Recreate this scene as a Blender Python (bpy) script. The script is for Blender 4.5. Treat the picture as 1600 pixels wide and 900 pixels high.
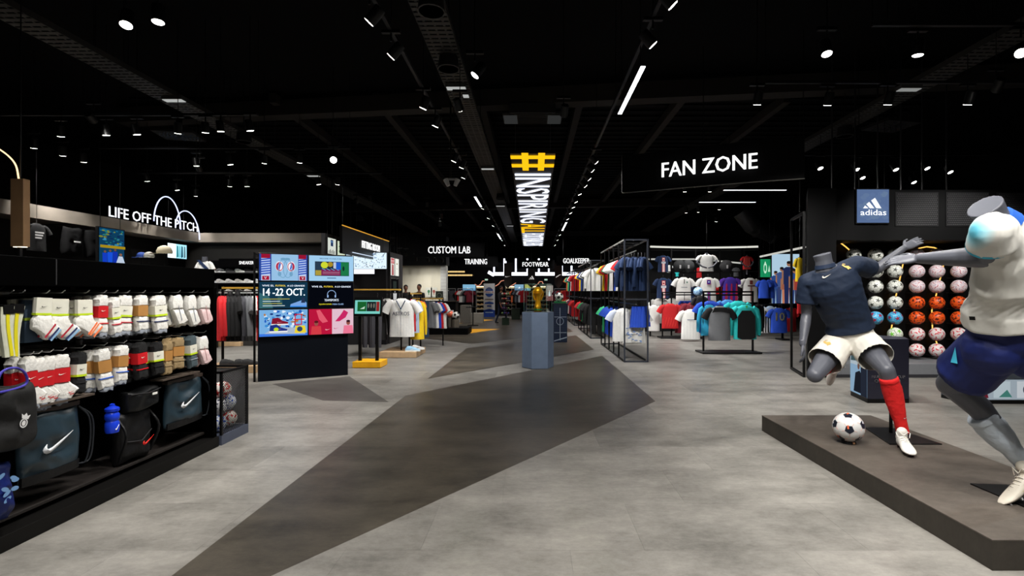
import bpy, bmesh, math, random
from mathutils import Vector, Matrix, noise
random.seed(7)
for _o in list(bpy.data.objects): bpy.data.objects.remove(_o)
SC = bpy.context.scene
COL = SC.collection
PI = math.pi
V = Vector
HC, FC, CX, CY = 1.35, 780.0, 832.0, 455.0      # eye height, focal length and vanishing point of the aisle

# ------------------------------------------------------------------ camera, world, exposure
cam = bpy.data.objects.new('camera', bpy.data.cameras.new('camera'))
COL.objects.link(cam)
cam.location = (0, 0, HC); cam.rotation_euler = (PI/2, 0, 0)
cam.data.sensor_width = 36; cam.data.lens = FC/1600*36
cam.data.shift_x = -(CX-800)/1600; cam.data.shift_y = (CY-450)/1600
cam.data.clip_end = 200
SC.camera = cam
w = bpy.data.worlds.new('world'); SC.world = w; w.use_nodes = True
w.node_tree.nodes['Background'].inputs[0].default_value = (.6, .7, 1, 1)
w.node_tree.nodes['Background'].inputs[1].default_value = 0.0
SC.view_settings.view_transform = 'Standard'; SC.view_settings.look = 'None'
SC.view_settings.gamma = 1; SC.view_settings.use_curve_mapping = False
SC.view_settings.exposure = 0.0
LAMP_W = 11.0           # power of a ceiling spotlight
SC.cycles.use_denoising = True
SC.cycles.max_bounces = 6; SC.cycles.diffuse_bounces = 3; SC.cycles.glossy_bounces = 3
SC.cycles.transparent_max_bounces = 12; SC.cycles.sample_clamp_indirect = 4
SC.cycles.caustics_reflective = False; SC.cycles.caustics_refractive = False

def P(px, py, Y): return V(((px-CX)/FC*Y, Y, HC-(py-CY)/FC*Y))
def FL(px, py, z=0.0):
    Y = FC*(HC-z)/(py-CY); return V(((px-CX)/FC*Y, Y, z))

# ------------------------------------------------------------------ materials
def lin(c):
    r = []
    for x in c:
        x = x/255
        r.append(x/12.92 if x <= .04045 else ((x+.055)/1.055)**2.4)
    return r
MATS = {}
def C(r, g, b, rough=.7, metal=0, var=.12, scale=18, bump=0, spec=.4, sheen=0):
    k = (r, g, b, rough, metal, var, scale, bump, spec, sheen)
    if k in MATS: return MATS[k]
    m = bpy.data.materials.new('surface_%d_%d_%d' % (r, g, b)); m.use_nodes = True
    nt = m.node_tree; bs = nt.nodes['Principled BSDF']
    c = lin((r, g, b))
    bs.inputs['Roughness'].default_value = rough; bs.inputs['Metallic'].default_value = metal
    bs.inputs['Specular IOR Level'].default_value = spec
    if sheen: bs.inputs['Sheen Weight'].default_value = sheen
    tc = nt.nodes.new('ShaderNodeTexCoord'); nz = nt.nodes.new('ShaderNodeTexNoise')
    nz.inputs['Scale'].default_value = scale; nz.inputs['Detail'].default_value = 3
    nt.links.new(tc.outputs['Object'], nz.inputs['Vector'])
    mx = nt.nodes.new('ShaderNodeMix'); mx.data_type = 'RGBA'
    nt.links.new(nz.outputs['Fac'], mx.inputs[0])
    mx.inputs[6].default_value = (*[x*(1-var) for x in c], 1); mx.inputs[7].default_value = (*[min(1, x*(1+var)) for x in c], 1)
    nt.links.new(mx.outputs[2], bs.inputs['Base Color'])
    if bump:
        bp = nt.nodes.new('ShaderNodeBump'); bp.inputs['Strength'].default_value = bump; bp.inputs['Distance'].default_value = .01
        nt.links.new(nz.outputs['Fac'], bp.inputs['Height']); nt.links.new(bp.outputs[0], bs.inputs['Normal'])
    MATS[k] = m; return m
def E(r, g, b, s=1.0):
    k = ('e', r, g, b, s)
    if k in MATS: return MATS[k]
    m = bpy.data.materials.new('lit_%d_%d_%d' % (r, g, b)); m.use_nodes = True
    nt = m.node_tree; nt.nodes.clear()
    o = nt.nodes.new('ShaderNodeOutputMaterial'); e = nt.nodes.new('ShaderNodeEmission')
    e.inputs[0].default_value = (*lin((r, g, b)), 1); e.inputs[1].default_value = s
    nt.links.new(e.outputs[0], o.inputs[0]); MATS[k] = m; return m
def glass_mat(tint=(251, 254, 252)):
    m = bpy.data.materials.new('clear_glass'); m.use_nodes = True
    nt = m.node_tree; nt.nodes.clear()
    o = nt.nodes.new('ShaderNodeOutputMaterial'); t = nt.nodes.new('ShaderNodeBsdfTransparent'); g = nt.nodes.new('ShaderNodeBsdfGlossy')
    t.inputs[0].default_value = (*lin(tint), 1); g.inputs['Roughness'].default_value = .02
    fr = nt.nodes.new('ShaderNodeLayerWeight'); fr.inputs[0].default_value = .5; pw = nt.nodes.new('ShaderNodeMath'); pw.operation = 'POWER'; pw.inputs[1].default_value = 4; mx = nt.nodes.new('ShaderNodeMixShader')
    ma = nt.nodes.new('ShaderNodeMath'); ma.operation = 'MULTIPLY_ADD'; ma.inputs[1].default_value = .7; ma.inputs[2].default_value = .03
    nt.links.new(fr.outputs['Facing'], pw.inputs[0]); nt.links.new(pw.outputs[0], ma.inputs[0]); nt.links.new(ma.outputs[0], mx.inputs[0]); nt.links.new(t.outputs[0], mx.inputs[1]); nt.links.new(g.outputs[0], mx.inputs[2])
    nt.links.new(mx.outputs[0], o.inputs[0]); return m
def stone(name, c1, c2, rough=.45, scale=1.7, rnd=.13):
    """mottled concrete look vinyl, each tile a touch different"""
    m = bpy.data.materials.new(name); m.use_nodes = True; nt = m.node_tree; bs = nt.nodes['Principled BSDF']
    L = nt.links.new
    geo = nt.nodes.new('ShaderNodeNewGeometry')
    mp = nt.nodes.new('ShaderNodeMapping'); mp.inputs['Scale'].default_value = (1, 1.7, 1); L(geo.outputs['Position'], mp.inputs[0])
    a = nt.nodes.new('ShaderNodeTexNoise'); a.inputs['Scale'].default_value = scale; a.inputs['Detail'].default_value = 8; a.inputs['Roughness'].default_value = .68
    b = nt.nodes.new('ShaderNodeTexNoise'); b.inputs['Scale'].default_value = 17; b.inputs['Detail'].default_value = 9; b.inputs['Roughness'].default_value = .8
    L(mp.outputs[0], a.inputs['Vector']); L(mp.outputs[0], b.inputs['Vector'])
    oi = nt.nodes.new('ShaderNodeObjectInfo')
    m1 = nt.nodes.new('ShaderNodeMath'); m1.operation = 'MULTIPLY_ADD'; L(b.outputs['Fac'], m1.inputs[0]); m1.inputs[1].default_value = .62; L(a.outputs['Fac'], m1.inputs[2])
    m2 = nt.nodes.new('ShaderNodeMath'); m2.operation = 'MULTIPLY_ADD'; L(oi.outputs['Random'], m2.inputs[0]); m2.inputs[1].default_value = rnd; L(m1.outputs[0], m2.inputs[2])
    cr = nt.nodes.new('ShaderNodeValToRGB'); mq = nt.nodes.new('ShaderNodeMath'); mq.operation = 'MULTIPLY'; mq.inputs[1].default_value = .82; L(m2.outputs[0], mq.inputs[0]); L(mq.outputs[0], cr.inputs[0])
    cr.color_ramp.elements[0].position = .46; cr.color_ramp.elements[0].color = (*lin(c1), 1)
    cr.color_ramp.elements[1].position = .96; cr.color_ramp.elements[1].color = (*lin(c2), 1)
    L(cr.outputs[0], bs.inputs['Base Color'])
    bs.inputs['Roughness'].default_value = rough; bs.inputs['Specular IOR Level'].default_value = .35
    bp = nt.nodes.new('ShaderNodeBump'); bp.inputs['Strength'].default_value = .12; bp.inputs['Distance'].default_value = .004
    L(b.outputs['Fac'], bp.inputs['Height']); L(bp.outputs[0], bs.inputs['Normal'])
    return m
BLACK = C(3, 3, 4, .6, var=.2, spec=.1); BLACKM = C(7, 7, 8, .45, 0, spec=.25); PANEL = C(4, 4, 5, .7, var=.3, scale=3, spec=.05)
DKGREY = C(38, 38, 40, .5); STEEL = C(150, 150, 150, .35, .9); WHITE = C(232, 230, 224, .8); GREY = C(120, 121, 125, .5)
WOODY = C(196, 165, 128, .55, var=.25, scale=9); YEL = C(240, 175, 20, .5); GLASS = glass_mat()

# ------------------------------------------------------------------ text geometry (all made once, while the scene is empty)
TXT = {}
def make_texts(lst):
    obs = []
    for s, b in lst:
        cv = bpy.data.curves.new('t', 'FONT'); cv.body = s; cv.size = 1; cv.offset = b; cv.resolution_u = 2
        o = bpy.data.objects.new('t', cv); COL.objects.link(o); obs.append((s, b, o, cv))
    dg = bpy.context.evaluated_depsgraph_get(); dg.update()
    for s, b, o, cv in obs:
        me = bpy.data.meshes.new_from_object(o.evaluated_get(dg))
        vs = [v.co.copy() for v in me.vertices]; fs = [tuple(p.vertices) for p in me.polygons]
        x0 = min(v.x for v in vs); x1 = max(v.x for v in vs); y0 = min(v.y for v in vs); y1 = max(v.y for v in vs)
        TXT[(s, b)] = ([((v.x-x0)/(x1-x0), (v.y-y0)/(y1-y0)) for v in vs], fs, (x1-x0)/(y1-y0))
        bpy.data.meshes.remove(me); bpy.data.objects.remove(o); bpy.data.curves.remove(cv)
TX = ['FAN ZONE', 'CUSTOM LAB', 'TRAINING', 'FOOTWEAR', 'GOALKEEPER', 'FITTING ROOM', 'SNEAKERS', 'LIFE OFF THE PITCH', '14 -22 OCT.',
      'VIVE EL', 'FUTBOL', 'A LO GRANDE', 'TEAMSPORTS', 'EQUIPACIONES', 'PARA CLUBS', 'V', 'adidas', 'MARCA', '10', 'FIFA WORLD CUP', 'Qatar 2022',
      'INSPIRING', 'ALL', 'FOOTBALLERS', '#', 'NYC', 'MVP', 'ASTROS', 'WELCOME TO OUR STORE', 'RADIO', 'NOT SANS MES', 'A']
make_texts([(t, 0) for t in TX])

# ------------------------------------------------------------------ mesh builder
SWOOSH = [(0, .28), (.015, .14), (.08, .03), (.2, 0), (.36, .05), (1, .44), (.42, .23), (.28, .19), (.18, .2), (.13, .27), (.14, .36), (.16, .46), (.06, .38)]
PUMA = [(0, .1), (.12, 0), (.25, .25), (.5, .4), (.62, .7), (.85, .8), (1, 1), (.8, .97), (.6, .9), (.42, .62), (.2, .5)]
class MB:
    def __init__(s): s.v = []; s.f = []; s.m = []; s.mats = []; s.T = None; s.L = 0
    def add(s, vs, fs, mat):
        if mat not in s.mats: s.mats.append(mat)
        k = s.mats.index(mat); n = len(s.v)
        s.v += [(s.T @ V(v)) if s.T else V(v) for v in vs]
        s.f += [tuple(i+n for i in f) for f in fs]; s.m += [k]*len(fs); return s
    def box(s, c, sz, mat, R=None):
        x, y, z = sz[0]/2, sz[1]/2, sz[2]/2; c = V(c)
        vs = [V((a, b, d)) for d in (-z, z) for a, b in ((-x, -y), (x, -y), (x, y), (-x, y))]
        if R is not None: vs = [R @ v for v in vs]
        return s.add([c+v for v in vs], [(3, 2, 1, 0), (4, 5, 6, 7), (0, 1, 5, 4), (1, 2, 6, 5), (2, 3, 7, 6), (3, 0, 4, 7)], mat)
    def bb(s, a, b, mat): return s.box([(a[i]+b[i])/2 for i in range(3)], [abs(b[i]-a[i]) for i in range(3)], mat)
    def loft(s, rings, mat, cap=True, closed=True):
        n = len(rings[0]); vs = [p for r in rings for p in r]; fs = []
        for i in range(len(rings)-1):
            for j in range(n if closed else n-1):
                k = (j+1) % n; fs.append((i*n+j, i*n+k, (i+1)*n+k, (i+1)*n+j))
        if cap: fs.append(tuple(range(n-1, -1, -1))); fs.append(tuple((len(rings)-1)*n+j for j in range(n)))
        return s.add(vs, fs, mat)
    def tube(s, pts, r, mat, n=8, cap=True, sm=0):
        pts = [V(p) for p in pts]
        if sm:
            q = [pts[0]*2-pts[1]]+pts+[pts[-1]*2-pts[-2]]; out = []
            for i in range(1, len(q)-2):
                for k in range(sm):
                    t = k/sm; a, b, c, d = q[i-1], q[i], q[i+1], q[i+2]; out.append((b*2+(c-a)*t+(a*2-b*5+c*4-d)*t*t+(b*3-a-c*3+d)*t**3)*.5)
            pts = out+[pts[-1]]
        rings = []; up = None
        for i, p in enumerate(pts):
            t = (pts[min(i+1, len(pts)-1)]-pts[max(i-1, 0)]).normalized()
            if up is None:
                up = t.orthogonal().normalized()
            up = (up - t*up.dot(t)); up = up.normalized() if up.length > 1e-6 else t.orthogonal().normalized()
            sd = t.cross(up); rr = r[i] if isinstance(r, (list, tuple)) else r
            rings.append([p+(up*math.cos(2*PI*j/n)+sd*math.sin(2*PI*j/n))*rr for j in range(n)])
        return s.loft(rings, mat, cap)
    def lathe(s, prof, c, mat, n=16):
        c = V(c); return s.loft([[c+V((r*math.cos(2*PI*j/n), r*math.sin(2*PI*j/n), z)) for j in range(n)] for r, z in prof], mat)
    def ball(s, c, r, mat, n=12, sc=(1, 1, 1)):
        c = V(c)
        return s.loft([[c+V((r*sc[0]*math.sin(a)*math.cos(2*PI*j/n), r*sc[1]*math.sin(a)*math.sin(2*PI*j/n), -r*sc[2]*math.cos(a))) for j in range(n)]
                       for a in [.08+(PI-.16)*i/(n//2+1) for i in range(n//2+2)]], mat)
    def cap(s, p0, r0, p1, r1, mat, n=14):
        s.ball(p0, r0, mat, n); s.ball(p1, r1, mat, n); return s.tube([p0, p1], [r0, r1], mat, n)
    def prism(s, pts, d, mat):
        pts = [V(p) for p in pts]; d = V(d); n = len(pts)
        return s.add(pts+[p+d for p in pts], [tuple(range(n-1, -1, -1)), tuple(range(n, 2*n))]+[(i, (i+1) % n, n+(i+1) % n, n+i) for i in range(n)], mat)
    # flat print in the local XY plane; each call lies a hair above the last
    def up(s): s.L += 1; return s.L*.0004
    def rect(s, x0, y0, x1, y1, mat): z = s.up(); return s.add([(x0, y0, z), (x1, y0, z), (x1, y1, z), (x0, y1, z)], [(0, 1, 2, 3)], mat)
    def poly(s, pts, mat): z = s.up(); return s.add([(x, y, z) for x, y in pts], [tuple(range(len(pts)))], mat)
    def ell(s, cx, cy, rx, ry, mat, n=20): return s.poly([(cx+rx*math.cos(2*PI*i/n), cy+ry*math.sin(2*PI*i/n)) for i in range(n)], mat)
    def ring(s, cx, cy, rx, ry, t, mat, n=24, a0=0, a1=2*PI):
        z = s.up(); vs = []
        for i in range(n+1):
            a = a0+(a1-a0)*i/n
            vs += [(cx+rx*math.cos(a), cy+ry*math.sin(a), z), (cx+(rx-t)*math.cos(a), cy+(ry-t)*math.sin(a), z)]
        return s.add(vs, [(2*i, 2*i+1, 2*i+3, 2*i+2) for i in range(n)], mat)
    def shape(s, pts, x, y, wd, h, mat): return s.poly([(x+a*wd, y+b*h) for a, b in pts], mat)
    def text(s, t, x, y, wd, h, mat, depth=0):
        vs, fs, asp = TXT[(t, 0)]
        if wd is None: wd = h*asp
        z = s.up()
        for k in (-.022, .022):      # heavier strokes
            s.add([(x+a*wd+k*h, y+b*h, z) for a, b in vs], fs, mat)
        P2 = [(x+a*wd, y+b*h, z) for a, b in vs]
        s.add(P2, fs, mat)
        if depth:
            s.add([(a, b, c-depth) for a, b, c in P2], [tuple(reversed(f)) for f in fs], mat)
            cnt = {}
            for f in fs:
                for i in range(len(f)):
                    e = (f[i], f[(i+1) % len(f)]); cnt[tuple(sorted(e))] = cnt.get(tuple(sorted(e)), []) + [e]
            ed = [v[0] for v in cnt.values() if len(v) == 1]
            s.add(P2+[(a, b, c-depth) for a, b, c in P2], [(b, a, a+len(P2), b+len(P2)) for a, b in ed], mat)
        return s
    def mesh(s, name, smooth=True, fix=True):
        me = bpy.data.meshes.new(name); me.from_pydata([tuple(v) for v in s.v], [], s.f)
        for m in s.mats: me.materials.append(m)
        me.polygons.foreach_set('material_index', s.m)
        if fix:
            bm = bmesh.new(); bm.from_mesh(me); bmesh.ops.recalc_face_normals(bm, faces=bm.faces); bm.to_mesh(me); bm.free()
        if smooth:
            me.polygons.foreach_set('use_smooth', [True]*len(me.polygons)); me.set_sharp_from_angle(angle=.65)
        me.update(); return me
    def build(s, name, parent=None, bevel=0, smooth=True, fix=True, kind=None, label=None):
        o = bpy.data.objects.new(name, s.mesh(name, smooth, fix)); COL.objects.link(o)
        if parent: o.parent = parent
        if bevel:
            b = o.modifiers.new('soft_edges', 'BEVEL'); b.width = bevel; b.segments = 2; b.limit_method = 'ANGLE'
        if kind: o['kind'] = kind
        if label: o['label'] = label
        return o
def frame(o, u, n=None, v=(0, 0, 1)):
    """plane with its x axis along u and y axis up, so flat print reads from the side it faces"""
    u = V(u).normalized(); v = V(v).normalized(); n = u.cross(v)
    M = Matrix.Identity(4)
    for i in range(3): M[i][0] = u[i]; M[i][1] = v[i]; M[i][2] = n[i]; M[i][3] = o[i]
    return M
USED = {}
def tag(o, label, cat, group=None, kind=None):
    o['label'] = label; o['category'] = cat
    if group: o['group'] = group
    if kind: o['kind'] = kind
    return o
def thing(name, label, cat, loc=(0, 0, 0), rz=0, group=None):
    o = bpy.data.objects.new(name, None); COL.objects.link(o); o.location = loc; o.rotation_euler = (0, 0, rz); o.empty_display_size = .1
    return tag(o, label, cat, group)
def struct(mb, name, **k):
    o = mb.build(name, smooth=False, **k); o['kind'] = 'structure'; return o
ORD = ['', 'second ', 'third ', 'fourth ', 'fifth ', 'sixth ', 'seventh ', 'eighth ', 'ninth ', 'tenth ', 'eleventh ', 'twelfth ', 'thirteenth ', 'fourteenth ', 'fifteenth ', 'sixteenth ', 'seventeenth ', 'eighteenth ', 'nineteenth ', 'twentieth '] + ['twenty-%s ' % q for q in ('first', 'second', 'third', 'fourth', 'fifth', 'sixth', 'seventh', 'eighth', 'ninth')]
def nth(key, first='first '):
    USED[key] = USED.get(key, 0)+1; return ORD[USED[key]-1] or first
def dup(root, loc=None, rz=None):
    r = root.copy(); COL.objects.link(r)
    if loc is not None: r.location = loc
    if rz is not None: r.rotation_euler = (0, 0, rz)
    for ch in root.children:
        c = ch.copy(); COL.objects.link(c); c.parent = r
        for g in ch.children:
            d = g.copy(); COL.objects.link(d); d.parent = c
    return r
def organic(mb, name, voxel, smooth=4, wrinkle=0, wscale=9, seed=0, stretch=(1, 1, 1)):
    me = mb.mesh(name); ob = bpy.data.objects.new('tmp', me); COL.objects.link(ob)
    r = ob.modifiers.new('r', 'REMESH'); r.mode = 'VOXEL'; r.voxel_size = voxel; r.use_smooth_shade = True
    s = ob.modifiers.new('s', 'SMOOTH'); s.factor = .5; s.iterations = smooth
    dg = bpy.context.evaluated_depsgraph_get(); dg.update()
    out = bpy.data.meshes.new_from_object(ob.evaluated_get(dg)); out.name = name
    bpy.data.objects.remove(ob)
    if wrinkle:
        out.update()
        ns = [v.normal.copy() for v in out.vertices]
        for v, n in zip(out.vertices, ns):
            q = V((v.co.x*stretch[0], v.co.y*stretch[1], v.co.z*stretch[2]))*wscale+V((seed, seed*2, 0))
            a = noise.noise(q); b = noise.noise(q*2.3)
            v.co += n*wrinkle*((1-abs(a)*2.2)*.6+b*.4)
    out.polygons.foreach_set('use_smooth', [True]*len(out.polygons))
    out.materials.clear()
    for m in mb.mats: out.materials.append(m)
    return out
def open_ends(me, planes):
    bm = bmesh.new(); bm.from_mesh(me); bm.normal_update(); kill = []
    for f in bm.faces:
        c = f.calc_center_median()
        for p, d, r in planes:
            d = V(d).normalized()
            if f.normal.dot(d) > .55 and abs((c-p).dot(d)) < .03 and (c-p).length < r: kill.append(f); break
    bmesh.ops.delete(bm, geom=kill, context='FACES')
    for p, d, r in planes:      # even out the cut edge
        d = V(d).normalized(); bv = [v for v in bm.verts if v.is_boundary and (v.co-p).length < r and abs((v.co-p).dot(d)) < .04]
        if not bv: continue
        mz = sum((v.co-p).dot(d) for v in bv)/len(bv)
        for v in bv: v.co += d*(mz-(v.co-p).dot(d))
        for _ in range(6):
            new = {}
            for v in bv:
                nb = [e.other_vert(v).co for e in v.link_edges if e.is_boundary]
                if len(nb) == 2: new[v] = (v.co*2+nb[0]+nb[1])/4
            for v, c in new.items(): v.co = c
    bm.to_mesh(me); bm.free(); return me
def thick(o, t=.004):
    s = o.modifiers.new('cloth_thickness', 'SOLIDIFY'); s.thickness = t; s.offset = -1; return o
def put(me, name, parent=None, label=None):
    o = bpy.data.objects.new(name, me); COL.objects.link(o)
    if parent: o.parent = parent
    if label: o['label'] = label
    return o

# ================================================================== ceiling lamps (they light the shop)
CAN = MB(); CAN.lathe([(.012, .15), (.045, .145), (.05, .13), (.05, .0), (.046, -.004), (.044, .004), (.02, .006)], (0, 0, 0), BLACKM, 16); CAN_ME = CAN.mesh('spotlight_housing')
_m = MB(); _m.lathe([(.001, -.009), (.040, -.007), (.045, -.002), (.001, -.001)], (0, 0, 0), E(255, 252, 245, 14), 20); LENS_ME = _m.mesh('lens')
_m = MB(); _m.tube([(0, 0, .145), (0, 0, .23)], .009, BLACKM, 8); _m.bb((-.09, -.018, .22), (.09, .018, .25), BLACKM); STEM_ME = _m.mesh('bracket'); _m = MB(); _m.tube([(0, 0, 0), (0, 0, 1)], .005, BLACKM, 5); ROD_ME = _m.mesh('drop_rod')
SPOT = bpy.data.lights.new('spotlight', 'SPOT'); SPOT.energy = LAMP_W*10; SPOT.spot_size = 1.75; SPOT.spot_blend = .8; SPOT.shadow_soft_size = .04; SPOT.color = (1, .97, .93)
SPOT2 = bpy.data.lights.new('spotlight_narrow', 'SPOT'); SPOT2.energy = LAMP_W*22; SPOT2.spot_size = 1.1; SPOT2.spot_blend = .7; SPOT2.shadow_soft_size = .04; SPOT2.color = (1, .97, .92)
SPOTS = SPOT.copy(); SPOTS.energy = LAMP_W*5.5; SPOTS.spot_size = 1.5
SPOTF = SPOT.copy(); SPOTF.energy = LAMP_W*20
def lamp(px=None, py=None, where='', Z=3.6, loc=None, aim=(0, 0), aimat=None, light=True, cat='spotlight', grp=None, lab=None, data=None, big=1):
    if loc is None:
        Y = FC*(Z-HC)/(CY-py); loc = ((px-CX)/FC*Y, Y, Z)
    lab = lab or ('%sblack track spotlight %s' % (nth(where), where)).strip()
    t = thing('spotlight', lab, cat, loc, 0, grp or 'ceiling track spotlights')
    if aimat is not None:
        d = (V(aimat)-V(loc)).normalized(); q = V((0, 0, -1)).rotation_difference(d)
    else:
        q = V((0, 0, -1)).rotation_difference(V((aim[0], aim[1], -1)).normalized())
    for nm, me in (('housing', CAN_ME), ('lens', LENS_ME)):
        o = put(me, nm, t); o.rotation_mode = 'QUATERNION'; o.rotation_quaternion = q; o.scale = (big, big, big)
    put(STEM_ME, 'bracket', t); o = put(ROD_ME, 'drop_rod', t); o.location = (0, 0, .25); o.scale = (1, 1, 5.2-loc[2]-.25)
    if light:
        l = bpy.data.objects.new('spotlight_beam', data or (SPOTF if loc[1] > 8.5 else SPOT)); COL.objects.link(l); l.parent = t
        l.rotation_mode = 'QUATERNION'; l.rotation_quaternion = q; l.location = q @ V((0, 0, -.03))
    return t

# left aisle track and right aisle track
def track(name, a, b, label, grp='lighting tracks'):
    m = MB(); a = V(a); b = V(b); m.tube([a, b], .017, BLACKM, 4)
    t = thing(name, label, 'lighting track', a, 0, grp)
    mm = MB(); mm.box((b-a)/2, (.035 if abs(b.x-a.x) < abs(b.y-a.y) else abs(b.x-a.x), .035 if abs(b.y-a.y) < abs(b.x-a.x) else abs(b.y-a.y), .03), C(20, 20, 22, .5, spec=.2)); mm.build('rail', t)
    n = max(2, int((b-a).length/3)); top = 5.2-a.z
    for i in range(n+1):
        q = (b-a)*(i/n); w_ = MB(); w_.tube([q, q+V((0, 0, top))], .004, BLACKM, 5); w_.build('suspension_wire', t)
    return t
track('lighting_track', (-1.36, .5, 3.86), (-1.36, 28, 3.86), 'long black lighting track above the left side of the aisle')
track('lighting_track', (1.10, .5, 3.86), (1.10, 28, 3.86), 'long black lighting track above the right side of the aisle')
SL, SR = 'on the left aisle track, counted from the front', 'on the right aisle track, counted from the front'
def tl(X, Y, where, **k): return lamp(loc=(X, Y, 3.6), where=where, **k)
for Y in (2.0, 3.2): tl(-1.36, Y, SL, aim=(-.9, .1), data=SPOTS); 
for px, py in ((577, 34), (611, 88), (661, 169), (680, 197), (709, 252), (721, 262), (724, 278)): lamp(px, py, SL, aim=(-1.0, .2) if py < 100 else (-.45, .2), data=SPOTS if py < 100 else SPOTF)
for Y in (13.6, 15.4, 17.2, 19.5, 22, 24.5): tl(-1.36, Y, SL, aim=(-.5, .2), light=True)
for Y in (1.4, 2.6): tl(1.10, Y, SR, aim=(.5, .0))
for px, py in ((1051, 8), (1020, 70), (932, 254), (926, 267), (921, 280), (915, 291)): lamp(px, py, SR, aim=(.95, .15))
for Y in (11.6, 12.6, 13.4, 14.4, 15.6, 16.8, 18.2, 20, 22, 24.5): tl(1.10, Y, SR, aim=(.5, .1), light=Y != 11.6)
def strip(a, b, label, s=9):
    t = thing('linear_light', label, 'light', a, 0, 'linear track lights'); a = V(a); b = V(b)
    d = b-a; R = V((0, 1, 0)).rotation_difference(d.normalized()).to_matrix()
    m = MB(); m.box(d/2, (.05, d.length, .03), BLACKM, R); m.build('housing', t)
    m = MB(); m.box(d/2-V((0, 0, .017)), (.045, d.length-.02, .006), E(245, 248, 255, s), R); m.build('diffuser', t)
    for q in (d*.1, d*.9): m = MB(); m.tube([q+V((0, 0, .015)), q+V((0, 0, 5.2-a.z))], .004, BLACKM, 5); m.build('suspension_wire', t)
    return t
strip((1.10, 4.95, 3.6), (1.10, 6.3, 3.6), 'long bright linear light in the right aisle track, nearest the front')
strip((1.10, 16.2, 3.6), (1.10, 18.4, 3.6), 'short looking linear light far down the right aisle track')
strip((-1.36, 11.8, 3.6), (-1.36, 13.2, 3.6), 'linear light in the left aisle track above the training area', 6)
strip((-1.36, 19.6, 3.6), (-1.36, 21.4, 3.6), 'farthest linear light in the left aisle track', 6)
strip((2.72, 7.15, 3.05-.02), (4.1, 7.15, 3.03), 'short linear light hanging behind the right end of the fan sign', 3) if False else None
strip((P(1130, 296, 11)), (P(1229, 296, 11)), 'upper white linear light behind the fan sign', 3)
strip((P(1092, 315, 12)), (P(1181, 315, 12)), 'lower white linear light behind the fan sign', 3)
# other tracks, crosswise
for a, b, l in (((-7.6, 7.1), (-3.9, 7.1), 'crosswise black lighting track over the sneaker corner, nearest'),
                ((-7.6, 8.75), (-3.2, 8.75), 'crosswise black lighting track over the sneaker corner, second'),
                ((-8.4, 10.6), (-3.2, 10.6), 'crosswise black lighting track over the sneaker corner, third'),
                ((2.8, 6.0), (6.0, 6.0), 'crosswise black lighting track over the two mannequins'),
                ((-4.2, 4.2), (-2.6, 4.2), 'short black lighting track over the sock wall'),
                ((3.2, 4.7), (5.2, 4.7), 'short black lighting track nearest the front on the mannequin side'),
                ((4.8, 9.2), (8.4, 9.2), 'crosswise black lighting track above the ball wall')):
    track('lighting_track', (a[0], a[1], 3.86), (b[0], b[1], 3.86), l)
WL = 'over the sneaker corner, counted from the front'
for i, (px, py) in enumerate(((53, 231), (95, 213), (166, 211), (214, 210), (278, 208), (321, 207), (345, 205), (391, 204), (98, 243), (131, 253),
               (307, 259), (360, 257), (413, 255), (468, 254), (230, 283), (277, 297), (306, 306), (359, 291), (386, 291), (498, 288), (527, 288))):
    lamp(px, py, WL, aim=(-.2+.1*(i % 4), .25), light=i % 2 == 0, data=SPOT2)
lamp(521, 250, lab='single spotlight glaring straight at the viewer left of the aisle', aimat=(-1, 0, 1.2), light=False, big=1.2)
SK = 'above the sock wall, counted from the left'
lamp(197, 39, SK, aimat=(-3.0, 3.2, 1.0)); lamp(247, 34, SK, aimat=(-3.0, 3.9, .8))
lamp(loc=(-1.6, 2.9, 3.6), where=SK, aimat=(-3.0, 3.0, .9), data=SPOT2); lamp(loc=(-1.7, 3.7, 3.6), where=SK, aimat=(-3.0, 4.0, .9))
RM = 'over the two mannequins, counted from the front'
lamp(1292, 84, RM, aimat=(2.7, 3.9, 1)); lamp(1595, 83, RM, aimat=(2.6, 2.6, 1)); lamp(1434, 86, RM, aimat=(3.5, 5, 0), light=False)
for px, py, l in ((1183, 163, 1), (1293, 164, 1), (1387, 163, 1), (1512, 163, 0)): lamp(px, py, RM, aim=(.0, .4), light=bool(l), data=SPOTF)
RB = 'above the ball wall, counted from the left'
for i, (px, py) in enumerate(((1282, 263), (1339, 265), (1348, 278), (1400, 265), (1428, 285), (1449, 263), (1485, 269))): lamp(px, py, RB, aim=(.2, -.5), light=False)
RF = 'above the fan racks, counted from the front'
for i, (px, py) in enumerate(((1070, 299), (1109, 299), (1124, 327), (1091, 331), (1072, 332), (1119, 346))): lamp(px, py, RF, aim=(.1, .35), light=i in (0, 1, 3))
LB = 'over the custom counter, counted from the left'
for i, (px, py) in enumerate(((613, 382), (624, 398), (634, 399), (650, 407), (660, 400), (669, 408), (680, 409), (691, 409), (578, 312), (557, 318), (667, 322), (687, 353), (689, 340))):
    q = P(px, py, 17.4 if i < 8 else 14)
    lamp(where=LB, loc=tuple(q), aim=(-.1, .8), light=i in (5, 8), data=SPOT)
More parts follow.
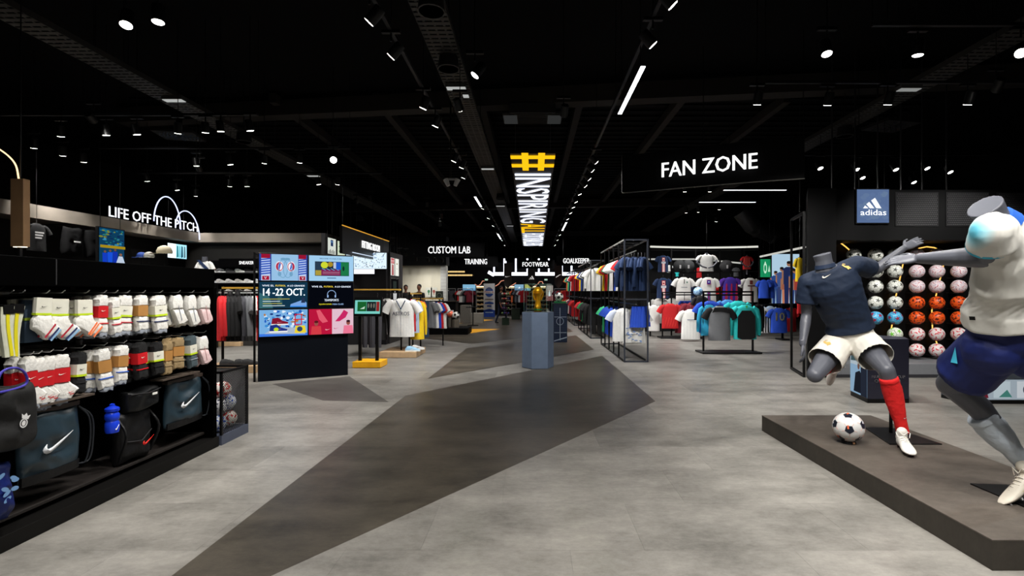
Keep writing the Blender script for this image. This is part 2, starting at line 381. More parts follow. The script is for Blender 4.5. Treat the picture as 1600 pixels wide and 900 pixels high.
# unseen lamps near the viewer, then lamps added to brighten dim displays
BV = 'added to brighten the floor and displays'
for x, y, ax, ay in ((-2.6, -.6, .1, .4), (-.6, .3, 0, .3), (1.8, .3, 0, .3), (3.2, .3, -.1, .3), (2.4, 1.6, .1, .3), (4.6, 2.6, -.2, .2)): lamp(loc=(x, y, 3.6), where=BV, aim=(ax, ay), data=SPOTF if -1 < x < 2 else None)
lamp(loc=(.5, 1.1, 3.6), where=BV, aim=(0, .15), data=SPOTF); lamp(loc=(-1.6, .9, 3.6), where=BV, aim=(.1, .25), data=SPOT); lamp(loc=(1.6, 1.2, 3.6), where=BV, aimat=(2.6, 2.8, 1.2), data=SPOT2); lamp(loc=(1.5, 2.2, 3.6), where=BV, aimat=(2.7, 4.0, .9), data=SPOT2)  # first lamp added for a brighter near floor
lamp(loc=(5.2, 5.6, 3.6), where=BV, aimat=(6.2, 8.4, 1.3), data=SPOT2); lamp(loc=(6.6, 5.6, 3.6), where=BV, aimat=(6.8, 8.4, 1.1), data=SPOT2); lamp(loc=(-5.8, 6.6, 3.6), where=BV, aimat=(-7.2, 11.9, 1.5), data=SPOT2); lamp(loc=(-.6, 5.2, 3.6), where=BV, aimat=(-2.9, 4.6, .3), data=SPOT2); lamp(loc=(-.9, 6.2, 3.6), where=BV, aimat=(.0, 8.9, .8), data=SPOT2); lamp(loc=(.4, 6.4, 3.6), where=BV, aimat=(.1, 8.9, 1.3), data=SPOT2); lamp(loc=(-6.2, 9.3, 3.6), where=BV, aimat=(-6.9, 12, 1.5), data=SPOT2)

# ================================================================== room shell
m = MB(); m.bb((-13, -2.5, -.1), (13, 34, -.004), stone('concrete_vinyl_floor', (78, 76, 73), (144, 141, 136))); floor = struct(m, 'floor')
LIGHT_T = stone('light_concrete_tile', (82, 80, 75), (160, 156, 149), .36); DARK_T = stone('dark_concrete_tile', (36, 33, 29), (94, 87, 76), .34)
DARK_F = stone('faint_dark_tile', (62, 58, 55), (100, 96, 92), .42)
YEL_T = C(225, 160, 25, .5)
def clip(poly, ax, val, keep_less):
    out = []
    for i in range(len(poly)):
        a, b = poly[i], poly[(i+1) % len(poly)]
        ia = (a[ax] <= val) == keep_less or a[ax] == val; ib = (b[ax] <= val) == keep_less or b[ax] == val
        if ia: out.append(a)
        if ia != ib:
            t = (val-a[ax])/(b[ax]-a[ax]); out.append((a[0]+(b[0]-a[0])*t, a[1]+(b[1]-a[1])*t))
    return out
TW, TD = 1.17, .58
_m = MB(); _m.bb((-TW/2+.0005, -TD/2+.0005, -.0035), (TW/2-.0005, TD/2-.0005, 0), LIGHT_T); TILE_ME = _m.mesh('floor_tile', False)
for j in range(13):
    y = 1.15+j*TD
    for i in range(-5, 7):
        x = i*TW+(j % 3)*.39
        if abs(x)-.6 > (y+.3)*1.1: continue
        o = put(TILE_ME, 'floor_tile', floor); o.location = (x, y, 0)
INL = [([(634, 618), (941, 556), (1024, 627), (423, 900), (45, 1072)], DARK_T), ([(668, 592), (729, 544), (900, 524), (928, 546)], DARK_T),
       ([(640, 526), (738, 537), (895, 518), (868, 497), (760, 497)], DARK_T), ([(425, 600), (546, 588), (607, 628), (505, 626)], DARK_F),
       ([(731, 514), (782, 514), (733, 521)], YEL_T), ([(715, 506), (737, 498), (772, 500)], YEL_T)]
for pts, mt in INL:
    wp = [tuple(FL(*p)[:2]) for p in pts]
    for j in range(0, 45):
        y0 = 1.15-TD/2+j*TD; row = clip(clip(wp, 1, y0, False), 1, y0+TD, True) if mt is not YEL_T else (wp if j == 0 else [])
        if len(row) < 3: continue
        for i in range(-8, 8):
            x0 = i*TW+(j % 3)*.39-TW/2
            pc = clip(clip(row, 0, x0, False), 0, x0+TW, True) if mt is not YEL_T else (row if i == 0 else [])
            if len(pc) < 3: continue
            m = MB(); m.prism([(a, b, .0002) for a, b in pc], (0, 0, .001 if mt is not YEL_T else .002), mt); o = m.build('inlay_tile', floor, smooth=False)
m = MB(); m.bb((-13, -2.5, 5.2), (13, 34, 5.3), C(3, 3, 4, .9, spec=.1)); ceiling = struct(m, 'ceiling')
for k in range(60):   # corrugation of the deck between the joists
    y = 9.9+k*.34
    if y < 27: m = MB(); m.bb((-8, y, 5.165), (8, y+.12, 5.2), C(5, 5, 6, .8, spec=.1)); m.build('deck_rib', ceiling, smooth=False)
BEAM = C(40, 37, 35, .8, spec=.2)
for n_, (a, b) in enumerate((((-8.5, 10.35), (8.5, 8.3)), ((-8.5, 21.8), (8.5, 19.8)), ((-8.5, 32), (8.5, 30.6)))):
    a = V((a[0], a[1], 0)); b = V((b[0], b[1], 0)); d = b-a; m = MB()
    m.box((0, 0, 0), (d.length, .30, .30), BEAM); o = struct(m, 'trim_%d' % (n_+1)); o.location = ((a.x+b.x)/2, (a.y+b.y)/2, 4.95); o.rotation_euler = (0, 0, math.atan2(d.y, d.x))
for n_, x in enumerate((-7, -5, -3, -1, .92, 2.87, 4.9, 6.9)):
    m = MB(); m.bb((x-.07, 9.6, 4.98), (x+.07, 30, 5.16), BEAM); struct(m, 'trim_%d' % (n_+4))
WB = C(4, 4, 5, .8, spec=.2)
for nm, a, b in (('wall_left', (-13, -2.5, 0), (-12.85, 34, 5.2)), ('wall_right', (12.85, -2.5, 0), (13, 34, 5.2)), ('wall_back', (-12.85, 33.85, 0), (12.85, 34, 5.2)), ('wall_front', (-12.85, -2.5, 0), (12.85, -2.4, 5.2))):
    m = MB(); m.bb(a, b, WB); struct(m, nm)

# ------------------------------------------------------------------ things on the ceiling
def tray(X, Z, w_, y0, y1, label, mt):
    t = thing('cable_tray', label, 'cable tray', (X, y0, Z), 0, 'perforated cable trays')
    for s in (-1, 1): m = MB(); m.bb((s*w_/2-.004, 0, 0), (s*w_/2+.004, y1-y0, .07), mt); m.build('side_rail', t, smooth=False)
    m = MB(); n = int((y1-y0)/.09)
    for i in range(n): m.bb((-w_/2, i*.09, 0), (w_/2, i*.09+.058, .003), mt)
    for q in (-.3, 0, .3): m.bb((q*w_-.012, 0, .003), (q*w_+.012, y1-y0, .005), mt)
    m.build('perforated_floor', t, smooth=False, kind='stuff')
    for i in range(6):
        y = (y1-y0)*(i+.5)/6
        m = MB(); m.tube([(-w_/2, y, 0), (-w_/2, y, 5.2-Z)], .005, BLACKM, 5); m.tube([(w_/2, y, 0), (w_/2, y, 5.2-Z)], .005, BLACKM, 5); m.build('hanger_rod', t)
TR = C(62, 60, 58, .5, .5)
tray(-1.05, 4.2, .34, 1.6, 29, 'perforated cable tray running above the middle of the aisle', TR)
tray(-5.4, 4.2, .36, 4.5, 27, 'perforated cable tray running above the sneaker corner', TR)
tray(5.4, 4.2, .36, 4, 24, 'perforated cable tray running above the ball wall', TR)
def bulk(px, py, Z, wd, ht, l, s=.55, cat='emergency light'):
    Y = FC*(Z-HC)/(CY-py); t = thing('emergency_light', l, cat, ((px-CX)/FC*Y, Y, Z), 0, 'ceiling emergency lights')
    m = MB(); m.bb((-wd/2, -.06, 0), (wd/2, .06, .05), C(70, 70, 70)); m.build('housing', t, .004); m = MB(); m.bb((-wd/2+.01, -.05, -.008), (wd/2-.01, .05, .001), E(225, 228, 225, s)); m.build('diffuser', t)
bulk(272, 157, 4.15, .3, .05, 'small white emergency light under the left cable tray, near one')
bulk(490, 275, 4.15, .3, .05, 'small white emergency light under the left cable tray, far one')
bulk(713, 138, 4.15, .28, .05, 'white emergency light across the middle cable tray, nearest')
bulk(728, 150, 4.15, .1, .05, 'little white square box on the middle cable tray')
bulk(762, 264, 4.15, .3, .05, 'white emergency light across the middle cable tray, second')
bulk(782, 322, 4.15, .3, .05, 'white emergency light across the middle cable tray, third')
bulk(797, 353, 4.15, .3, .05, 'white emergency light across the middle cable tray, farthest')
bulk(1420, 140, 4.15, .3, .05, 'small white emergency light under the right cable tray', .3)
for px, l in ((798, 'left dim square ceiling panel before the hanging slogan'), (866, 'right dim square ceiling panel before the hanging slogan')):
    Z = 4.6; Y = FC*(Z-HC)/(CY-187); t = thing('ceiling_panel', l, 'ceiling panel', ((px-CX)/FC*Y, Y, Z), 0, 'dim ceiling panels')
    m = MB(); m.bb((-.14, -.24, 0), (.14, .24, .03), C(60, 60, 60)); m.build('frame', t); m = MB(); m.bb((-.125, -.225, -.006), (.125, .225, .001), E(120, 122, 122, .14)); m.build('panel', t)
    m = MB(); m.tube([(0, 0, .03), (0, 0, .6)], .01, BLACKM); m.build('suspension_rod', t)
t = thing('air_conditioner', 'black ceiling air conditioner cassette between two dim panels', 'air conditioner', (0, 9.45, 4.62))
m = MB(); m.bb((-.42, -.3, 0), (.42, .3, .2), C(24, 24, 25)); m.build('housing', t, .01)
for k in range(7): m = MB(); m.box((0, -.24+k*.08, -.01), (.7, .03, .01), C(34, 34, 35)); m.build('slat', t)
m = MB(); m.tube([(0, 0, .2), (0, 0, .58)], .03, BLACKM); m.build('mount', t)
for px, py, l, c_ in ((280, 213, 'square ceiling air diffuser left of the left cable tray', (52, 66, 84)), (1392, 198, 'square ceiling air diffuser right of the fan sign', (50, 50, 58))):
    Z = 4.4; Y = FC*(Z-HC)/(CY-py); t = thing('air_diffuser', l, 'air vent', ((px-CX)/FC*Y, Y, Z), .2)
    m = MB(); m.bb((-.36, -.3, 0), (.36, .3, .05), C(20, 20, 22)); m.bb((-.04, -.04, .05), (.04, .04, .8), BLACKM); m.build('frame', t)
    for r_ in (.06, .12, .18, .24, .29):
        for k in range(12):
            a = 2*PI*k/12+r_*9; m = MB(); m.box((r_*1.1*math.cos(a), r_*.9*math.sin(a), -.006), (.05, .018, .012), C(*c_), Matrix.Rotation(a+1.1, 3, 'Z')); m.build('vane', t)
for px, py, l in ((381, 222, 'round black loudspeaker hanging by the left cable tray'), (674, 18, 'round black loudspeaker under the near end of the middle tray'), (701, 108, 'second round loudspeaker under the middle tray'), (562, 345, 'round black loudspeaker hanging before the fitting room sign'), (782, 311, 'far round loudspeaker under the middle tray'), (1320, 213, 'round black loudspeaker hanging over the ball wall')):
    Z = 4.05; Y = FC*(Z-HC)/(CY-py); t = thing('hanging_loudspeaker', l, 'loudspeaker', ((px-CX)/FC*Y, Y, Z), 0, 'round ceiling loudspeakers')
    m = MB(); m.lathe([(.03, .2), (.11, .17), (.13, .02), (.135, 0), (.12, -.002), (.06, .03)], (0, 0, 0), C(22, 22, 23)); m.build('housing', t)
    m = MB(); m.lathe([(.135, -.004), (.135, .006), (.12, .006), (.12, -.004)], (0, 0, 0), C(60, 60, 60)); m.build('rim', t)
    m = MB(); m.tube([(0, 0, .2), (0, 0, 1.15)], .008, BLACKM); m.build('suspension_rod', t)
# twin white cameras on a drop pole
q = P(706, 283, 8.2); t = thing('camera_cluster', 'twin white devices on a pole hanging beside the left aisle track', 'camera', q)
m = MB(); m.tube([(-.02, 0, .02), (-.02, 0, 5.2-q.z)], .014, BLACKM); m.build('pole', t)
for s in (-1, 1):
    m = MB(); m.tube([(s*.1, 0, .03), (s*.1-s*.045, -.01, -.08)], [.045, .03], C(190, 190, 190, .4)); m.build('camera_head', t)
m = MB(); m.box((0, 0, .03), (.12, .03, .03), C(150, 150, 150)); m.build('bracket', t)
# big duct at the far right
t = thing('air_duct', 'round steel air duct curving down behind the fan sign', 'duct', (0, 0, 0))
m = MB(); m.tube([P(1158, 330, 17), P(1175, 352, 17), P(1205, 366, 17.5), P(1240, 352, 18), P(1290, 320, 19)], .3, C(70, 70, 72, .4, .6), 16); m.build('duct_pipe', t)
for k, (a, b, c_) in enumerate(((1180, 356, 17.1), (1205, 366, 17.5), (1232, 356, 17.9))):
    m = MB(); p = P(a, b, c_); m.tube([p-V((.04, 0, 0)), p+V((.04, 0, 0))], .325, C(90, 90, 92, .4, .6), 16); m.build('duct_collar', t)

for px, py, Y in ((1175, 352, 17), (1240, 352, 18), (1285, 322, 18.9)):
    p = P(px, py, Y); m = MB(); m.tube([p, V((p.x, p.y, 5.2))], .01, BLACKM, 6); m.build('duct_hanger', t)

# ------------------------------------------------------------------ hanging slogan panel
A = V(((797-CX)/FC*9.9, 9.9, HC+215/FC*9.9)); B = V(((868-CX)/FC*9.9, 9.9, A.z)); Y2 = 22.0; D = V(((817-CX)/FC*Y2, Y2, HC+71/FC*Y2))
t = thing('slogan_panel', 'long illuminated slogan panel hanging over the aisle, yellow and white letters', 'sign', A)
Lg = (D-A).length; wd = B.x-A.x; T = frame((0, 0, 0), (D-A), v=(1, 0, 0))
T = Matrix([[0, 1, 0, 0], [0, 0, 0, 0], [0, 0, 0, 0], [0, 0, 0, 1]]); du = (D-A).normalized(); T = Matrix.Identity(4)
dv = V((-1, 0, 0)); dn = du.cross(dv)
for i in range(3): T[i][0] = du[i]; T[i][1] = dv[i]; T[i][2] = dn[i]; T[i][3] = 0
m = MB(); m.T = T; m.box((Lg/2, -wd/2, .035 if dn.z > 0 else -.035), (Lg, wd, .06), C(18, 18, 24, .4)); m.build('panel', t)
sg = -1 if dn.z > 0 else 1
if sg < 0:   # face the print down: mirror by swapping the across axis
    dv = V((1, 0, 0)); dn = du.cross(dv)
    for i in range(3): T[i][1] = dv[i]; T[i][2] = dn[i]
ys = 0 if dv.x > 0 else -wd
W1 = E(235, 240, 255, 1.6); Y1_ = E(255, 190, 20, 1.2)
m = MB(); m.T = T; m.L = 12
for k in range(2): m.rect(.10+k*.55, ys, .32+k*.55, ys+wd, Y1_)
for k in (.25, .62): m.rect(-.06, ys+k*wd, 1.1, ys+(k+.15)*wd, Y1_)
m.text('INSPIRING', 1.35, ys+.03, 5.6, wd-.06, W1); m.text('ALL', 7.15, ys+.03, 1.7, wd-.06, Y1_); m.text('FOOTBALLERS', 9.0, ys+.03, 3.1, wd-.06, W1)
m.build('lettering', t, fix=False)
for x, y in ((.1, .1), (.1, wd-.1), (Lg*.5, .1), (Lg*.5, wd-.1), (Lg-.2, .1), (Lg-.2, wd-.1)):
    p = du*x+V((y, 0, 0)); m = MB(); m.tube([p, V((p.x, p.y, 5.2-A.z))], .004, STEEL, 5); m.build('suspension_wire', t)

# ------------------------------------------------------------------ hanging name signs
def sign(label, s, pa, pb, Y, pad=(.5, .2), name='hanging_sign', mat=None, bright=1.25, rods=True, u=(1, 0, 0), back=True):
    """pa, pb: lower left and upper right pixel of the lettering, standing at depth Y"""
    a = P(pa[0], pa[1], Y); b = P(pb[0], pb[1], Y); wd, h = b.x-a.x, b.z-a.z
    t = thing(name, label, 'sign', a, 0, 'hanging department signs')
    if back:
        m = MB(); m.bb((-pad[0], .012, -pad[1]), (wd+pad[0], .07, h+pad[1]), PANEL); m.build('panel', t)
    m = MB(); m.T = frame((0, -.01, 0), u); m.text(s, 0, 0, wd, h, mat or E(255, 255, 255, bright), .006); m.build('lettering', t)
    if rods:
        for x in (0, wd): m = MB(); m.tube([(x, .04, h+pad[1]), (x, .04, 5.2-a.z)], .006, BLACKM, 5); m.build('suspension_rod', t)
    return t
sign('hanging black sign reading CUSTOM LAB in white capitals', 'CUSTOM LAB', (669, 396), (735, 385), 16.5, (.45, .12))
sign('hanging black sign reading TRAINING', 'TRAINING', (726, 413), (761, 404.5), 23, (.5, .12))
sign('hanging black sign reading FOOTWEAR at the end of the aisle', 'FOOTWEAR', (816.5, 416.5), (857, 409.5), 25, (.3, .1))
sign('hanging black sign reading GOALKEEPER above the tall racks', 'GOALKEEPER', (880, 411.5), (921, 403.5), 22, (.3, .1))
sign('small sign reading SNEAKERS above the shoe shelves', 'SNEAKERS', (374, 413), (399, 408), 11.9, (.5, .06), rods=False, name='shelf_sign')
# FAN ZONE on a gently curved fascia
cv = [P(972, 301, 8.36), P(1010, 297.5, 8.2), P(1050, 294, 8.03), P(1100, 290, 7.82), P(1150, 286, 7.62), P(1205, 282, 7.44), P(1257, 279, 7.3)]
cv = [V((p.x, p.y+(.0), 3.0)) for p in cv]
t = thing('fan_sign', 'wide black fascia with white lettering FAN ZONE hanging over the fan racks', 'sign', cv[0])
m = MB(); o0 = cv[0]
m.loft([[p-o0+V((0, 0, 0)), p-o0+V((0, .05, 0)), p-o0+V((0, .05, .62)), p-o0+V((0, 0, .62))] for p in cv], C(6, 6, 7, .7, spec=.1)); m.build('fascia', t)
m = MB(); m.tube([p-o0+V((0, -.005, -.005)) for p in cv], .008, C(120, 118, 112, .4, .5), 6); m.build('lower_edge', t)
a = P(1033, 279, 8.06); b = P(1181, 272, 7.46); u_ = V((b.x-a.x, b.y-a.y, 0)); a.z = 3.175
m = MB(); m.T = frame(a-o0+V((0, -.05, 0)), u_); m.text('FAN ZONE', 0, 0, u_.length, .235, E(255, 255, 255, 1.4), .008); m.build('lettering', t)
for p in (cv[0], cv[3], cv[6]): m = MB(); m.tube([p-o0+V((0, .03, .62)), p-o0+V((0, .03, 2.2))], .006, BLACKM, 5); m.build('suspension_rod', t)

# ================================================================== sock wall (left gondola)
GX, GB = -2.73, -3.15
G = thing('gondola', 'tall black gondola wall full of socks and bags on the left', 'shelving unit', (GX, 1.6, 0))
GY0, GY1 = 0.0, 2.75      # local y, 1.6 .. 4.35
GM = C(1, 1, 1, .7, var=.3, scale=4, spec=.02); GE = C(14, 13, 12, .5, spec=.15)
def gp(name, a, b, mt=GM, bevel=.003): m = MB(); m.bb(a, b, mt); return m.build(name, G, bevel, smooth=False)
gp('plinth', (-.9, GY0, 0), (0, GY1, .085), GE); gp('back_panel', (-.47, GY0, .085), (-.43, GY1, 1.5)); gp('top_shelf', (-.5, GY0, 1.38), (-.04, GY1, 1.54))
gp('end_panel', (-.5, GY1-.045, .085), (-.02, GY1, 1.38)); gp('lower_shelf', (-.43, GY0, .115), (-.1, GY1, .135), C(34, 30, 28, .5))
for y in (.9, 1.8): gp('upright', (-.43, y-.02, .135), (-.40, y+.02, 1.38), C(22, 22, 24))
for z in (1.34, .995, .66): gp('hook_rail', (-.425, GY0, z-.02), (-.40, GY1-.05, z+.02), C(20, 20, 22))
gp('seam_strip', (-.043, 1.3, 1.385), (-.036, 1.306, 1.535), C(40, 40, 42))

def pillow(mb, pts, t, mat, bulge=.78):
    """closed cushion like slab from an outline in the (y,z) plane, bulging along x"""
    n = len(pts); cy = sum(p[0] for p in pts)/n; cz = sum(p[1] for p in pts)/n
    def rg(s, x): return [V((x, cy+(p[0]-cy)*s, cz+(p[1]-cz)*s)) for p in pts]
    mb.loft([rg(.5, -t/2), rg(bulge, -t*.46), rg(.97, -t*.22), rg(1, 0), rg(.97, t*.22), rg(bulge, t*.46), rg(.5, t/2)], mat)
def subdiv(pts, k=3, j=.0, seed=1):
    rnd = random.Random(seed); out = []
    for i in range(len(pts)):
        a, b = pts[i], pts[(i+1) % len(pts)]
        for q in range(k): out.append((a[0]+(b[0]-a[0])*q/k+rnd.uniform(-j, j), a[1]+(b[1]-a[1])*q/k+rnd.uniform(-j, j)))
    return out
SW = C(228, 226, 220, .95, bump=.4, scale=60); SGREY = C(140, 146, 156, .95, bump=.4, scale=60); SPINK = C(226, 196, 196, .95, bump=.4, scale=60); SBLK = C(20, 20, 21, .95, bump=.4, scale=60)
SKH = C(150, 128, 92, .95, bump=.4, scale=60); CARD = C(222, 220, 205, .6); LIME = C(190, 215, 30, .6); TAN = C(172, 122, 62, .7); REDB = C(196, 18, 28, .6); SNAVY = C(30, 44, 90, .9)
def band(mb, y0, y1, z0, z1, t, mat): mb.loft([[V((x, y, z)) for x, y in ((t/2, y0+.006), (t/2+.003, (y0+y1)/2), (t/2, y1-.006), (0, y1), (-t/2, y1-.006), (-t/2, y0+.006), (0, y0))] for z in (z0, z1)], mat)
SOCKC = {}
def sock_meshes(kind, wdt=.1):
    """list of (part name, mesh) of a pack hanging from z=0 at the hook, facing +x, width along y"""
    k = (kind, wdt)
    if k in SOCKC: return SOCKC[k]
    w_ = wdt; out = []; h = w_/2
    def part(name, f): m = MB(); f(m); out.append((name, m.mesh(name)))
    if kind.startswith('ankle'):
        leg = SW
        part('header_card', lambda m: band(m, -h, h, -.095, -.0, .03, CARD)); part('card_stripe', lambda m: band(m, -h-.001, h+.001, -.098, -.086, .034, LIME))
        part('logo', lambda m: (setattr(m, 'T', frame((.021, -.02, -.055), (0, 1, 0))), m.shape(SWOOSH, 0, 0, .036, .02, BLACKM)))
        foot = [(-h*.8, -.09), (h*.85, -.09), (h*1.2, -.14), (h*2.1, -.165), (h*2.35, -.19), (h*1.3, -.235), (h*.4, -.235), (-h*.2, -.2), (-h*1.1, -.175), (-h*1.15, -.13)]
        part('socks', lambda m: pillow(m, subdiv(foot, 3, .002), .05, leg))
        c3 = (C(170, 30, 50, .9), SW, SNAVY, C(140, 180, 215, .9)) if kind == 'ankle_multi' else (C(230, 110, 60, .9), C(235, 130, 80, .9), SW, C(232, 120, 70, .9))
        def st(m):
            for i, c in enumerate(c3):
                if c is SW: continue
                a = (h*(1.28+i*.22), -.148-i*.010); b = (h*(.18+i*.22), -.222-i*.006)
                d = V((0, b[0]-a[0], b[1]-a[1])); n_ = V((0, -d.z, d.y)).normalized()*.0045
                p = [V((.023, a[0], a[1]))-n_, V((.023, a[0], a[1]))+n_, V((.023, b[0], b[1]))+n_, V((.023, b[0], b[1]))-n_]
                m.prism(p, (.004, 0, 0), c)
        part('cuff_stripes', st)
    elif kind.startswith('crew') or kind.startswith('low'):
        body, bnd, line = {'crew_red': (SW, REDB, REDB), 'crew_lime': (SW, CARD, C(180, 30, 50, .9)), 'crew_lime_navy': (SW, CARD, SNAVY), 'crew_tan': (SW, TAN, SNAVY), 'crew_tan_blue': (SW, TAN, C(40, 90, 190, .9)), 'crew_black_red': (SBLK, REDB, REDB),
                           'crew_black_lime': (SBLK, CARD, SBLK), 'crew_khaki': (SKH, TAN, SKH), 'crew_teal': (C(70, 84, 90, .9), CARD, SGREY), 'low_red': (SW, REDB, REDB)}[kind]
        top = [(-h*.9, -.07), (-h*.95, -.02), (-h*.7, .012), (-h*.35, 0), (-.0, .018), (h*.4, .002), (h*.75, .014), (h*.98, -.02), (h*.9, -.07)]
        part('bunched_tops', lambda m: pillow(m, subdiv(top, 3, .003, 3), .06, body))
        part('paper_band', lambda m: band(m, -h, h, -.135, -.06, .052, bnd))
        if bnd is CARD: part('band_stripe', lambda m: band(m, -h-.001, h+.001, -.135, -.122, .055, LIME))
        lc = BLACKM if bnd is CARD else C(240, 235, 225)
        if bnd is not TAN: part('logo', lambda m: (setattr(m, 'T', frame((.031, -.02, -.095), (0, 1, 0))), m.shape(SWOOSH, 0, 0, .038, .02, lc)))
        if kind == 'low_red':
            bt = [(-h*.9, -.13), (h*.9, -.13), (h*2.1, -.18), (h*1.2, -.235), (h*.3, -.235), (-h*.6, -.22), (-h*1.2, -.18)]
            part('socks', lambda m: pillow(m, subdiv(bt, 3, .002), .05, SW)); part('heels', lambda m: pillow(m, subdiv([(-h*1.0, -.2), (h*1.0, -.22), (h*.9, -.25), (0, -.262), (-h*.7, -.24)], 3, .003), .045, SGREY))
            part('crest', lambda m: (setattr(m, 'T', frame((.027, h*.75, -.2), (0, 1, .2), v=(0, -.2, 1))), m.shape(SWOOSH, 0, 0, .03, .02, REDB), m.rect(.004, -.01, .024, -.005, REDB)))
        else:
            bt = [(-h*.85, -.125), (h*.85, -.125), (h*1.1, -.17), (h*1.25, -.235), (h*.5, -.242), (-h*.2, -.236), (-h*.75, -.245), (-h*.95, -.18)]
            part('socks', lambda m: pillow(m, subdiv(bt, 3, .002, 5), .052, body))
            part('line', lambda m: band(m, -h*.95, h*1.12, -.176, -.169, .055, line))
            if body is SW: part('heels', lambda m: pillow(m, subdiv([(-h*.7, -.225), (h*1.1, -.225), (h*1.05, -.262), (h*.4, -.25), (-.0, -.266), (-h*.6, -.255)], 2, .003), .045, SGREY))
    elif kind in ('plain', 'pink', 'dark'):
        b_ = {'plain': SW, 'pink': SPINK, 'dark': C(58, 72, 84, .9)}[kind]
        up_ = [(-h*.9, -.11), (-h, -.03), (-h*.7, .01), (0, .004), (h*.7, .012), (h*.95, -.03), (h*.9, -.11)]
        lo = [(-h*.85, -.1), (h*.85, -.1), (h*1.3, -.16), (h*1.7, -.21), (h*.8, -.24), (0, -.235), (-h*.4, -.18)]
        part('cuffs', lambda m: pillow(m, subdiv(up_, 3, .003, 8), .06, SW if kind != 'dark' else b_)); part('socks', lambda m: pillow(m, subdiv(lo, 3, .003, 9), .055, b_))
        part('fold_lines', lambda m: m.prism([(.026, -h*.2, -.02), (.026, -h*.12, -.02), (.028, h*.5, -.2), (.028, h*.4, -.2)], (.003, 0, 0), C(196, 150, 150, .9) if kind == 'pink' else SGREY))
    elif kind == 'long':
        w2 = .06
        for i in range(2):
            def f(m, i=i):
                y0 = -w2/2+i*w2*.5
                m.loft([[V((x, y0+math.sin(z*14+i)*.008+dy, z)) for x, dy in ((.012, 0), (.016, w2*.22), (.012, w2*.45), (-.012, w2*.45), (-.012, 0))] for z in [-.03-.04*q for q in range(8)]], C(206, 208, 186, .9, bump=.4))
            part('long_sock', f)
        part('cuff', lambda m: band(m, -w2/2-.002, w2/2+.002, -.07, -.02, .034, BLACKM))
        part('yellow_stripe', lambda m: m.loft([[V((x, math.sin(z*14)*.008+dy, z)) for x, dy in ((.017, -.006), (.017, .01), (.010, .01), (.010, -.006))] for z in [-.06-.035*q for q in range(8)]], C(222, 210, 20, .8)))
    SOCKC[k] = out; return out
def gondola_y(px, X): return FC*(-X)/(CX-px)
def sock_row(items, ztop, rowname):
    for px, kind, wdt, look, n in items:
        X = -2.80; Y = gondola_y(px, X)
        hk = MB(); hk.tube([(-.33, Y-1.6, ztop+.035), (-.05, Y-1.6, ztop+.035), (-.03, Y-1.6, ztop+.05)], .003, STEEL, 6); hk.build('hook', G)
        for b in range(n):
            ms = sock_meshes(kind, wdt)
            lab = '%s, %s row' % (look, rowname) if b == 0 else '%s behind the %s, %s row' % (['', 'second pack', 'third pack'][b], look, rowname)
            t = thing('sock_pack', lab[:120], 'socks', (X-.062*b, Y-.012*b, ztop-.004*b+.004*((int(px)*7) % 5-2)), random.uniform(-.22, .12)-.12, '%s sock row' % rowname)
            for nm, me in ms: put(me, nm, t)
            t.scale = (1, 1.02 if kind == 'low_red' else .88, random.uniform(.95, 1.04)*(1.14 if kind == 'low_red' else 1)); t.rotation_euler[0] = random.uniform(-.08, .08)
sock_row([(10, 'long', .06, 'long pale socks with yellow stripe, leftmost', 2), (28, 'long', .06, 'long pale socks with yellow stripe, beside the dark packs', 2),
          (67, 'ankle_multi', .10, 'white ankle socks with striped cuff and half hidden card', 3), (91, 'ankle_multi', .115, 'white ankle socks with red and navy cuff, wide card', 3),
          (130, 'ankle_orange', .115, 'white ankle socks with orange cuff', 3), (157, 'crew_red', .085, 'white crew socks in a red band', 3), (175, 'crew_lime', .08, 'white crew socks with narrow card and red line', 2),
          (194, 'crew_lime', .11, 'white crew socks with red line and small red print', 3), (219, 'crew_tan', .10, 'white crew socks in a tan band with navy line', 3),
          (246, 'crew_lime_navy', .13, 'white crew socks with card and navy line', 3), (274, 'plain', .12, 'plain white socks, left pair', 3), (296, 'plain', .12, 'plain white socks, right pair', 3), (318, 'pink', .13, 'pale pink socks at the end', 3)], 1.305, 'upper')
sock_row([(42, 'low_red', .07, 'white low socks in red band, leftmost and darkest', 2), (55, 'low_red', .085, 'white low socks in red band, second from the left', 2), (73, 'low_red', .07, 'white low socks in red band, third from the left', 2), (93, 'low_red', .095, 'white low socks in red band with red crest, biggest', 3),
          (123, 'crew_black_lime', .085, 'black socks with white card, left', 2), (158, 'crew_tan_blue', .10, 'white socks in tan band with blue line, left', 3), (189, 'crew_tan_blue', .10, 'white socks in tan band with blue line, right', 3),
          (217, 'crew_black_red', .11, 'black socks in a red band', 3), (243, 'crew_black_lime', .10, 'black socks with white card, right', 2), (260, 'crew_khaki', .09, 'khaki camouflage socks, left', 2), (277, 'crew_khaki', .11, 'khaki camouflage socks, right', 2),
          (297, 'crew_teal', .10, 'dark teal socks with white card', 2), (315, 'pink', .12, 'pale pink and grey socks at the end', 3)], .965, 'lower')
# dark blue socks between the long ones and the white ones
for px in (44, 52):
    Y = gondola_y(px, -2.86); t = thing('sock_pack', nth('darksock', 'first ')+'dark blue sock pack with green band beside the striped white ones', 'socks', (-2.86, Y, 1.3), -.1, 'upper sock row')
    m = MB(); band(m, -.04, .04, -.24, 0, .04, C(40, 56, 72, .9)); m.build('socks', t); m = MB(); band(m, -.041, .041, -.115, -.10, .044, C(120, 140, 20)); m.build('band_stripe', t)
